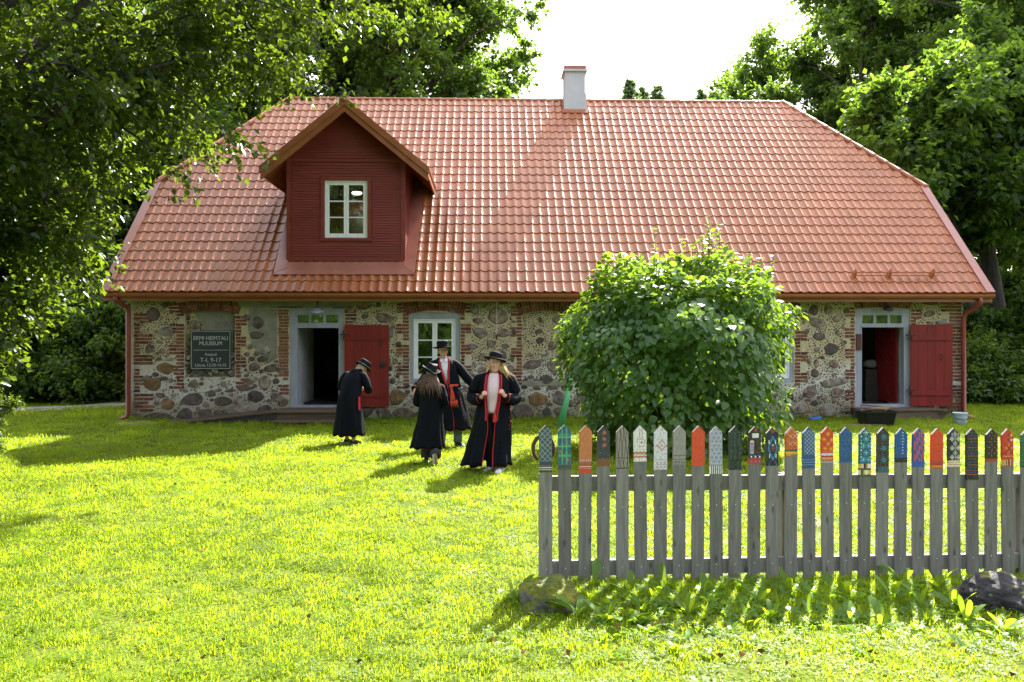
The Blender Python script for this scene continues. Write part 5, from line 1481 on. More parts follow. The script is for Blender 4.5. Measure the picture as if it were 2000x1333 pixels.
def rock_mat(name, base, moss_amt, lichen):
    m, nt, N, L, p, out = _new(name)
    p.inputs['Roughness'].default_value = .75; p.inputs['Specular IOR Level'].default_value = .35
    t = N.new('ShaderNodeTexCoord'); g = N.new('ShaderNodeNewGeometry')
    n1 = N.new('ShaderNodeTexNoise'); n1.inputs['Scale'].default_value = 9; n1.inputs['Detail'].default_value = 9
    n2 = N.new('ShaderNodeTexNoise'); n2.inputs['Scale'].default_value = 4.5; n2.inputs['Detail'].default_value = 7
    n3 = N.new('ShaderNodeTexNoise'); n3.inputs['Scale'].default_value = 120; n3.inputs['Detail'].default_value = 5
    vo = N.new('ShaderNodeTexVoronoi'); vo.inputs['Scale'].default_value = 16
    for n in (n1, n2, n3, vo): L.new(t.outputs['Object'], n.inputs['Vector'])
    r1 = ramp(N, [(.3, tuple(q * .45 for q in base)), (.7, base)]); L.new(n1.outputs['Fac'], r1.inputs['Fac'])
    rl = ramp(N, [(.22, (1, 1, 1)), (.3, (0, 0, 0))]); L.new(vo.outputs['Distance'], rl.inputs['Fac'])
    rq = ramp(N, [(.5, (0, 0, 0)), (.55, (1, 1, 1))]); L.new(n2.outputs['Fac'], rq.inputs['Fac'])
    ml = N.new('ShaderNodeMath'); ml.operation = 'MULTIPLY'; L.new(rl.outputs[0], ml.inputs[0]); L.new(rq.outputs[0], ml.inputs[1])
    ml2 = N.new('ShaderNodeMath'); ml2.operation = 'MULTIPLY'; ml2.inputs[1].default_value = lichen; L.new(ml.outputs[0], ml2.inputs[0])
    m1 = N.new('ShaderNodeMixRGB'); L.new(ml2.outputs[0], m1.inputs[0]); L.new(r1.outputs[0], m1.inputs[1]); m1.inputs[2].default_value = (.38, .39, .34, 1)
    sx = N.new('ShaderNodeSeparateXYZ'); L.new(g.outputs['Normal'], sx.inputs[0])
    ad = N.new('ShaderNodeMath'); ad.operation = 'MULTIPLY_ADD'; ad.inputs[1].default_value = 1.6; L.new(n2.outputs['Fac'], ad.inputs[0]); ad.inputs[2].default_value = moss_amt - 1.0
    a2 = N.new('ShaderNodeMath'); a2.operation = 'ADD'; L.new(sx.outputs['Z'], a2.inputs[0]); L.new(ad.outputs[0], a2.inputs[1])
    rm = ramp(N, [(.62, (0, 0, 0)), (.74, (1, 1, 1))]); L.new(a2.outputs[0], rm.inputs['Fac'])
    rc = ramp(N, [(.35, (.07, .10, .014)), (.65, (.20, .20, .02))]); L.new(n1.outputs['Fac'], rc.inputs['Fac'])
    m2 = N.new('ShaderNodeMixRGB'); L.new(rm.outputs[0], m2.inputs[0]); L.new(m1.outputs[0], m2.inputs[1]); L.new(rc.outputs[0], m2.inputs[2])
    L.new(m2.outputs[0], p.inputs['Base Color'])
    b = N.new('ShaderNodeBump'); b.inputs['Strength'].default_value = .9; b.inputs['Distance'].default_value = .02; L.new(n3.outputs['Fac'], b.inputs['Height']); L.new(b.outputs[0], p.inputs['Normal'])
    return m
boulder('mossy_boulder', 1072, 1190, 5.72, (.215, .18, .16), 3, rock_mat('mossy_rock', (.24, .23, .22), .66, .5), 'low mossy boulder in the grass before the left end of the fence')
boulder('lichen_boulder', 1945, 1180, 5.95, (.28, .25, .17), 8, rock_mat('lichen_rock', (.055, .052, .055), -.12, .9), 'dark boulder with pale lichen spots before the right end of the fence')

# ------------------------------------------------------------------ leaves, trees, shrubs
def leaves_mesh(name, P, D, N_, size, tint, mat, wid=.36, fold=.10, droop=.12):
    P = np.asarray(P); n = len(P)
    D = D / (np.linalg.norm(D, axis=1, keepdims=True) + 1e-9)
    Sd = np.cross(D, N_); Sd /= (np.linalg.norm(Sd, axis=1, keepdims=True) + 1e-9)
    Nn = np.cross(Sd, D)
    s = size[:, None]
    V = np.stack([P, P + D * s * .42 + Sd * s * wid + Nn * s * fold, P + D * s - Nn * s * droop, P + D * s * .42 - Sd * s * wid + Nn * s * fold], 1).reshape(-1, 3)
    b0 = (np.arange(n) * 4)[:, None]
    Fq = np.concatenate([b0 + np.array([[0, 1, 2]]), b0 + np.array([[0, 2, 3]])], 0)
    me = fast_mesh(name, V, Fq, False, {'tint': np.repeat(tint, 4)}); me.materials.append(mat); return me

def unit(v): return v / (np.linalg.norm(v, axis=-1, keepdims=True) + 1e-9)

def tree_meshes(seed, Hh, zb, prof, nl, leaves, lsize, mat, trunk_r=.3, lean=(0, 0), sub=6, spread=.55, flat=.7, trunk_top=.8, centers_extra=0, wig=.25, azf=lambda a: 1.0):
    g = np.random.default_rng(seed); tb = MB(); C = []
    tp = [np.array([lean[0] * q + g.normal(0, wig) * (q > .15) * q, lean[1] * q + g.normal(0, wig) * (q > .15) * q, Hh * trunk_top * q]) for q in np.linspace(0, 1, 7)]
    tb.tube([tuple(p) for p in tp], [trunk_r * 1.35, trunk_r, trunk_r * .9, trunk_r * .75, trunk_r * .55, trunk_r * .35, trunk_r * .12], 9, sub=18)
    def trunk_at(z):
        q = np.clip(z / (Hh * trunk_top), 0, 1) * 6; k = min(int(q), 5); return tp[k] + (tp[k + 1] - tp[k]) * (q - k)
    az = g.uniform(0, 6.28)
    for i in range(nl):
        zt = zb + (Hh - zb) * ((i + .5) / nl) ** .9; az += 2.399 + g.normal(0, .25); r = prof(zt) * g.uniform(.72, 1.06) * azf(az)
        z0 = max(zb * .6, zt - r * g.uniform(.35, .9)); z0 = min(z0, Hh * trunk_top * .97)
        b0 = trunk_at(z0); ctr = trunk_at(min(zt, Hh * trunk_top))
        tip = np.array([ctr[0] + r * math.cos(az), ctr[1] + r * math.sin(az), zt]); mid = b0 * .45 + tip * .55 + np.array([g.normal(0, .2), g.normal(0, .2), .12 * r])
        lr = max(.02, trunk_r * .28 * (r / max(prof(zb + (Hh - zb) * .5), .5)) ** .7)
        tb.tube([tuple(b0), tuple(mid), tuple(tip)], [lr, lr * .6, lr * .18], 5, sub=6)
        C.append((tip, unit(tip - b0)))
        for j in range(sub):
            q = g.uniform(.30, .98); base = b0 * (1 - q) ** 2 + 2 * mid * q * (1 - q) + tip * q * q
            d = unit(np.array([math.cos(az), math.sin(az), .25]) + g.normal(0, .65, 3)); L_ = r * g.uniform(.22, .42)
            e = base + d * L_
            tb.tube([tuple(base), tuple((base + e) / 2 + np.array([0, 0, .05 * L_])), tuple(e)], [lr * .35, lr * .2, lr * .08], 4)
            for t in (.45, .8, 1.0): C.append((base + d * L_ * t, d))
    for _ in range(centers_extra):
        z = g.uniform(zb, Hh); a = g.uniform(0, 6.28); r = prof(z) * math.sqrt(g.uniform(.1, 1)) * azf(a); c = trunk_at(min(z, Hh * trunk_top)); C.append((np.array([c[0] + r * math.cos(a), c[1] + r * math.sin(a), z]), unit(np.array([math.cos(a), math.sin(a), .1]))))
    nc = len(C); cc = np.array([c[0] for c in C]); cd = np.array([c[1] for c in C])
    wgt = g.uniform(.5, 1.5, nc); wgt /= wgt.sum(); idx = g.choice(nc, leaves, p=wgt)
    # twigs: every cluster has a few twigs with leaves along them
    KT = 7; td = unit(cd[:, None, :] * .6 + g.normal(0, .75, (nc, KT, 3)) * np.array([1, 1, flat]))
    kt = g.integers(0, KT, leaves); dirs = td[idx, kt]; t = g.uniform(.1, 1, leaves)[:, None]
    csz = spread * g.uniform(.7, 1.35, nc)
    P = cc[idx] + dirs * t * csz[idx][:, None] + g.normal(0, .07 * spread, (leaves, 3)); P[:, 2] -= (t[:, 0] ** 2) * spread * .18
    D = unit(dirs * .7 + g.normal(0, .6, (leaves, 3)) + np.array([0, 0, -.35])); N_ = unit(g.normal(0, .55, (leaves, 3)) + np.array([0, 0, 1.0]))
    S_ = lsize * g.uniform(.65, 1.25, leaves); tint = np.clip(.5 * g.uniform(0, 1, nc)[idx] + .5 * g.uniform(0, 1, leaves), 0, 1)
    ok = P[:, 2] > .05
    me = leaves_mesh('crown', P[ok], D[ok], N_[ok], S_[ok], tint[ok], mat)
    tm = tb.mesh('trunk', True); tm.materials.append(M['bark']); return tm, me

def plant_tree(name, meshes, loc, rz, sc_, label, cat='tree', group=None):
    t = empty(name, loc, rz, label, cat, group); t.scale = (sc_,) * 3 if np.isscalar(sc_) else sc_
    link('trunk' if cat == 'tree' else 'stems', meshes[0], t); link('crown' if cat == 'tree' else 'foliage', meshes[1], t); return t

def P_(zs, rs): return lambda z: float(np.interp(z, zs, rs))
big = P_([3, 6, 10, 16, 22, 25], [2.0, 4.0, 5.2, 5.6, 4.0, 1.0])
TA = tree_meshes(1, 25, 4, big, 40, 66000, .225, M['leaf_far'], .34, (.6, 0), 6, .85)
TB = tree_meshes(2, 23, 3, P_([2, 5, 9, 15, 20, 23], [1.8, 3.6, 4.6, 4.6, 3.0, .8]), 36, 60000, .225, M['leaf_far'], .28, (-.8, .3), 6, .8)
TC = tree_meshes(3, 20, 6.5, P_([6, 9, 14, 18, 20], [2.2, 4.4, 4.8, 3.2, .8]), 32, 50000, .215, M['leaf_far'], .30, (1.2, 0), 6, .8)
back_l = [(TA, -13.5, 40, .3, 1.05), (TB, -9.5, 37, 1.9, 1.08), (TA, -5.4, 41, 3.7, 1.12), (TB, -5.2, 42.5, 5.0, 1.0), (TB, -3.0, 43.5, .9, 1.0), (TC, -17.5, 37, 2.2, 1.1), (TA, -22, 42, 1.2, 1.0), (TC, -11.5, 45, 4.2, 1.2)]
labs_l = ['tall dense tree behind the left slope of the roof', 'tall tree rising directly behind the dormer', 'broad tall tree behind the ridge right of the dormer', 'upright tree just right of the dormer peak behind the house', 'tree at the sky gap left of the chimney', 'high-crowned tree behind the left hip of the house', 'tall tree deep behind the near overhanging tree', 'tree filling the gap behind the left roof hip']
for (m_, x, y, rz, s_), lb in zip(back_l, labs_l): plant_tree('broadleaf_tree', m_, (x, y, 0), rz, s_, lb, 'tree', 'tall trees behind the house')
TD = tree_meshes(4, 12, 2, P_([1.5, 4, 7, 10, 12], [1.6, 2.6, 2.8, 1.8, .5]), 26, 26000, .27, M['leaf_far'], .16, (.3, .2), 5, .75)
plant_tree('broadleaf_tree', TD, (-.7, 36, 0), .4, .98, 'small light tree peeping over the ridge left of the chimney', 'tree', 'tall trees behind the house')
back_r = [(TB, 17.2, 41.5, 2.6, .98), (TA, 20.5, 44, .7, 1.0), (TB, 21.5, 41, 4.4, 1.05), (TA, 24.5, 39, 5.5, 1.0), (TC, 23, 34, 3.1, 1.1), (TA, 28, 45, 1.6, 1.0), (TC, 15.0, 46, 1.1, 1.0)]
labs_r = ['leafy tree at the right end of the ridge against the sky', 'tall dense tree behind the right roof hip', 'tall tree right of the right hip with a clear trunk', 'tall tree high in the right corner behind the others', 'high-crowned tree beyond the right gable', 'far tree at the right edge of the wood', 'rounded tree with its crown beside the sky gap right of the chimney']
for (m_, x, y, rz, s_), lb in zip(back_r, labs_r): plant_tree('broadleaf_tree', m_, (x, y, 0), rz, s_, lb, 'tree', 'tall trees behind the right gable')
# leaning trunks right of the house
TE = tree_meshes(5, 11.0, 6.0, P_([5, 7, 9, 11], [2.0, 2.8, 2.6, 1.0]), 22, 22000, .25, M['leaf_far'], .36, (-1.9, .4), 6, .75, wig=.12)
TG = tree_meshes(6, 12.3, 6.0, P_([5, 8, 10, 12.3], [2.0, 3.0, 2.8, 1.0]), 22, 22000, .25, M['leaf_far'], .34, (-1.0, .6), 6, .75, wig=.10)
for m_, px, Y, rz, s_, lb in ((TE, 1938, 27, 0, 1.0, 'thick grey trunk leaning left beside the right gable'), (TG, 1968, 28.5, 0, 1.0, 'second leaning trunk right of the right gable'), (TG, 2003, 27.5, 2.9, .95, 'thick upright trunk at the right edge of the photo')):
    p = at(px, CY, Y); plant_tree('leaning_tree' if px < 2000 else 'broadleaf_tree', m_, (p.x, p.y, 0), rz, s_, lb, 'tree')
# conifer tops over the ridge
def conifer(seed, Hh):
    g = np.random.default_rng(seed); tb = MB(); tb.tube([(0, 0, 0), (0, 0, Hh)], [.22, .02], 7); P, D = [], []
    n = 0
    for z in np.arange(Hh * .25, Hh, .32):
        r = (Hh - z) * .50 + .10
        for k in range(7):
            a = g.uniform(0, 6.28); d = np.array([math.cos(a), math.sin(a), -.25]); m_ = int(60 * min(r, 3) / 1.5) + 10; t = g.uniform(.05, 1, m_)[:, None]
            P.append(np.array([0, 0, z]) + d * t * r * g.uniform(.7, 1.1) + g.normal(0, .06, (m_, 3))); D.append(np.repeat(d[None], m_, 0) + g.normal(0, .5, (m_, 3)))
            tb.tube([(0, 0, z), tuple(np.array([0, 0, z]) + d * r)], [.02, .006], 3, caps=False)
    P = np.concatenate(P); D = np.concatenate(D); k = len(P); me = leaves_mesh('crown', P, D, unit(g.normal(0, .5, (k, 3)) + [0, 0, 1]), .42 * g.uniform(.6, 1.2, k), g.uniform(0, 1, k), M['needles'], wid=.13)
    tm = tb.mesh('trunk', True); tm.materials.append(M['bark']); return tm, me
CN = conifer(5, 24)
for px, py, Y, lb in ((1231, 156, 60, 'tallest spruce tip over the ridge right of the chimney'), (1256, 172, 62, 'middle spruce tip over the ridge right of the chimney'), (1284, 168, 62, 'right spruce tip of the three over the ridge'), (1370, 176, 70, 'lone spruce tip near the right trees over the ridge'), (1392, 180, 74, 'faint spruce tip touching the right trees over the ridge')):
    p = at(px, py, Y); plant_tree('spruce_tree', CN, (p.x, p.y, 0), px % 6, p.z / 24.0, lb, 'tree', 'spruce tips over the ridge')
# near overhanging tree, left
NTX, NTY = -9.3, 11.8
nprof = P_([1.2, 1.8, 2.65, 3.5, 4.0, 4.6, 5.35, 6.1, 7, 10, 14, 17], [1.4, 1.9, 2.1, 2.1, 2.7, 3.2, 3.8, 4.7, 5.7, 8.2, 7.5, 2.5])  # upper crown, out of view, is widened to shade the boughs below
TN = tree_meshes(21, 17, 1.5, nprof, 120, 290000, .122, M['leaf_near'], .40, (.3, 0), 8, .62, .8, .85, 600, azf=lambda a: 1 - .28 * max(0, -math.sin(a)))
plant_tree('overhanging_tree', TN, (NTX, NTY, 0), .0, 1.0, 'near leafy tree whose sunlit boughs hang in from the left', 'tree')
TN2 = tree_meshes(22, 3.2, .5, P_([.4, 1, 2, 3.2], [.6, 1.3, 1.4, .4]), 12, 9000, .10, M['leaf_near'], .05, (.2, 0), 4, .4)
plant_tree('sapling', TN2, (-7.75, 11.6, 0), 0, .36, 'young sapling with low drooping branches at the left edge of the lawn', 'tree')
# shrubs: woodland edge left and right
def shrub_meshes(seed, Hh, R0, leaves, ls, mat): return tree_meshes(seed, Hh, .25, P_([0, .25 * Hh, .6 * Hh, Hh], [R0 * .8, R0, R0 * .85, R0 * .2]), 24, leaves, ls, mat, .06, (0, 0), 5, .5, .8, .9, 50, .1)
SA = shrub_meshes(31, 4.6, 2.2, 24000, .17, M['leaf_shrub']); SB = shrub_meshes(32, 3.2, 2.0, 20000, .16, M['leaf_shrub']); SC2 = shrub_meshes(33, 1.5, 1.5, 12000, .13, M['leaf_shrub'])
sh = [(SA, -11.2, 28.6, 'tall dark shrub behind the path beside the left wall corner'), (SA, -14.2, 27.5, 'tall dark shrub behind the middle of the path'), (SA, -17.5, 26.5, 'tall dark shrub behind the left end of the path'), (SB, -12.8, 26.0, 'mid-height shrub at the path edge near the wall corner'), (SB, -15.8, 25.0, 'mid-height shrub at the path edge further left'), (SB, -19.2, 23.6, 'mid-height shrub at the far left of the path'), (SA, -9.6, 33, 'tall shrub showing between the left wall and the woodland'), (SC2, -13.4, 24.6, 'low leafy shrub on the verge behind the path'), (SC2, -16.3, 23.4, 'low leafy shrub on the verge at the left'),
      (SC2, 13.9, 24.9, 'low leafy shrub just right of the right downpipe'), (SC2, 15.6, 24.3, 'low shrub with white flowers beyond the right gable'), (SB, 15.2, 27.2, 'mid-height shrub between the leaning trunks'), (SB, 17.4, 25.8, 'mid-height shrub at the right edge of the photo'), (SA, 14.6, 33, 'tall shrub in the shade behind the right gable'), (SA, 19.0, 31, 'tall shrub in the shade at the right edge'), (SA, -22.5, 30, 'tall dark shrub deep in the left woodland'), (SA, 13.6, 30, 'tall shrub behind the right wall corner')]
for k, (m_, x, y, lb) in enumerate(sh): plant_tree('shrub', m_, (x, y, 0), k * 1.3, 1 + .12 * math.sin(k * 2.2), lb, 'shrub', 'shrubs at the woodland edge')
# thin woodland stems left
for k in range(7):
    x = -10.8 - k * 1.35; Y = 30.5 + (k % 3) * 1.8; plant_tree('young_tree', TD, (x, Y, 0), k * .9, .85 + .08 * (k % 3), 'slim young tree standing in the dark left woodland', 'tree', 'slim trees in the left woodland')
far = []
g = np.random.default_rng(77)
P = np.stack([g.uniform(-60, 60, 26000), g.uniform(56, 62, 26000), g.uniform(0, 1, 26000)], 1); P[:, 2] = P[:, 2] * (6.5 + 1.5 * np.sin(P[:, 0] * .5))
o = link('woods', leaves_mesh('woods', P, g.normal(0, 1, (26000, 3)), unit(g.normal(0, 1, (26000, 3))), g.uniform(.5, .9, 26000), g.uniform(0, 1, 26000), M['leaf_shrub'])); tag(o, 'far dark wood beyond the house', None, None, 'stuff')
# trees that stand behind the photographer and show in the window glass
for k in range(9):
    x = -22 + k * 5.5; plant_tree('broadleaf_tree', (TB, TA)[k % 2], (x, -16 - (k % 3) * 3, 0), k * 1.7, .85, 'tree behind the viewpoint mirrored in the window panes', 'tree', 'trees mirrored in the windows')

for k in range(21):  # unseen shrubs, added to keep white sky out of the pane reflections
    plant_tree('shrub', (SA, SB)[k % 2], (-17 + k * 2.6, -9.5 - (k % 3) * 1.2, 0), k * 1.1, 1.35, 'unseen shrub added behind the viewpoint to darken the window reflections', 'shrub', 'unseen shrubs added for the window reflections')
# white flowers in the right undergrowth
for k in range(9):
    px, py = [(1893, 742), (1899, 762), (1928, 763), (1960, 742), (1990, 748), (1977, 745), (1887, 768), (1905, 756), (1996, 741)][k]
    p = at(px, py, 23.6); f = empty('white_flower', (p.x, p.y, 0), 0, 'white umbel flower in the undergrowth right of the house', 'flower', 'white flowers at the right edge')
    b = MB(); b.tube([(0, 0, 0), (.03, 0, p.z * .6), (0, 0, p.z)], .01, 4, sub=4); b.build('stem', M['weed'], f)
    b = MB()
    for q in range(14):
        a = R_.uniform(0, 6.28); r = R_.uniform(0, .11); b.ball((r * math.cos(a), r * math.sin(a), p.z + .02 - r * .2), (.03, .03, .018), 6, 3)
    b.build('umbel', M['flower'], f)

# ------------------------------------------------------------------ the big rounded bush
def big_bush():
    g = np.random.default_rng(5); c = at(1316, 700, 14.0); bx, by = c.x, c.y
    root = empty('round_bush', (bx, by, 0), 0, 'large rounded bush of heart-shaped leaves before the house wall', 'bush')
    # leaf template: heart shape folded at the midrib
    half = [(0, 0), (.30, .10), (.42, .34), (.30, .66), (0, 1.0)]
    TVt = [(0, y, 0) for y in (0, .10, .34, .66, 1.0)]
    T = []
    for (x, y) in half: T.append((0, y, -.02 * (y > .9) - .10 * y * y))
    for sgn in (1, -1):
        for (x, y) in half[1:4]: T.append((sgn * x, y - .04 * (y < .2), .10 * x * 1.6 - .10 * y * y))
    T = np.array(T); Ft = []
    for o_, sgn in ((5, 1), (8, -1)):
        q = [(0, o_, 1), (1, o_, o_ + 1), (1, o_ + 1, 2), (2, o_ + 1, o_ + 2), (2, o_ + 2, 3), (3, o_ + 2, 4)]
        Ft += [(a, b, d) if sgn > 0 else (a, d, b) for a, b, d in q]
    Ft = np.array(Ft)
    RX, RY, ZC, RZU, RZD = 1.85, 1.80, 1.72, 1.55, 2.6
    def lump(d): return 1 + .10 * np.sin(d[:, 0] * 6 + d[:, 2] * 5) + .08 * np.sin(d[:, 1] * 9 + d[:, 2] * 8 + 2) + .05 * np.sin(d[:, 0] * 13 - d[:, 2] * 11)
    n = 19500; d = unit(g.normal(0, 1, (n, 3))); lay = 1 - .36 * g.uniform(0, 1, n) ** 1.6
    d = d[(d[:, 2] > -.93)]; n = len(d); lay = lay[:n]
    rz_ = np.where(d[:, 2] > 0, RZU, RZD); q = d * np.stack([np.full(n, RX), np.full(n, RY), rz_], 1)
    low = np.where(d[:, 2] < -.2, 1 - .12 * (-d[:, 2] - .2), 1)[:, None]
    P = q * (lump(d) * lay)[:, None] * np.concatenate([low, low, np.ones((n, 1))], 1) + np.array([0, 0, ZC])
    keep = P[:, 2] > .08; P = P[keep]; d = d[keep]; n = len(P)
    outw = unit(d * np.array([1, 1, .35])); D = unit(outw * .55 + np.array([0, 0, -.75]) + g.normal(0, .33, (n, 3))); N_ = unit(outw * .75 + np.array([0, 0, .75]) + g.normal(0, .30, (n, 3)))
    top = d[:, 2] > .55; D[top] = unit(outw[top] + np.array([0, 0, -.1]) + g.normal(0, .5, (top.sum(), 3)))
    sz = .120 * g.uniform(.65, 1.25, n)
    # shoots that stand up out of the crown
    sp, sd, sn_, ss = [], [], [], []; st = MB()
    for (px, py, py0, Y) in ((1385, 424, 520, 14.0), (1383, 440, 530, 13.9), (1277, 448, 530, 14.2), (1335, 468, 540, 14.1), (1418, 475, 545, 14.0), (1465, 490, 560, 14.0), (1510, 500, 570, 14.1), (1218, 500, 560, 14.1), (1150, 545, 600, 13.9), (1400, 460, 540, 14.3), (1365, 470, 530, 14.0), (1485, 505, 570, 13.9), (1095, 615, 640, 13.8), (1545, 760, 740, 13.6), (1240, 525, 570, 13.8), (1390, 452, 540, 14.0), (1372, 462, 540, 13.95), (1395, 475, 540, 13.9), (1310, 490, 550, 13.9), (1352, 478, 550, 14.2), (1440, 500, 560, 14.2), (1290, 505, 560, 14.0), (1262, 520, 565, 14.1), (1180, 530, 580, 14.0), (1405, 440, 530, 14.1)):
        a = np.array(at(px, py, Y)) - np.array([bx, by, 0]); b = np.array(at(px * .9 + 132, py0 + 60, Y)) - np.array([bx, by, 0])
        st.tube([tuple(b), tuple((a + b) / 2 + np.array([.03, 0, .02])), tuple(a)], [.012, .008, .003], 4, sub=5)
        for t in np.linspace(.35, 1, 13):
            for sg in (0, 1):
                an = t * 9 + sg * PI; o_ = np.array([math.cos(an), math.sin(an), .15]); sp.append(b + (a - b) * t); sd.append(o_ + g.normal(0, .25, 3)); sn_.append(np.array([0, 0, 1]) + g.normal(0, .35, 3)); ss.append(.115 * g.uniform(.6, 1.1) * (1.25 - .55 * t))
    P = np.concatenate([P, sp]); D = unit(np.concatenate([D, sd])); N_ = unit(np.concatenate([N_, sn_])); sz = np.concatenate([sz, ss]); n = len(P)
    for k in range(9):
        a = k * .7; st.tube([(.15 * math.cos(a), .15 * math.sin(a), 0), (.6 * math.cos(a), .6 * math.sin(a), 1.2), (1.3 * math.cos(a), 1.2 * math.sin(a), 2.4 + .3 * math.sin(k))], [.04, .03, .01], 5, sub=6)
    st.build('stems', M['bark'], root)
    Sd = np.cross(D, N_); Sd = unit(Sd); Nn = np.cross(Sd, D)
    # the 300 leaves turned most to the front become leaf objects
    front = (-P[:, 1]) + .35 * g.uniform(0, 1, n) - .4 * np.abs(P[:, 0]); spread_ = np.argsort(-front)[:2600]
    pick = g.choice(spread_, 300, replace=False); pm = np.zeros(n, bool); pm[pick] = True
    lm = fast_mesh('leaf', T, Ft, True, {'tint': np.full(len(T), .5)}); lm.materials.append(M['leaf_bush'])
    for i in pick:
        o = link('leaf', lm, root); mt = Matrix(((Sd[i, 0], D[i, 0], Nn[i, 0]), (Sd[i, 1], D[i, 1], Nn[i, 1]), (Sd[i, 2], D[i, 2], Nn[i, 2]))) * float(sz[i] * 1.08)
        o.matrix_local = Matrix.Translation(P[i] + np.array([0, -.01, 0])) @ mt.to_4x4()
    ix = np.where(~pm)[0]
    V = P[ix][:, None] + (T[None, :, 0:1] * Sd[ix][:, None] + T[None, :, 1:2] * D[ix][:, None] + T[None, :, 2:3] * Nn[ix][:, None]) * sz[ix][:, None, None]
    Fq = (Ft[None] + (np.arange(len(ix)) * len(T))[:, None, None]).reshape(-1, 3)
    tag(link('foliage', fast_mesh('foliage', V.reshape(-1, 3), Fq, True, {'tint': np.repeat(g.uniform(0, 1, len(ix)), len(T))}), root, M['leaf_bush']), kind='stuff')
big_bush()

# ------------------------------------------------------------------ lawn
def clump(seed, n, R0, hmin, hmax, wid, clover=0):
    g = np.random.default_rng(seed); V, Fq, T = [], [], []
    for _ in range(n):
        a, r = g.uniform(0, 6.28), R0 * math.sqrt(g.uniform(0, 1)); b = np.array([r * math.cos(a), r * math.sin(a), 0]); an = g.uniform(0, 6.28); h = g.uniform(hmin, hmax); w = wid * g.uniform(.7, 1.3)
        s = np.array([math.cos(an), math.sin(an), 0]); ln = np.array([-s[1], s[0], 0]) * h * g.uniform(.15, .9) ; k = len(V); t = g.uniform(0, 1)
        V += [b - s * w, b + s * w, b + ln * .4 + s * w * .8 + [0, 0, h * .6], b + ln * .4 - s * w * .8 + [0, 0, h * .6], b + ln + [0, 0, h * g.uniform(.75, 1)]]
        Fq += [(k, k + 1, k + 2), (k, k + 2, k + 3), (k + 3, k + 2, k + 4)]; T += [t] * 5
    for _ in range(clover):
        a, r = g.uniform(0, 6.28), R0 * math.sqrt(g.uniform(0, 1)); c = np.array([r * math.cos(a), r * math.sin(a), g.uniform(hmin, hmax * .8)]); t = g.uniform(.2, .9)
        for q in range(3):
            an = a + q * 2.09; d = np.array([math.cos(an), math.sin(an), g.uniform(-.2, .25)]); s = np.array([-math.sin(an), math.cos(an), 0]); l = g.uniform(.008, .014); k = len(V)
            V += [c, c + d * l * .7 + s * l * .55, c + d * l * 1.3, c + d * l * .7 - s * l * .55]; Fq += [(k, k + 1, k + 2), (k, k + 2, k + 3)]; T += [t] * 4
    me = fast_mesh('grass_clump', np.array(V), np.array(Fq), False, {'tint': np.array(T)}); me.materials.append(M['grass']); return me
def scatter(name, meshes, P, rz, scl, tilt, label):
    """one stuff object: grass clumps instanced on its own points by geometry nodes"""
    me = bpy.data.meshes.new(name); n = len(P); me.vertices.add(n); me.vertices.foreach_set('co', P.astype(np.float32).ravel())
    a = me.attributes.new('rot', 'FLOAT_VECTOR', 'POINT'); a.data.foreach_set('vector', np.stack([tilt[:, 0], tilt[:, 1], rz], 1).astype(np.float32).ravel())
    a = me.attributes.new('scl', 'FLOAT', 'POINT'); a.data.foreach_set('value', scl.astype(np.float32))
    a = me.attributes.new('pick', 'INT', 'POINT'); a.data.foreach_set('value', rng.integers(0, len(meshes), n).astype(np.int32))
    o = link(name, me); ng = bpy.data.node_groups.new(name, 'GeometryNodeTree')
    ng.interface.new_socket('Geometry', in_out='INPUT', socket_type='NodeSocketGeometry'); ng.interface.new_socket('Geometry', in_out='OUTPUT', socket_type='NodeSocketGeometry')
    N, L = ng.nodes, ng.links; gi = N.new('NodeGroupInput'); go = N.new('NodeGroupOutput'); ip = N.new('GeometryNodeInstanceOnPoints'); gt = N.new('GeometryNodeGeometryToInstance')
    for k, m_ in enumerate(meshes[::-1]):
        so = bpy.data.objects.new('grass_clump', m_); oi = N.new('GeometryNodeObjectInfo'); oi.inputs['Object'].default_value = so; oi.inputs['As Instance'].default_value = True; L.new(oi.outputs['Geometry'], gt.inputs[0])
    def attr(nm, dt):
        q = N.new('GeometryNodeInputNamedAttribute'); q.data_type = dt; q.inputs['Name'].default_value = nm; return q.outputs['Attribute']
    L.new(gi.outputs[0], ip.inputs['Points']); L.new(gt.outputs[0], ip.inputs['Instance']); ip.inputs['Pick Instance'].default_value = True
    L.new(attr('pick', 'INT'), ip.inputs['Instance Index']); L.new(attr('scl', 'FLOAT'), ip.inputs['Scale'])
    er = N.new('FunctionNodeEulerToRotation'); L.new(attr('rot', 'FLOAT_VECTOR'), er.inputs[0]); L.new(er.outputs[0], ip.inputs['Rotation'])
    L.new(ip.outputs[0], go.inputs[0]); md = o.modifiers.new('scatter', 'NODES'); md.node_group = ng
    return tag(o, label, None, None, 'stuff')
def in_house(x, y):
    u = (x - HO.x) * cu + (y - HO.y) * su; v = -(x - HO.x) * su + (y - HO.y) * cu
    h = (np.abs(u) < HWID + .05) & (v > -.02) & (v < 11.7)
    r = (u > HU(310, -1)) & (u < HU(668, -1)) & (v > -1.15); r2 = (u > HU(1680)) & (u < HU(1836)) & (v > -.65)
    return h | r | r2
def on_path(x, y): 
    t = np.interp(y, [18.5, 20.4, 21.6, 24.2, 30, 40], [-24, -17, -13.3, -11, -10.6, -9]); yy = np.interp(x, [-24, -17, -13.3, -11], [18.5, 20.4, 21.6, 24.2])
    return ((np.abs(x - t) < .8) & (y > 23)) | ((np.abs(y - yy) < .75) & (x < -11))
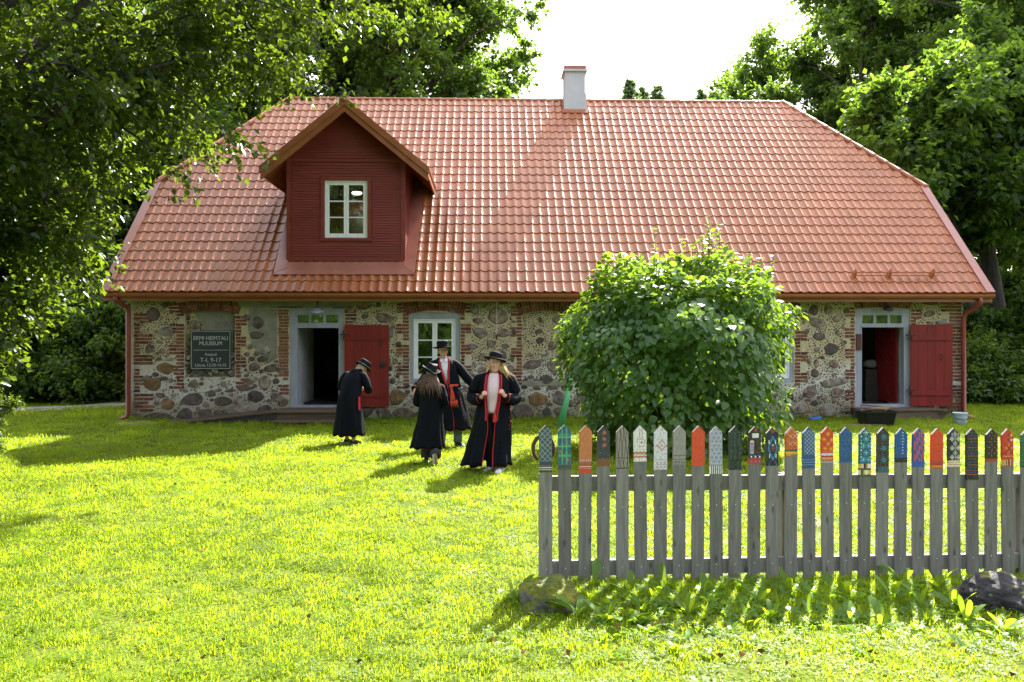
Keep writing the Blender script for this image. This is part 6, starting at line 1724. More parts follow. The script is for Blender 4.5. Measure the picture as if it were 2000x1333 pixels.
def lawn_points(y0, y1, dens):
    n = int((y1 - y0) * (y0 + y1) * .85 * dens); y = np.sqrt(rng.uniform(y0 ** 2, y1 ** 2, n)); x = rng.uniform(-.85, .85, n) * (y + .4)
    k = ~(in_house(x, y) | on_path(x, y)); x, y = x[k], y[k]; return np.stack([x, y, ground_z(x, y) - .004], 1)
CL = [clump(41, 46, .10, .018, .050, .0022), clump(42, 40, .10, .02, .058, .0025), clump(43, 30, .10, .015, .045, .0022, 12), clump(44, 24, .10, .012, .040, .0024, 26)]
P = np.concatenate([lawn_points(3.6, 8, 240), lawn_points(8, 14, 120), lawn_points(14, 27, 48)])
n = len(P); far_s = np.interp(P[:, 1], [4, 9, 14, 26], [.95, 1.15, 1.5, 2.1])
scatter('grass', CL, P, rng.uniform(0, 6.28, n), far_s * rng.uniform(.6, 1.2, n), rng.normal(0, .12, (n, 2)), 'short sunlit lawn grass')
# long grass along the fence, wall feet and boulders
TLc = [clump(51, 26, .07, .08, .24, .0032), clump(52, 20, .06, .06, .18, .0035), clump(53, 22, .08, .05, .14, .004, 14)]
fp = []
for _ in range(2300):
    s = R_.uniform(-.1, 4.4); dd = abs(R_.gauss(0, .42)) + .02; q = FA + fdir * s + Vector((fdir.y, -fdir.x, 0)) * dd; fp.append((q.x, q.y, float(ground_z(q.x, q.y))))
for _ in range(130):
    a = R_.uniform(-.25, PI + .25); q = (.26 + R_.uniform(.2, .42) * math.cos(a), 5.72 + .3 * math.sin(a)); fp.append((*q, float(ground_z(*q))))
fp = np.array([q for q in fp if not (.02 < q[0] < .5 and 5.2 < q[1] < 5.72)]); n = len(fp)
scatter('long_grass', TLc, fp, rng.uniform(0, 6.28, n), rng.uniform(.2, .6, n), rng.normal(0, .2, (n, 2)), 'long grass growing along the foot of the fence')
wp_ = []
for _ in range(900):
    u = R_.uniform(-HWID, HWID); v = -abs(R_.gauss(0, .10)) - .04
    if HU(300, -1) < u < HU(668, -1): v -= 1.12 if u < HU(528, -1.4) else 1.5
    elif HU(1680) < u < HU(1836): v -= .62
    q = hw(u, v, 0); wp_.append((q.x, q.y, 0))
wp_ = np.array(wp_); n = len(wp_)
scatter('wall_foot_grass', TLc, wp_, rng.uniform(0, 6.28, n), rng.uniform(.4, 1.0, n), rng.normal(0, .2, (n, 2)), 'longer grass along the foot of the house wall')

# broad-leaved weeds at the fence
def weed_leaf(L_, w, bend):
    V, Fq = [], []; prof = [(0, .12), (.2, .35), (.45, .85), (.7, 1.0), (.88, .7), (1, .05)]
    for t, k in prof:
        y = L_ * t * (.30 + .35 * bend * t); z = L_ * (t * .98 - bend * t * t * .36); V += [(-w * k, y, z + w * k * .25), (0, y, z), (w * k, y, z + w * k * .25)]
    for i in range(len(prof) - 1):
        a = i * 3; Fq += [(a, a + 1, a + 4, a + 3), (a + 1, a + 2, a + 5, a + 4)]
    return np.array(V), np.array(Fq)
WL = []
for k, (l, w, bd) in enumerate(((.20, .028, .5), (.26, .036, .75), (.15, .026, .9), (.22, .022, .35))):
    V, Fq = weed_leaf(l, w, bd); me = fast_mesh('leaf', V, Fq, True, {'tint': np.full(len(V), .3 + .15 * k)}); me.materials.append(M['weed']); WL.append(me)
WPX = [(1010, 1180), (1160, 1150), (1225, 1160), (1300, 1150), (1375, 1165), (1455, 1140), (1480, 1180), (1545, 1160), (1620, 1150), (1580, 1205), (1655, 1165), (1700, 1195), (1745, 1170), (1765, 1140), (1800, 1185), (1835, 1150), (1660, 1210), (1870, 1185), (1885, 1215), (1925, 1220), (1960, 1230), (1415, 1150), (1345, 1200), (1255, 1200), (1130, 1205), (1985, 1190), (1720, 1225), (1505, 1205), (1185, 1215)]
for k, (px, py) in enumerate(WPX):
    z = -.05 * (px - 1000) / 1000; p = on_ground(px, py, z); w = empty('weed_plant', (p.x, p.y, float(ground_z(p.x, p.y))), k * 1.1, 'broad-leaved green weed growing at the foot of the fence', 'weed', 'weeds along the fence')
    for j in range(R_.randint(4, 8)):
        o = link('leaf', WL[R_.randrange(4)], w); o.rotation_euler = (R_.uniform(-.75, .25), R_.uniform(-.35, .35), j * 2.4 + R_.uniform(-.8, .8)); s_ = R_.uniform(.45, 1.1); o.scale = (s_,) * 3

RZ = []
for sd in (61, 62, 63):
    g = np.random.default_rng(sd); V, Fq, T, b0 = [], [], [], 0
    for j in range(9):
        v, f = weed_leaf(g.uniform(.05, .12), g.uniform(.010, .020), g.uniform(.6, 1.0)); a = g.uniform(0, 6.28); R2 = np.array([[math.cos(a), -math.sin(a), 0], [math.sin(a), math.cos(a), 0], [0, 0, 1]])
        v = v * np.array([1, 1.4, .7]); V.append(v @ R2.T + np.array([g.normal(0, .03), g.normal(0, .03), 0])); Fq.append(f + b0); b0 += len(v); T += [g.uniform(.1, .9)] * len(v)
    me = fast_mesh('rosette', np.concatenate(V), np.concatenate(Fq), True, {'tint': np.array(T)}); me.materials.append(M['weed']); RZ.append(me)
gp = []
for _ in range(900):
    s = R_.uniform(-.3, 4.6); q = FA + fdir * s + Vector((fdir.y, -fdir.x, 0)) * (.16 + abs(R_.gauss(0.05, .55))); gp.append((q.x, q.y, float(ground_z(q.x, q.y))))
gp = np.array([q for q in gp if not (-.02 < q[0] < .55 and 5.2 < q[1] < 6.0)]); n = len(gp)
scatter('ground_cover', RZ, gp, rng.uniform(0, 6.28, n), rng.uniform(.4, 1.0, n), rng.normal(0, .2, (n, 2)), 'low broad-leaved ground cover in the grass before the fence')

# fallen leaves on the lawn
DL = []
for k in range(3):
    V, Fq = weed_leaf(.055, .020, .15 + .2 * k); V[:, 2] *= .6; me = fast_mesh('fallen_leaf', V, Fq, True); me.materials.append(M['dead_leaf']); DL.append(me)
for k in range(70):
    if k < 46: px, py = R_.uniform(10, 1040), R_.uniform(930, 1330) if k % 3 else R_.uniform(930, 1010)
    else: px, py = R_.uniform(960, 1990), R_.uniform(1215, 1325)
    if k < 12: px, py = R_.uniform(0, 220), R_.uniform(920, 990)
    p = on_ground(px, py, 0); o = link('fallen_leaf', DL[k % 3]); o.location = (p.x, p.y, float(ground_z(p.x, p.y)) + R_.uniform(.035, .05)); o.rotation_euler = (R_.uniform(-.5, .5), R_.uniform(-.6, .6), R_.uniform(0, 6.28)); s_ = R_.uniform(.5, 1.0); o.scale = (s_, s_, s_)
    tag(o, 'brown fallen leaf lying on the lawn', 'fallen leaf', 'fallen leaves on the lawn')
# dry plant at the right step
def dry():
    p = on_ground(1842, 822); w = empty('dry_plant', p, 0, 'drooping dry plant in front of the right step', 'plant')
    V, Fq = weed_leaf(.30, .018, .95); me = fast_mesh('leaf', V, Fq, True, {'tint': np.full(len(V), .5)}); me.materials.append(M['dry_plant'])
    for j in range(46):
        o = link('leaf', me, w); o.location = (R_.uniform(-.25, .25), R_.uniform(-.12, .1), R_.uniform(0, .14)); o.rotation_euler = (R_.uniform(-.3, .5), R_.uniform(-.3, .3), R_.uniform(0, 6.28)); s_ = R_.uniform(.6, 1.1); o.scale = (s_,) * 3
dry()
# ------------------------------------------------------------------ people
def V3(*a): return Vector(a)
def remesh(mb, vox, mat, name, parent, smooth_it=3):
    me = mb.mesh('tmp'); o = bpy.data.objects.new('tmp', me); COL.objects.link(o)
    md = o.modifiers.new('r', 'REMESH'); md.mode = 'VOXEL'; md.voxel_size = vox; md.use_smooth_shade = True
    sm = o.modifiers.new('s', 'SMOOTH'); sm.iterations = smooth_it; sm.factor = .5
    bpy.context.view_layer.update()
    m2 = bpy.data.meshes.new_from_object(o.evaluated_get(bpy.context.evaluated_depsgraph_get())); bpy.data.objects.remove(o)
    m2.name = name; m2.materials.clear()
    m2.polygons.foreach_set('use_smooth', np.ones(len(m2.polygons), dtype=bool))
    return link(name, m2, parent, mat)

def head_frame(yaw, pitch, roll=0.0):
    """local axes: x = person's left..., -y = face direction, z = up"""
    return (Matrix.Rotation(yaw, 3, 'Z') @ Matrix.Rotation(pitch, 3, 'X') @ Matrix.Rotation(roll, 3, 'Y'))

def hand(mb, wr, d, palm_n, curl, s=1.0, thumb_side=1):
    """palm and five bent fingers; d = finger direction, palm_n = direction the palm faces"""
    d = Vector(d).normalized(); pn = (Vector(palm_n) - d * Vector(palm_n).dot(d)).normalized(); sd = d.cross(pn) * thumb_side
    mb.tube([wr - d * .02 * s, wr + d * .03 * s, wr + d * .085 * s], [(.022 * s, .018 * s), (.036 * s, .016 * s), (.040 * s, .013 * s)], 10, ref=pn)
    for k, (off, ln) in enumerate(((.030, .075), (.010, .085), (-.010, .080), (-.029, .062))):
        b = wr + d * .075 * s + sd * off * s; p = [b]; a = 0.0
        for q in (.45, .30, .25):
            a += curl * (1.0 + .08 * k); p.append(p[-1] + (d * math.cos(a) + pn * math.sin(a)) * ln * q * s)
        mb.tube(p, [.0098 * s, .0092 * s, .0085 * s, .0062 * s], 7, ref=sd)
    t = [wr + d * .025 * s + sd * .026 * s, wr + d * .055 * s + sd * .050 * s + pn * .010 * s, wr + d * .085 * s + sd * .052 * s + pn * .026 * s]
    mb.tube(t, [.014 * s, .011 * s, .0075 * s], 7, ref=pn)

def head(mb, c, Rm, s=1.0):
    """c = head centre (eye level), Rm = head rotation"""
    prof = [(-.118, .016, .016, -.062), (-.108, .036, .034, -.050), (-.085, .050, .058, -.026), (-.055, .059, .076, -.008), (-.02, .067, .087, 0), (.02, .073, .094, .004), (.06, .073, .094, .008), (.09, .062, .080, .010), (.112, .040, .050, .010), (.120, .012, .014, .010)]
    R = []
    for z, rx, ry, oy in prof:
        R.append([c + Rm @ (V3(rx * math.cos(a), oy + ry * math.sin(a) * (1.0 if math.sin(a) > 0 else .96), z) * s) for a in np.linspace(0, 2 * PI, 18, endpoint=False)])
    mb.rings(R, True, True)
    w = lambda x, y, z: c + Rm @ (V3(x, y, z) * s)
    mb.tube([w(0, -.080, .012), w(0, -.098, -.014), w(0, -.106, -.032), w(0, -.088, -.042)], [.009 * s, .011 * s, .015 * s, .010 * s], 8, ref=Rm @ V3(1, 0, 0))
    mb.ball(w(0, -.080, -.066), (.024 * s, .014 * s, .014 * s), 8, 5, Rm)            # mouth mound
    mb.ball(w(0, -.072, -.098), (.022 * s, .018 * s, .016 * s), 8, 5, Rm)            # chin
    for x in (-1, 1):
        mb.ball(w(x * .034, -.066, -.028), (.022 * s, .02 * s, .02 * s), 8, 5, Rm)    # cheek
        mb.ball(w(x * .074, .012, -.012), (.010 * s, .020 * s, .032 * s), 8, 5, Rm)   # ear

def face(root, c, Rm, s=1.0, smile=False, open_m=False):
    w = lambda x, y, z: c + Rm @ (V3(x, y, z) * s)
    for x in (-1, 1):
        b = MB(); b.ball(w(x * .031, -.0845, .002), (.0135 * s, .007 * s, .0075 * s), 10, 6, Rm); e = b.build('eye', M['white'], root, True)
        b = MB(); b.ball(w(x * .031, -.0895, .002), (.0062 * s, .004 * s, .0065 * s), 8, 5, Rm); b.build('iris', M['eye'], e, True)
        b = MB(); b.tube([w(x * .016, -.090, .018), w(x * .032, -.091, .024), w(x * .048, -.082, .018)], [.003 * s, .004 * s, .002 * s], 5); b.build('eyebrow', M['brow'], root)
    b = MB()
    if smile:
        b.tube([w(-.027, -.083, -.058), w(-.014, -.092, -.067), w(0, -.096, -.070), w(.014, -.092, -.067), w(.027, -.083, -.058)], [.003 * s, .006 * s, .007 * s, .006 * s, .003 * s], 6); m = b.build('mouth', M['lip'], root, True)
        b = MB(); b.tube([w(-.018, -.092, -.0635), w(0, -.1005, -.0675), w(.018, -.092, -.0635)], [.0025 * s, .0048 * s, .0025 * s], 6); b.build('teeth', M['white'], m, True)
    elif open_m:
        b.ball(w(0, -.090, -.068), (.014 * s, .007 * s, .012 * s), 10, 6, Rm); m = b.build('mouth', M['lip'], root, True)
        b = MB(); b.ball(w(0, -.094, -.069), (.009 * s, .005 * s, .008 * s), 8, 5, Rm); b.build('mouth_opening', M['eye'], m, True)
    else:
        b.tube([w(-.02, -.088, -.066), w(0, -.0955, -.068), w(.02, -.088, -.066)], [.003 * s, .005 * s, .003 * s], 6); b.build('mouth', M['lip'], root, True)

def body(root, J, hands, hf, s=1.0, mat=None):
    mb = MB()
    mb.tube([J['pel'] - V3(0, 0, .06), J['pel'], J['waist'], J['chest'], J['neck'] - V3(0, 0, .04)], [(.14 * s, .10 * s), (.155 * s, .11 * s), (.13 * s, .10 * s), (.16 * s, .11 * s), (.07 * s, .06 * s)], 14, sub=12, ref=(0, 1, 0))
    hc, Rm = hf
    mb.tube([J['neck'] - V3(0, 0, .05), J['neck'], hc + Rm @ V3(0, .015, -.08) * s], [.075 * s, .055 * s, .052 * s], 12)
    head(mb, hc, Rm, s)
    for q in ('L', 'R'):
        mb.tube([J['chest'] * .5 + J['sh' + q] * .5, J['sh' + q], (J['sh' + q] + J['el' + q]) / 2, J['el' + q], (J['el' + q] + J['wr' + q]) / 2, J['wr' + q]], [.06 * s, .055 * s, .047 * s, .038 * s, .035 * s, .024 * s], 10)
        mb.tube([J['hip' + q] + V3(0, 0, .04), J['hip' + q], (J['hip' + q] + J['kn' + q]) / 2, J['kn' + q], J['kn' + q] * .6 + J['an' + q] * .4, J['an' + q]], [.085 * s, .088 * s, .072 * s, .052 * s, .052 * s, .034 * s], 10)
        f = J['an' + q]; fd = J.get('ft' + q, V3(0, -1, 0)); mb.tube([f + V3(0, 0, .0) - fd * .04, f - V3(0, 0, .045) + fd * .02, f - V3(0, 0, .06) + fd * .14], [(.032, .035), (.036, .03), (.034, .016)], 8, ref=(0, 0, 1))
        if q in hands: hand(mb, J['wr' + q], *hands[q])
    return remesh(mb, .0075, mat or M['skin'], 'body', root, 1)

def coat(root, rings, nth=44, fold=(9, .035), seed=0, mat=None, trim=True, hem_trim=True, edge_mat=None, closed=False):
    """rings: (z, cx, cy, rx, ry, open_half_angle, open_centre) with angles in degrees, -90 = towards the camera"""
    r = random.Random(seed); zs = len(rings); NZ = 26
    A = np.array(rings, float); A = A[np.argsort(A[:, 0])]
    zz = np.linspace(A[0, 0], A[-1, 0], NZ); B = np.stack([np.interp(zz, A[:, 0], A[:, k]) for k in range(A.shape[1])], 1)
    ztop, zbot = zz[-1], zz[0]; R = []; ph = [r.uniform(0, 6.28) for _ in range(4)]
    for row in B:
        z, cx, cy, rx, ry, oh, oc = row; k = max(0, (ztop - .35 - z) / (ztop - zbot)); ring = []
        for j in range(nth + (0 if closed else 1)):
            a = rad(oc) + (2 * PI * j / nth if closed else rad(oh) + (2 * PI - 2 * rad(oh)) * j / nth)
            f = 1 + fold[1] * (k ** .7) * 2.2 * (math.sin(fold[0] * a + ph[0]) + .5 * math.sin(fold[0] * 1.7 * a + ph[1] + z)) + .020 * math.sin(5 * a + 8 * z + ph[2]) + .015 * math.sin(4 * a - 15 * z + ph[3]) + .012 * k * math.sin(23 * a + ph[1])
            ring.append(V3(cx + rx * math.cos(a) * f, cy + ry * math.sin(a) * f, z - (.02 * math.sin(fold[0] * a + ph[0]) * k if z < zbot + .2 else 0)))
        R.append(ring)
    mb = MB(); mb.rings(R, closed, False); o = solidify(mb.build('coat', mat or M['coat'], root, True), .014, 1)
    if trim and not closed:
        for e in (0, -1):
            b = MB(); b.tube([q[e] for q in R], .0085, 6, caps=True); b.build('coat_edging', M['red_trim'], o)
    if hem_trim:
        b = MB(); ring = R[0] + ([R[0][0]] if closed else []); b.tube(ring, .006, 5); b.build('hem_edging', edge_mat or M['red_trim'], o)
    return o, R

def sleeve(coat_o, pts, rads, cuff=True, seed=0):
    r = random.Random(seed); P = catmull(pts, 16); rd = interp(rads, 16) * .84; rd = rd * np.array([1 + .05 * math.sin(i * 1.9 + seed) + r.uniform(-.02, .02) for i in range(17)])
    b = MB(); b.tube(P, rd.tolist(), 14, caps=True); s = b.build('sleeve', M['coat'], coat_o, True)
    if cuff:
        d = (P[-1] - P[-3]).normalized(); b = MB(); b.tube([P[-1] - d * .006, P[-1] + d * .004], [rd[-1] * 1.07, rd[-1] * 1.07], 14, caps=False); b.build('cuff', M['red_trim'], s, True)

def hat(root, c, Rm, brim=.175, crown=(.098, .104), h=.115, up=0.0, dent=False, band=True, edge=None):
    def fn(p, th):
        r = math.hypot(p.x, p.y)
        if r > .12: p.z += (r - .11) * (.10 * math.cos(2 * th) + up * abs(math.cos(th)))
        if dent and p.z > .07 and r < .09: p.z -= .03 * (1 - (abs(p.x) / .09)) * 1.0
        return p
    prof = [(.09, -.004), (brim * .7, -.010), (brim, -.002), (brim + .004, .004), (brim, .010), (.115, .004), (crown[0], .012), ((crown[0] + crown[1]) / 2, h * .5), (crown[1], h * .88), (crown[1] * .93, h), (crown[1] * .45, h + .004), (.004, h + .003)]
    b = MB(); b.lathe(prof, c, Rm, 26, fn=fn, sy=1.16); o = b.build('hat', M['hat'], root, True)
    if band: b = MB(); b.lathe([(crown[0] + .002, .010), (crown[0] + .005, .012), (crown[0] + .006, .036), (crown[0] + .002, .038)], c, Rm, 24, sy=1.16); b.build('hat_band', M['coat'], o, True)
    if edge:
        b = MB(); pts = [c + Rm @ fn(V3((brim + .004) * math.cos(a), (brim + .004) * 1.16 * math.sin(a), .004), a) for a in np.linspace(0, 2 * PI, 30)]; b.tube(pts, .004, 5); b.build('brim_edging', edge, o)
    return o

def shoe(root, an, fd, mat, s=1.0, lift=0.0, name='shoe', sole=None):
    fd = Vector(fd).normalized(); b = MB(); a = Vector(an); sd = V3(fd.y, -fd.x, 0)
    g = a - V3(0, 0, .085 * s); up = fd.cross(sd) * -1
    if up.z < 0: up = -up
    P = [g - fd * .07 * s, g - fd * .05 * s, g + fd * .0 * s, g + fd * .07 * s, g + fd * .14 * s, g + fd * .185 * s, g + fd * .20 * s]; hh = [.02, .042, .046, .036, .027, .02, .008]; ww = [.015, .034, .038, .043, .046, .032, .008]
    R = []
    for p, h, w in zip(P, hh, ww):
        R.append([p + up * (h * s * (1 + math.sin(t))) + sd * (w * s * math.cos(t)) + up * .004 for t in np.linspace(0, 2 * PI, 12, endpoint=False)])
    b.rings(R, True, True); o = b.build(name, mat, root, True)
    if sole:
        b = MB(); R = []
        for p, w in zip(P, ww): R.append([p + sd * w * s * 1.06, p + sd * w * s * 1.06 - up * .022, p - sd * w * s * 1.06 - up * .022, p - sd * w * s * 1.06])
        b.rings(R, True, True); b.build('sole', sole, o)
    return o

def hair_cap(root, c, Rm, mat, s=1.0, strands=None, seed=0, back=True):
    """hair close to the skull plus locks hanging from it; strands: list of (start, mid, end, radius)"""
    r = random.Random(seed); b = MB()
    R = []
    for z, rx, ry, oy in ((-.07, .066, .066, .040), (-.03, .078, .084, .026), (.02, .084, .098, .014), (.06, .083, .103, .012), (.10, .066, .082, .012), (.125, .02, .03, .012)):
        R.append([c + Rm @ (V3(rx * math.cos(a), oy + ry * math.sin(a) * (1 if math.sin(a) > -.1 else .35 if z < .05 else .9), z) * s) for a in np.linspace(0, 2 * PI, 18, endpoint=False)])
    b.rings(R, True, True)
    for (p0, p1, p2, rr) in strands or []:
        for q in range(9):
            j = V3(r.uniform(-1, 1), r.uniform(-1, 1), 0) * rr * .8
            b.tube([p0 + j * .4, p1 + j, p2 + j * 1.5 + V3(0, 0, r.uniform(-.04, .04))], [(rr * .42, rr * .24), (rr * .40, rr * .22), (rr * .06, rr * .04)], 7, sub=8)
    return b.build('hair', mat, root, True)

def trousers(root, J, mat, w=.085, hem=None, s=1.0):
    b = MB()
    for q in ('L', 'R'):
        b.tube([J['hip' + q] + V3(0, 0, .12), J['hip' + q], J['kn' + q], J['an' + q] - V3(0, 0, .01)], [w * 1.2, w * 1.15, w * .85, w * (hem or .75)], 12, sub=12)
    b.tube([J['pel'] - V3(0, 0, .14), J['pel'], J['pel'] + V3(0, 0, .12)], [(.15 * s, .12 * s), (.175 * s, .13 * s), (.162 * s, .125 * s)], 16, ref=(0, 1, 0))
    return b.build('trousers', mat, root, True)

# ---- woman facing the camera, coat open, holding both lapels
def woman():
    p = on_ground(966, 921); p.z = 0
    root = empty('person', p, rad(-3), 'smiling blond woman in open long black coat with red edging, thumbs up at her lapels', 'person', 'people in black coats and hats on the lawn')
    J = dict(pel=V3(-.01, 0, .86), waist=V3(0, 0, 1.02), chest=V3(.0, .01, 1.22), neck=V3(0, 0, 1.395), shL=V3(-.165, .01, 1.335), shR=V3(.165, .01, 1.335), elL=V3(-.305, .02, 1.085), elR=V3(.28, .03, 1.075), wrL=V3(-.165, -.20, 1.06), wrR=V3(.150, -.215, 1.085), hipL=V3(-.09, 0, .84), hipR=V3(.08, 0, .84), knL=V3(-.07, -.02, .46), knR=V3(.08, -.03, .46), anL=V3(-.03, .03, .085), anR=V3(.10, -.10, .085), ftL=V3(-.55, -.8, 0).normalized(), ftR=V3(-.25, -1, 0).normalized())
    hc, Rm = V3(.008, -.02, 1.525), head_frame(rad(4), rad(-4), rad(3))
    body(root, J, {'L': ((.35, -.5, .8), (.75, .4, -.1), .95, 1.0, 1), 'R': ((-.35, -.5, .8), (-.75, .4, -.1), .95, 1.0, -1)}, (hc, Rm))
    face(root, hc, Rm, 1, smile=True)
    st = []
    for x, z2, y2 in ((-.085, 1.30, -.03), (-.09, 1.34, .04), (.085, 1.26, -.05), (.12, 1.27, -.01), (.16, 1.29, .03), (.09, 1.33, .06), (0, 1.3, .09)):
        st.append((hc + V3(x * .85 if abs(x) < .1 else x * .6, .03, .03), hc + V3(x * 1.05, .0, -.10), V3(x * 1.75 + .02, y2, z2), .038))
    hair_cap(root, hc, Rm, M['hair_blond'], 1, st, 2)
    hat(root, hc + Rm @ V3(0, .012, .058), Rm @ Matrix.Rotation(rad(-7), 3, 'X') @ Matrix.Rotation(rad(9), 3, 'Y'), .162, (.098, .096), .10)
    b = MB(); b.tube([V3(0, -.0, .84), V3(0, -.005, 1.0), V3(0, -.005, 1.2), V3(0, 0, 1.36), V3(0, 0, 1.40)], [(.186, .142), (.172, .136), (.17, .128), (.13, .085), (.075, .07)], 20, sub=14, ref=(0, 1, 0)); b.build('shirt', M['shirt_pink'], root, True)
    trousers(root, J, M['trouser_black'], .095, .95)
    for q in ('L', 'R'): shoe(root, J['an' + q], J['ft' + q], M['shoe_white'], 1.05)
    o, R = coat(root, [(.10, -.12, .02, .335, .30, 13, -84), (.30, -.10, .02, .298, .27, 12, -84), (.60, -.055, .02, .262, .225, 11, -86), (.86, -.02, .02, .228, .19, 15, -92), (1.02, 0, .01, .215, .175, 22, -94), (1.20, 0, .01, .225, .158, 24, -93), (1.33, 0, .015, .205, .125, 25, -92), (1.395, 0, .02, .125, .095, 32, -92), (1.43, 0, .02, .088, .085, 40, -92)], seed=4, fold=(9, .045))
    sleeve(o, [V3(-.12, .01, 1.35), V3(-.22, .015, 1.30), V3(-.315, .02, 1.09), V3(-.27, -.08, 1.02), V3(-.185, -.18, 1.04)], [.075, .098, .105, .10, .075], True, 1)
    sleeve(o, [V3(.12, .01, 1.35), V3(.22, .015, 1.30), V3(.30, .03, 1.08), V3(.26, -.08, 1.02), V3(.175, -.19, 1.055)], [.075, .098, .105, .10, .075], True, 2)
    # broad red lapel bands and a hanging tassel
    for e, sx in ((0, 1), (-1, -1)):
        col = [q[e] for q in R][12:25]; b = MB(); b.tube([c + V3(sx * .022, -.014, 0) for c in col], [(.011, .006)] * len(col), 6, ref=(0, 1, 0)); b.build('lapel_band', M['red_trim'], o)
    b = MB(); b.tube([V3(.075, -.20, 1.16), V3(.045, -.215, .98), V3(.02, -.22, .84)], [.008, .008, .008], 6, sub=6); b.tube([V3(.02, -.22, .85), V3(.018, -.225, .80), V3(.016, -.225, .72)], [.012, .024, .028], 8); b.build('tassel', M['red_trim'], o)
    b = MB()
    for k in range(7): b.ball((.215 + .012 * math.sin(k * 2), .0 - .02, .93 - k * .055), (.008, .02, .016), 7, 4)
    b.build('pocket_embroidery', M['red_trim'], o)
woman()

# ---- tall man with glasses and red sash
def man():
    p = on_ground(884, 873); p.z = 0
    root = empty('person', p, rad(6), 'tall man in glasses with spread arms, black coat tied with an orange-red sash', 'person', 'people in black coats and hats on the lawn')
    J = dict(pel=V3(-.03, 0, .93), waist=V3(-.06, 0, 1.10), chest=V3(-.12, 0, 1.33), neck=V3(-.15, -.01, 1.53), shL=V3(-.33, .01, 1.46), shR=V3(.05, .0, 1.46), elL=V3(-.50, .0, 1.19), elR=V3(.235, .04, 1.24), wrL=V3(-.66, -.16, 1.0), wrR=V3(.42, .06, 1.03), hipL=V3(-.12, 0, .92), hipR=V3(.07, 0, .92), knL=V3(-.16, .02, .50), knR=V3(.09, -.02, .50), anL=V3(-.20, .12, .095), anR=V3(.09, -.02, .095), ftL=V3(-.3, -1, 0).normalized(), ftR=V3(.5, -.9, 0).normalized())
    hc, Rm = V3(-.165, -.03, 1.675), head_frame(rad(10), rad(0), rad(-4))
    body(root, J, {'L': ((-.25, -.6, -.7), (.9, -.2, -.2), .45, 1.08, 1), 'R': ((.55, .1, -.8), (-.3, -.9, -.1), .3, 1.08, 1)}, (hc, Rm), 1.03)
    face(root, hc, Rm, 1.03, open_m=True)
    w = lambda x, y, z: hc + Rm @ (V3(x, y, z) * 1.03)
    b = MB()
    for x in (-1, 1):
        b.tube([w(x * .033 + .024 * math.cos(a), -.100, .0 + .018 * math.sin(a)) for a in np.linspace(0, 2 * PI, 15)], .0022, 5); b.tube([w(x * .057, -.098, .004), w(x * .078, .0, .004)], .0022, 5)
    b.tube([w(-.009, -.101, .004), w(.009, -.101, .004)], .0022, 5); b.build('glasses', M['eye'], root)
    hair_cap(root, hc + Rm @ V3(0, .012, 0), Rm, M['brow'], .96)
    hat(root, hc + Rm @ V3(0, .01, .062), Rm @ Matrix.Rotation(rad(-4), 3, 'X'), .174, (.100, .104), .115)
    b = MB(); b.tube([V3(-.08, 0, 1.14), V3(-.12, -.005, 1.36), V3(-.15, -.01, 1.49), V3(-.155, -.015, 1.55)], [(.15, .115), (.16, .12), (.12, .085), (.066, .066)], 18, sub=10, ref=(0, 1, 0)); sh = b.build('shirt', M['shirt_white'], root, True)
    for s in (-1, 1):
        b = MB(); b.extrude([V3(-.155, -.088, 1.545), V3(-.155 + s * .07, -.06, 1.555), V3(-.155 + s * .065, -.095, 1.49), V3(-.155 + s * .022, -.11, 1.485)], (0, -.006, 0)); b.build('collar', M['shirt_white'], sh)
    trousers(root, J, M['jeans'], .092, .80, .82)
    for q in ('L', 'R'): shoe(root, J['an' + q], J['ft' + q], M['shoe_black'], 1.15)
    o, R = coat(root, [(.31, .0, .02, .30, .25, 1.2, -88), (.50, -.005, .02, .275, .225, 1.2, -88), (.80, -.03, .01, .225, .185, 1.2, -92), (1.02, -.055, .0, .185, .155, 1.2, -98), (1.10, -.065, .0, .180, .150, 3, -99), (1.30, -.115, .005, .20, .150, 12, -94), (1.42, -.14, .005, .205, .125, 19, -91), (1.50, -.15, .005, .145, .10, 27, -90), (1.56, -.152, .01, .088, .085, 40, -90)], seed=9, fold=(8, .042))
    sleeve(o, [V3(-.27, .01, 1.47), V3(-.36, .01, 1.41), V3(-.51, .0, 1.17), V3(-.60, -.07, 1.08), V3(-.65, -.14, 1.02)], [.075, .098, .095, .092, .085], True, 3)
    sleeve(o, [V3(-.02, .01, 1.47), V3(.07, .01, 1.42), V3(.24, .04, 1.22), V3(.33, .05, 1.12), V3(.41, .06, 1.04)], [.075, .098, .095, .090, .082], True, 4)
    for e, sx in ((0, 1), (-1, -1)):
        col = [q[e] for q in R][16:26]; b = MB(); b.tube([c + V3(sx * .016, -.012, 0) for c in col], [(.012, .006)] * len(col), 6, ref=(0, 1, 0)); b.build('lapel_band', M['red_trim'], o)
    b = MB(); b.lathe([(.184, -.035), (.192, -.02), (.194, .02), (.186, .035)], V3(-.063, 0, 1.07), None, 28, sy=.86); s = b.build('sash', M['sash'], root, True)
    b = MB(); b.ball((-.035, -.185, 1.065), (.035, .03, .04), 10, 6)
    for k in range(4): b.tube([V3(-.035, -.19, 1.05), V3(-.03 + .012 * k, -.215, .93), V3(-.035 + .022 * k, -.225, .83 - .015 * (k % 2))], [.014, .015, .016], 6, sub=5)
    for k in range(12):
        x = -.05 + .012 * k; b.tube([V3(x * .8, -.225, .835), V3(x * 1.0 + .005, -.23, .74 - .02 * (k % 3))], [.009, .005], 5)
    b.build('sash_tassel', M['sash'], s, True)
    b = MB()
    for k in range(6): b.ball((.10 + .012 * k, -.155 + .01 * k, .96 - k * .045), (.008, .008, .014), 7, 4)
    b.build('pocket_embroidery', M['red_trim'], o)
man()

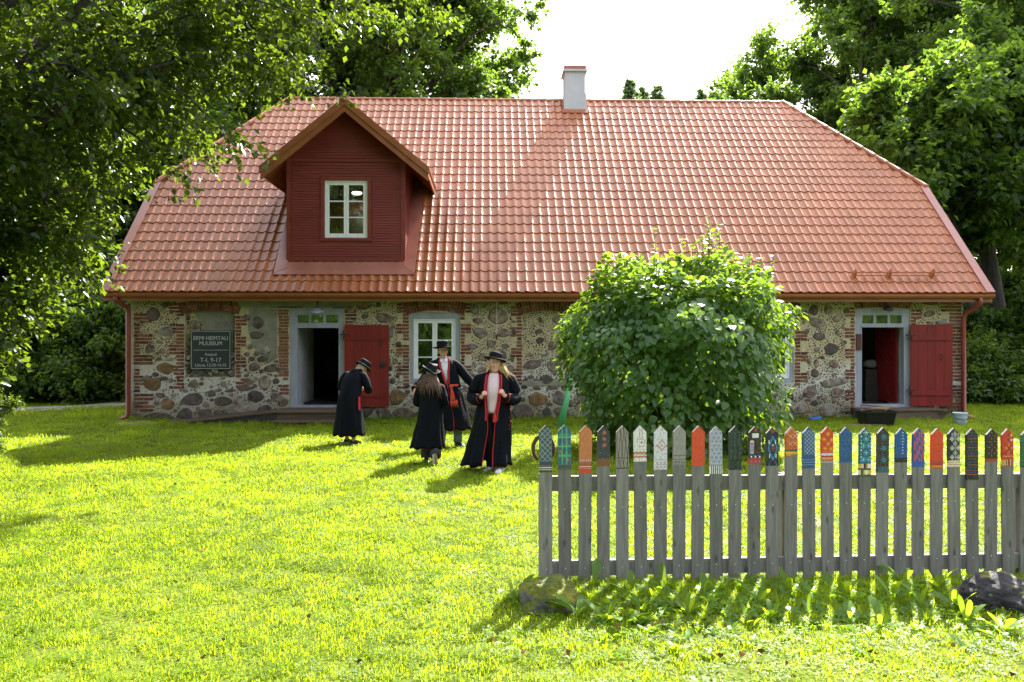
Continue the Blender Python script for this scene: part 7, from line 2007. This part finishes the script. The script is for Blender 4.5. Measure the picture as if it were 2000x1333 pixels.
# ---- girl seen from behind, walking away, head turned left
def girl():
    p = on_ground(842, 905); p.z = 0
    root = empty('person', p, rad(180 - 14), 'long-haired girl walking away in a flared black coat and small black hat', 'person', 'people in black coats and hats on the lawn')
    # local frame: -y is the way she walks (away from the camera), x positive is image left
    J = dict(pel=V3(0, 0, .76), waist=V3(0, 0, .90), chest=V3(0, 0, 1.06), neck=V3(0, .0, 1.21), shL=V3(-.145, .01, 1.155), shR=V3(.145, .01, 1.155), elL=V3(-.20, .0, .93), elR=V3(.225, -.02, .93), wrL=V3(-.10, -.19, .95), wrR=V3(.10, -.21, .96), hipL=V3(-.075, 0, .74), hipR=V3(.075, 0, .74), knL=V3(-.085, -.06, .42), knR=V3(.085, -.03, .42), anL=V3(-.135, .20, .15), anR=V3(.075, .0, .09), ftL=V3(.05, -.42, -1).normalized(), ftR=V3(.35, -1, 0).normalized())
    hc, Rm = V3(.005, -.01, 1.325), head_frame(rad(62), rad(2), 0)
    body(root, J, {'L': ((.5, -.6, .2), (.3, .3, -.8), .5, .85, 1), 'R': ((-.5, -.6, .2), (-.3, .3, -.8), .5, .85, -1)}, (hc, Rm), .90)
    face(root, hc, Rm, .9)
    st = []
    for k in range(9):
        a = -.13 + .26 * k / 8; st.append((hc + V3(a * .6, .05, .02), V3(a * 1.0, .105 - .15 * abs(a), 1.22), V3(a * 1.35 - .01, .15 - .25 * abs(a), 1.02 + .06 * (k % 3)), .034))
    st.append((hc + V3(.05, .03, 0), V3(.12, .05, 1.2), V3(.19, .06, 1.10), .03))
    hair_cap(root, hc, Rm, M['hair_brown'], .92, st, 5)
    hat(root, hc + V3(0, .012, .068), head_frame(rad(40), rad(-12), rad(-15)) , .132, (.094, .074), .135, up=1.3, dent=True, edge=M['cloth'])
    trousers(root, J, M['jeans_dark'], .088, 1.0)
    shoe(root, J['anR'], J['ftR'], M['shoe_black'], .95, sole=M['shoe_white']); shoe(root, J['anL'] + V3(0, .07, .05), J['ftL'], M['shoe_black'], .98, sole=M['shoe_white'])
    o, R = coat(root, [(.245, .045, .03, .255, .24, 2, -95), (.40, .035, .03, .225, .21, 2, -95), (.65, .012, .02, .182, .16, 2, -92), (.90, 0, .01, .162, .135, 2, -90), (1.08, 0, .01, .17, .12, 4, -90), (1.16, 0, .015, .165, .105, 8, -90), (1.22, 0, .015, .10, .085, 14, -90), (1.26, 0, .015, .075, .075, 20, -90)], seed=12, fold=(9, .045))
    sleeve(o, [V3(-.10, .01, 1.165), V3(-.165, .01, 1.12), V3(-.205, .0, .92), V3(-.17, -.12, .92)], [.062, .082, .088, .07], True, 5)
    sleeve(o, [V3(.10, .01, 1.165), V3(.165, .01, 1.12), V3(.225, -.02, .92), V3(.17, -.14, .93)], [.062, .082, .088, .07], True, 6)
    b = MB(); b.tube([V3(-.10, .03, 1.21), V3(0, .10, 1.205), V3(.10, .03, 1.21)], [.03, .045, .03], 10, sub=8); b.build('hood', M['coat'], o, True)
girl()

# ---- stooping person seen from behind
def stooper():
    p = on_ground(683, 868); p.z = 0
    root = empty('person', p, rad(180 - 24), 'stooping person seen from behind in an ankle-length black coat before the left doorway', 'person', 'people in black coats and hats on the lawn')
    J = dict(pel=V3(.0, .02, .84), waist=V3(0, -.02, 1.0), chest=V3(0, -.12, 1.16), neck=V3(-.01, -.21, 1.29), shL=V3(-.175, -.15, 1.235), shR=V3(.175, -.15, 1.235), elL=V3(-.25, -.20, .98), elR=V3(.28, -.17, 1.0), wrL=V3(-.12, -.40, .98), wrR=V3(.12, -.40, 1.0), hipL=V3(-.09, .02, .82), hipR=V3(.09, .02, .82), knL=V3(-.09, -.03, .46), knR=V3(.09, -.02, .46), anL=V3(-.11, .04, .085), anR=V3(.10, -.06, .085), ftL=V3(-.45, -.9, 0).normalized(), ftR=V3(-.3, -1, 0).normalized())
    hc, Rm = V3(-.045, -.31, 1.335), head_frame(rad(-30), rad(40), 0)
    body(root, J, {'L': ((.4, -.7, -.1), (.5, .2, -.8), .6, 1.0, 1), 'R': ((-.4, -.7, -.1), (-.5, .2, -.8), .6, 1.0, -1)}, (hc, Rm))
    face(root, hc, Rm, 1)
    hair_cap(root, hc, Rm, M['hair_grey'], .97)
    hat(root, hc + Rm @ V3(0, .01, .055), Rm @ Matrix.Rotation(rad(-4), 3, 'X'), .148, (.098, .098), .115)
    for q in ('L', 'R'): shoe(root, J['an' + q], J['ft' + q], M['shoe_black'], 1.0)
    o, R = coat(root, [(.17, .0, .02, .265, .245, 3, -90), (.30, .0, .02, .255, .23, 3, -90), (.60, .0, .015, .225, .19, 3, -90), (.86, 0, .0, .188, .160, 3, -90), (1.0, 0, -.045, .185, .15, 3, -90), (1.16, 0, -.12, .195, .145, 5, -90), (1.24, 0, -.165, .18, .12, 8, -90), (1.30, 0, -.205, .115, .085, 14, -90), (1.335, 0, -.215, .078, .072, 20, -90)], seed=21, fold=(8, .042))
    sleeve(o, [V3(-.12, -.15, 1.25), V3(-.20, -.15, 1.20), V3(-.27, -.19, .98), V3(-.15, -.34, .97)], [.07, .092, .09, .07], True, 7)
    sleeve(o, [V3(.12, -.15, 1.25), V3(.20, -.15, 1.20), V3(.30, -.17, 1.0), V3(.15, -.34, 1.0)], [.07, .092, .09, .07], True, 8)
    b = MB(); b.tube([V3(-.09, -.16, 1.295), V3(0, -.10, 1.30), V3(.09, -.16, 1.295)], [.016, .024, .016], 8, sub=8); b.build('collar', M['coat'], o, True)
    b = MB(); b.tube([V3(-.225, .03, .86), V3(-.232, .04, .72), V3(-.24, .045, .62)], [(.012, .03), (.012, .035), (.01, .03)], 6, ref=(0, 1, 0)); b.build('pocket_band', M['red_trim'], o)
stooper()
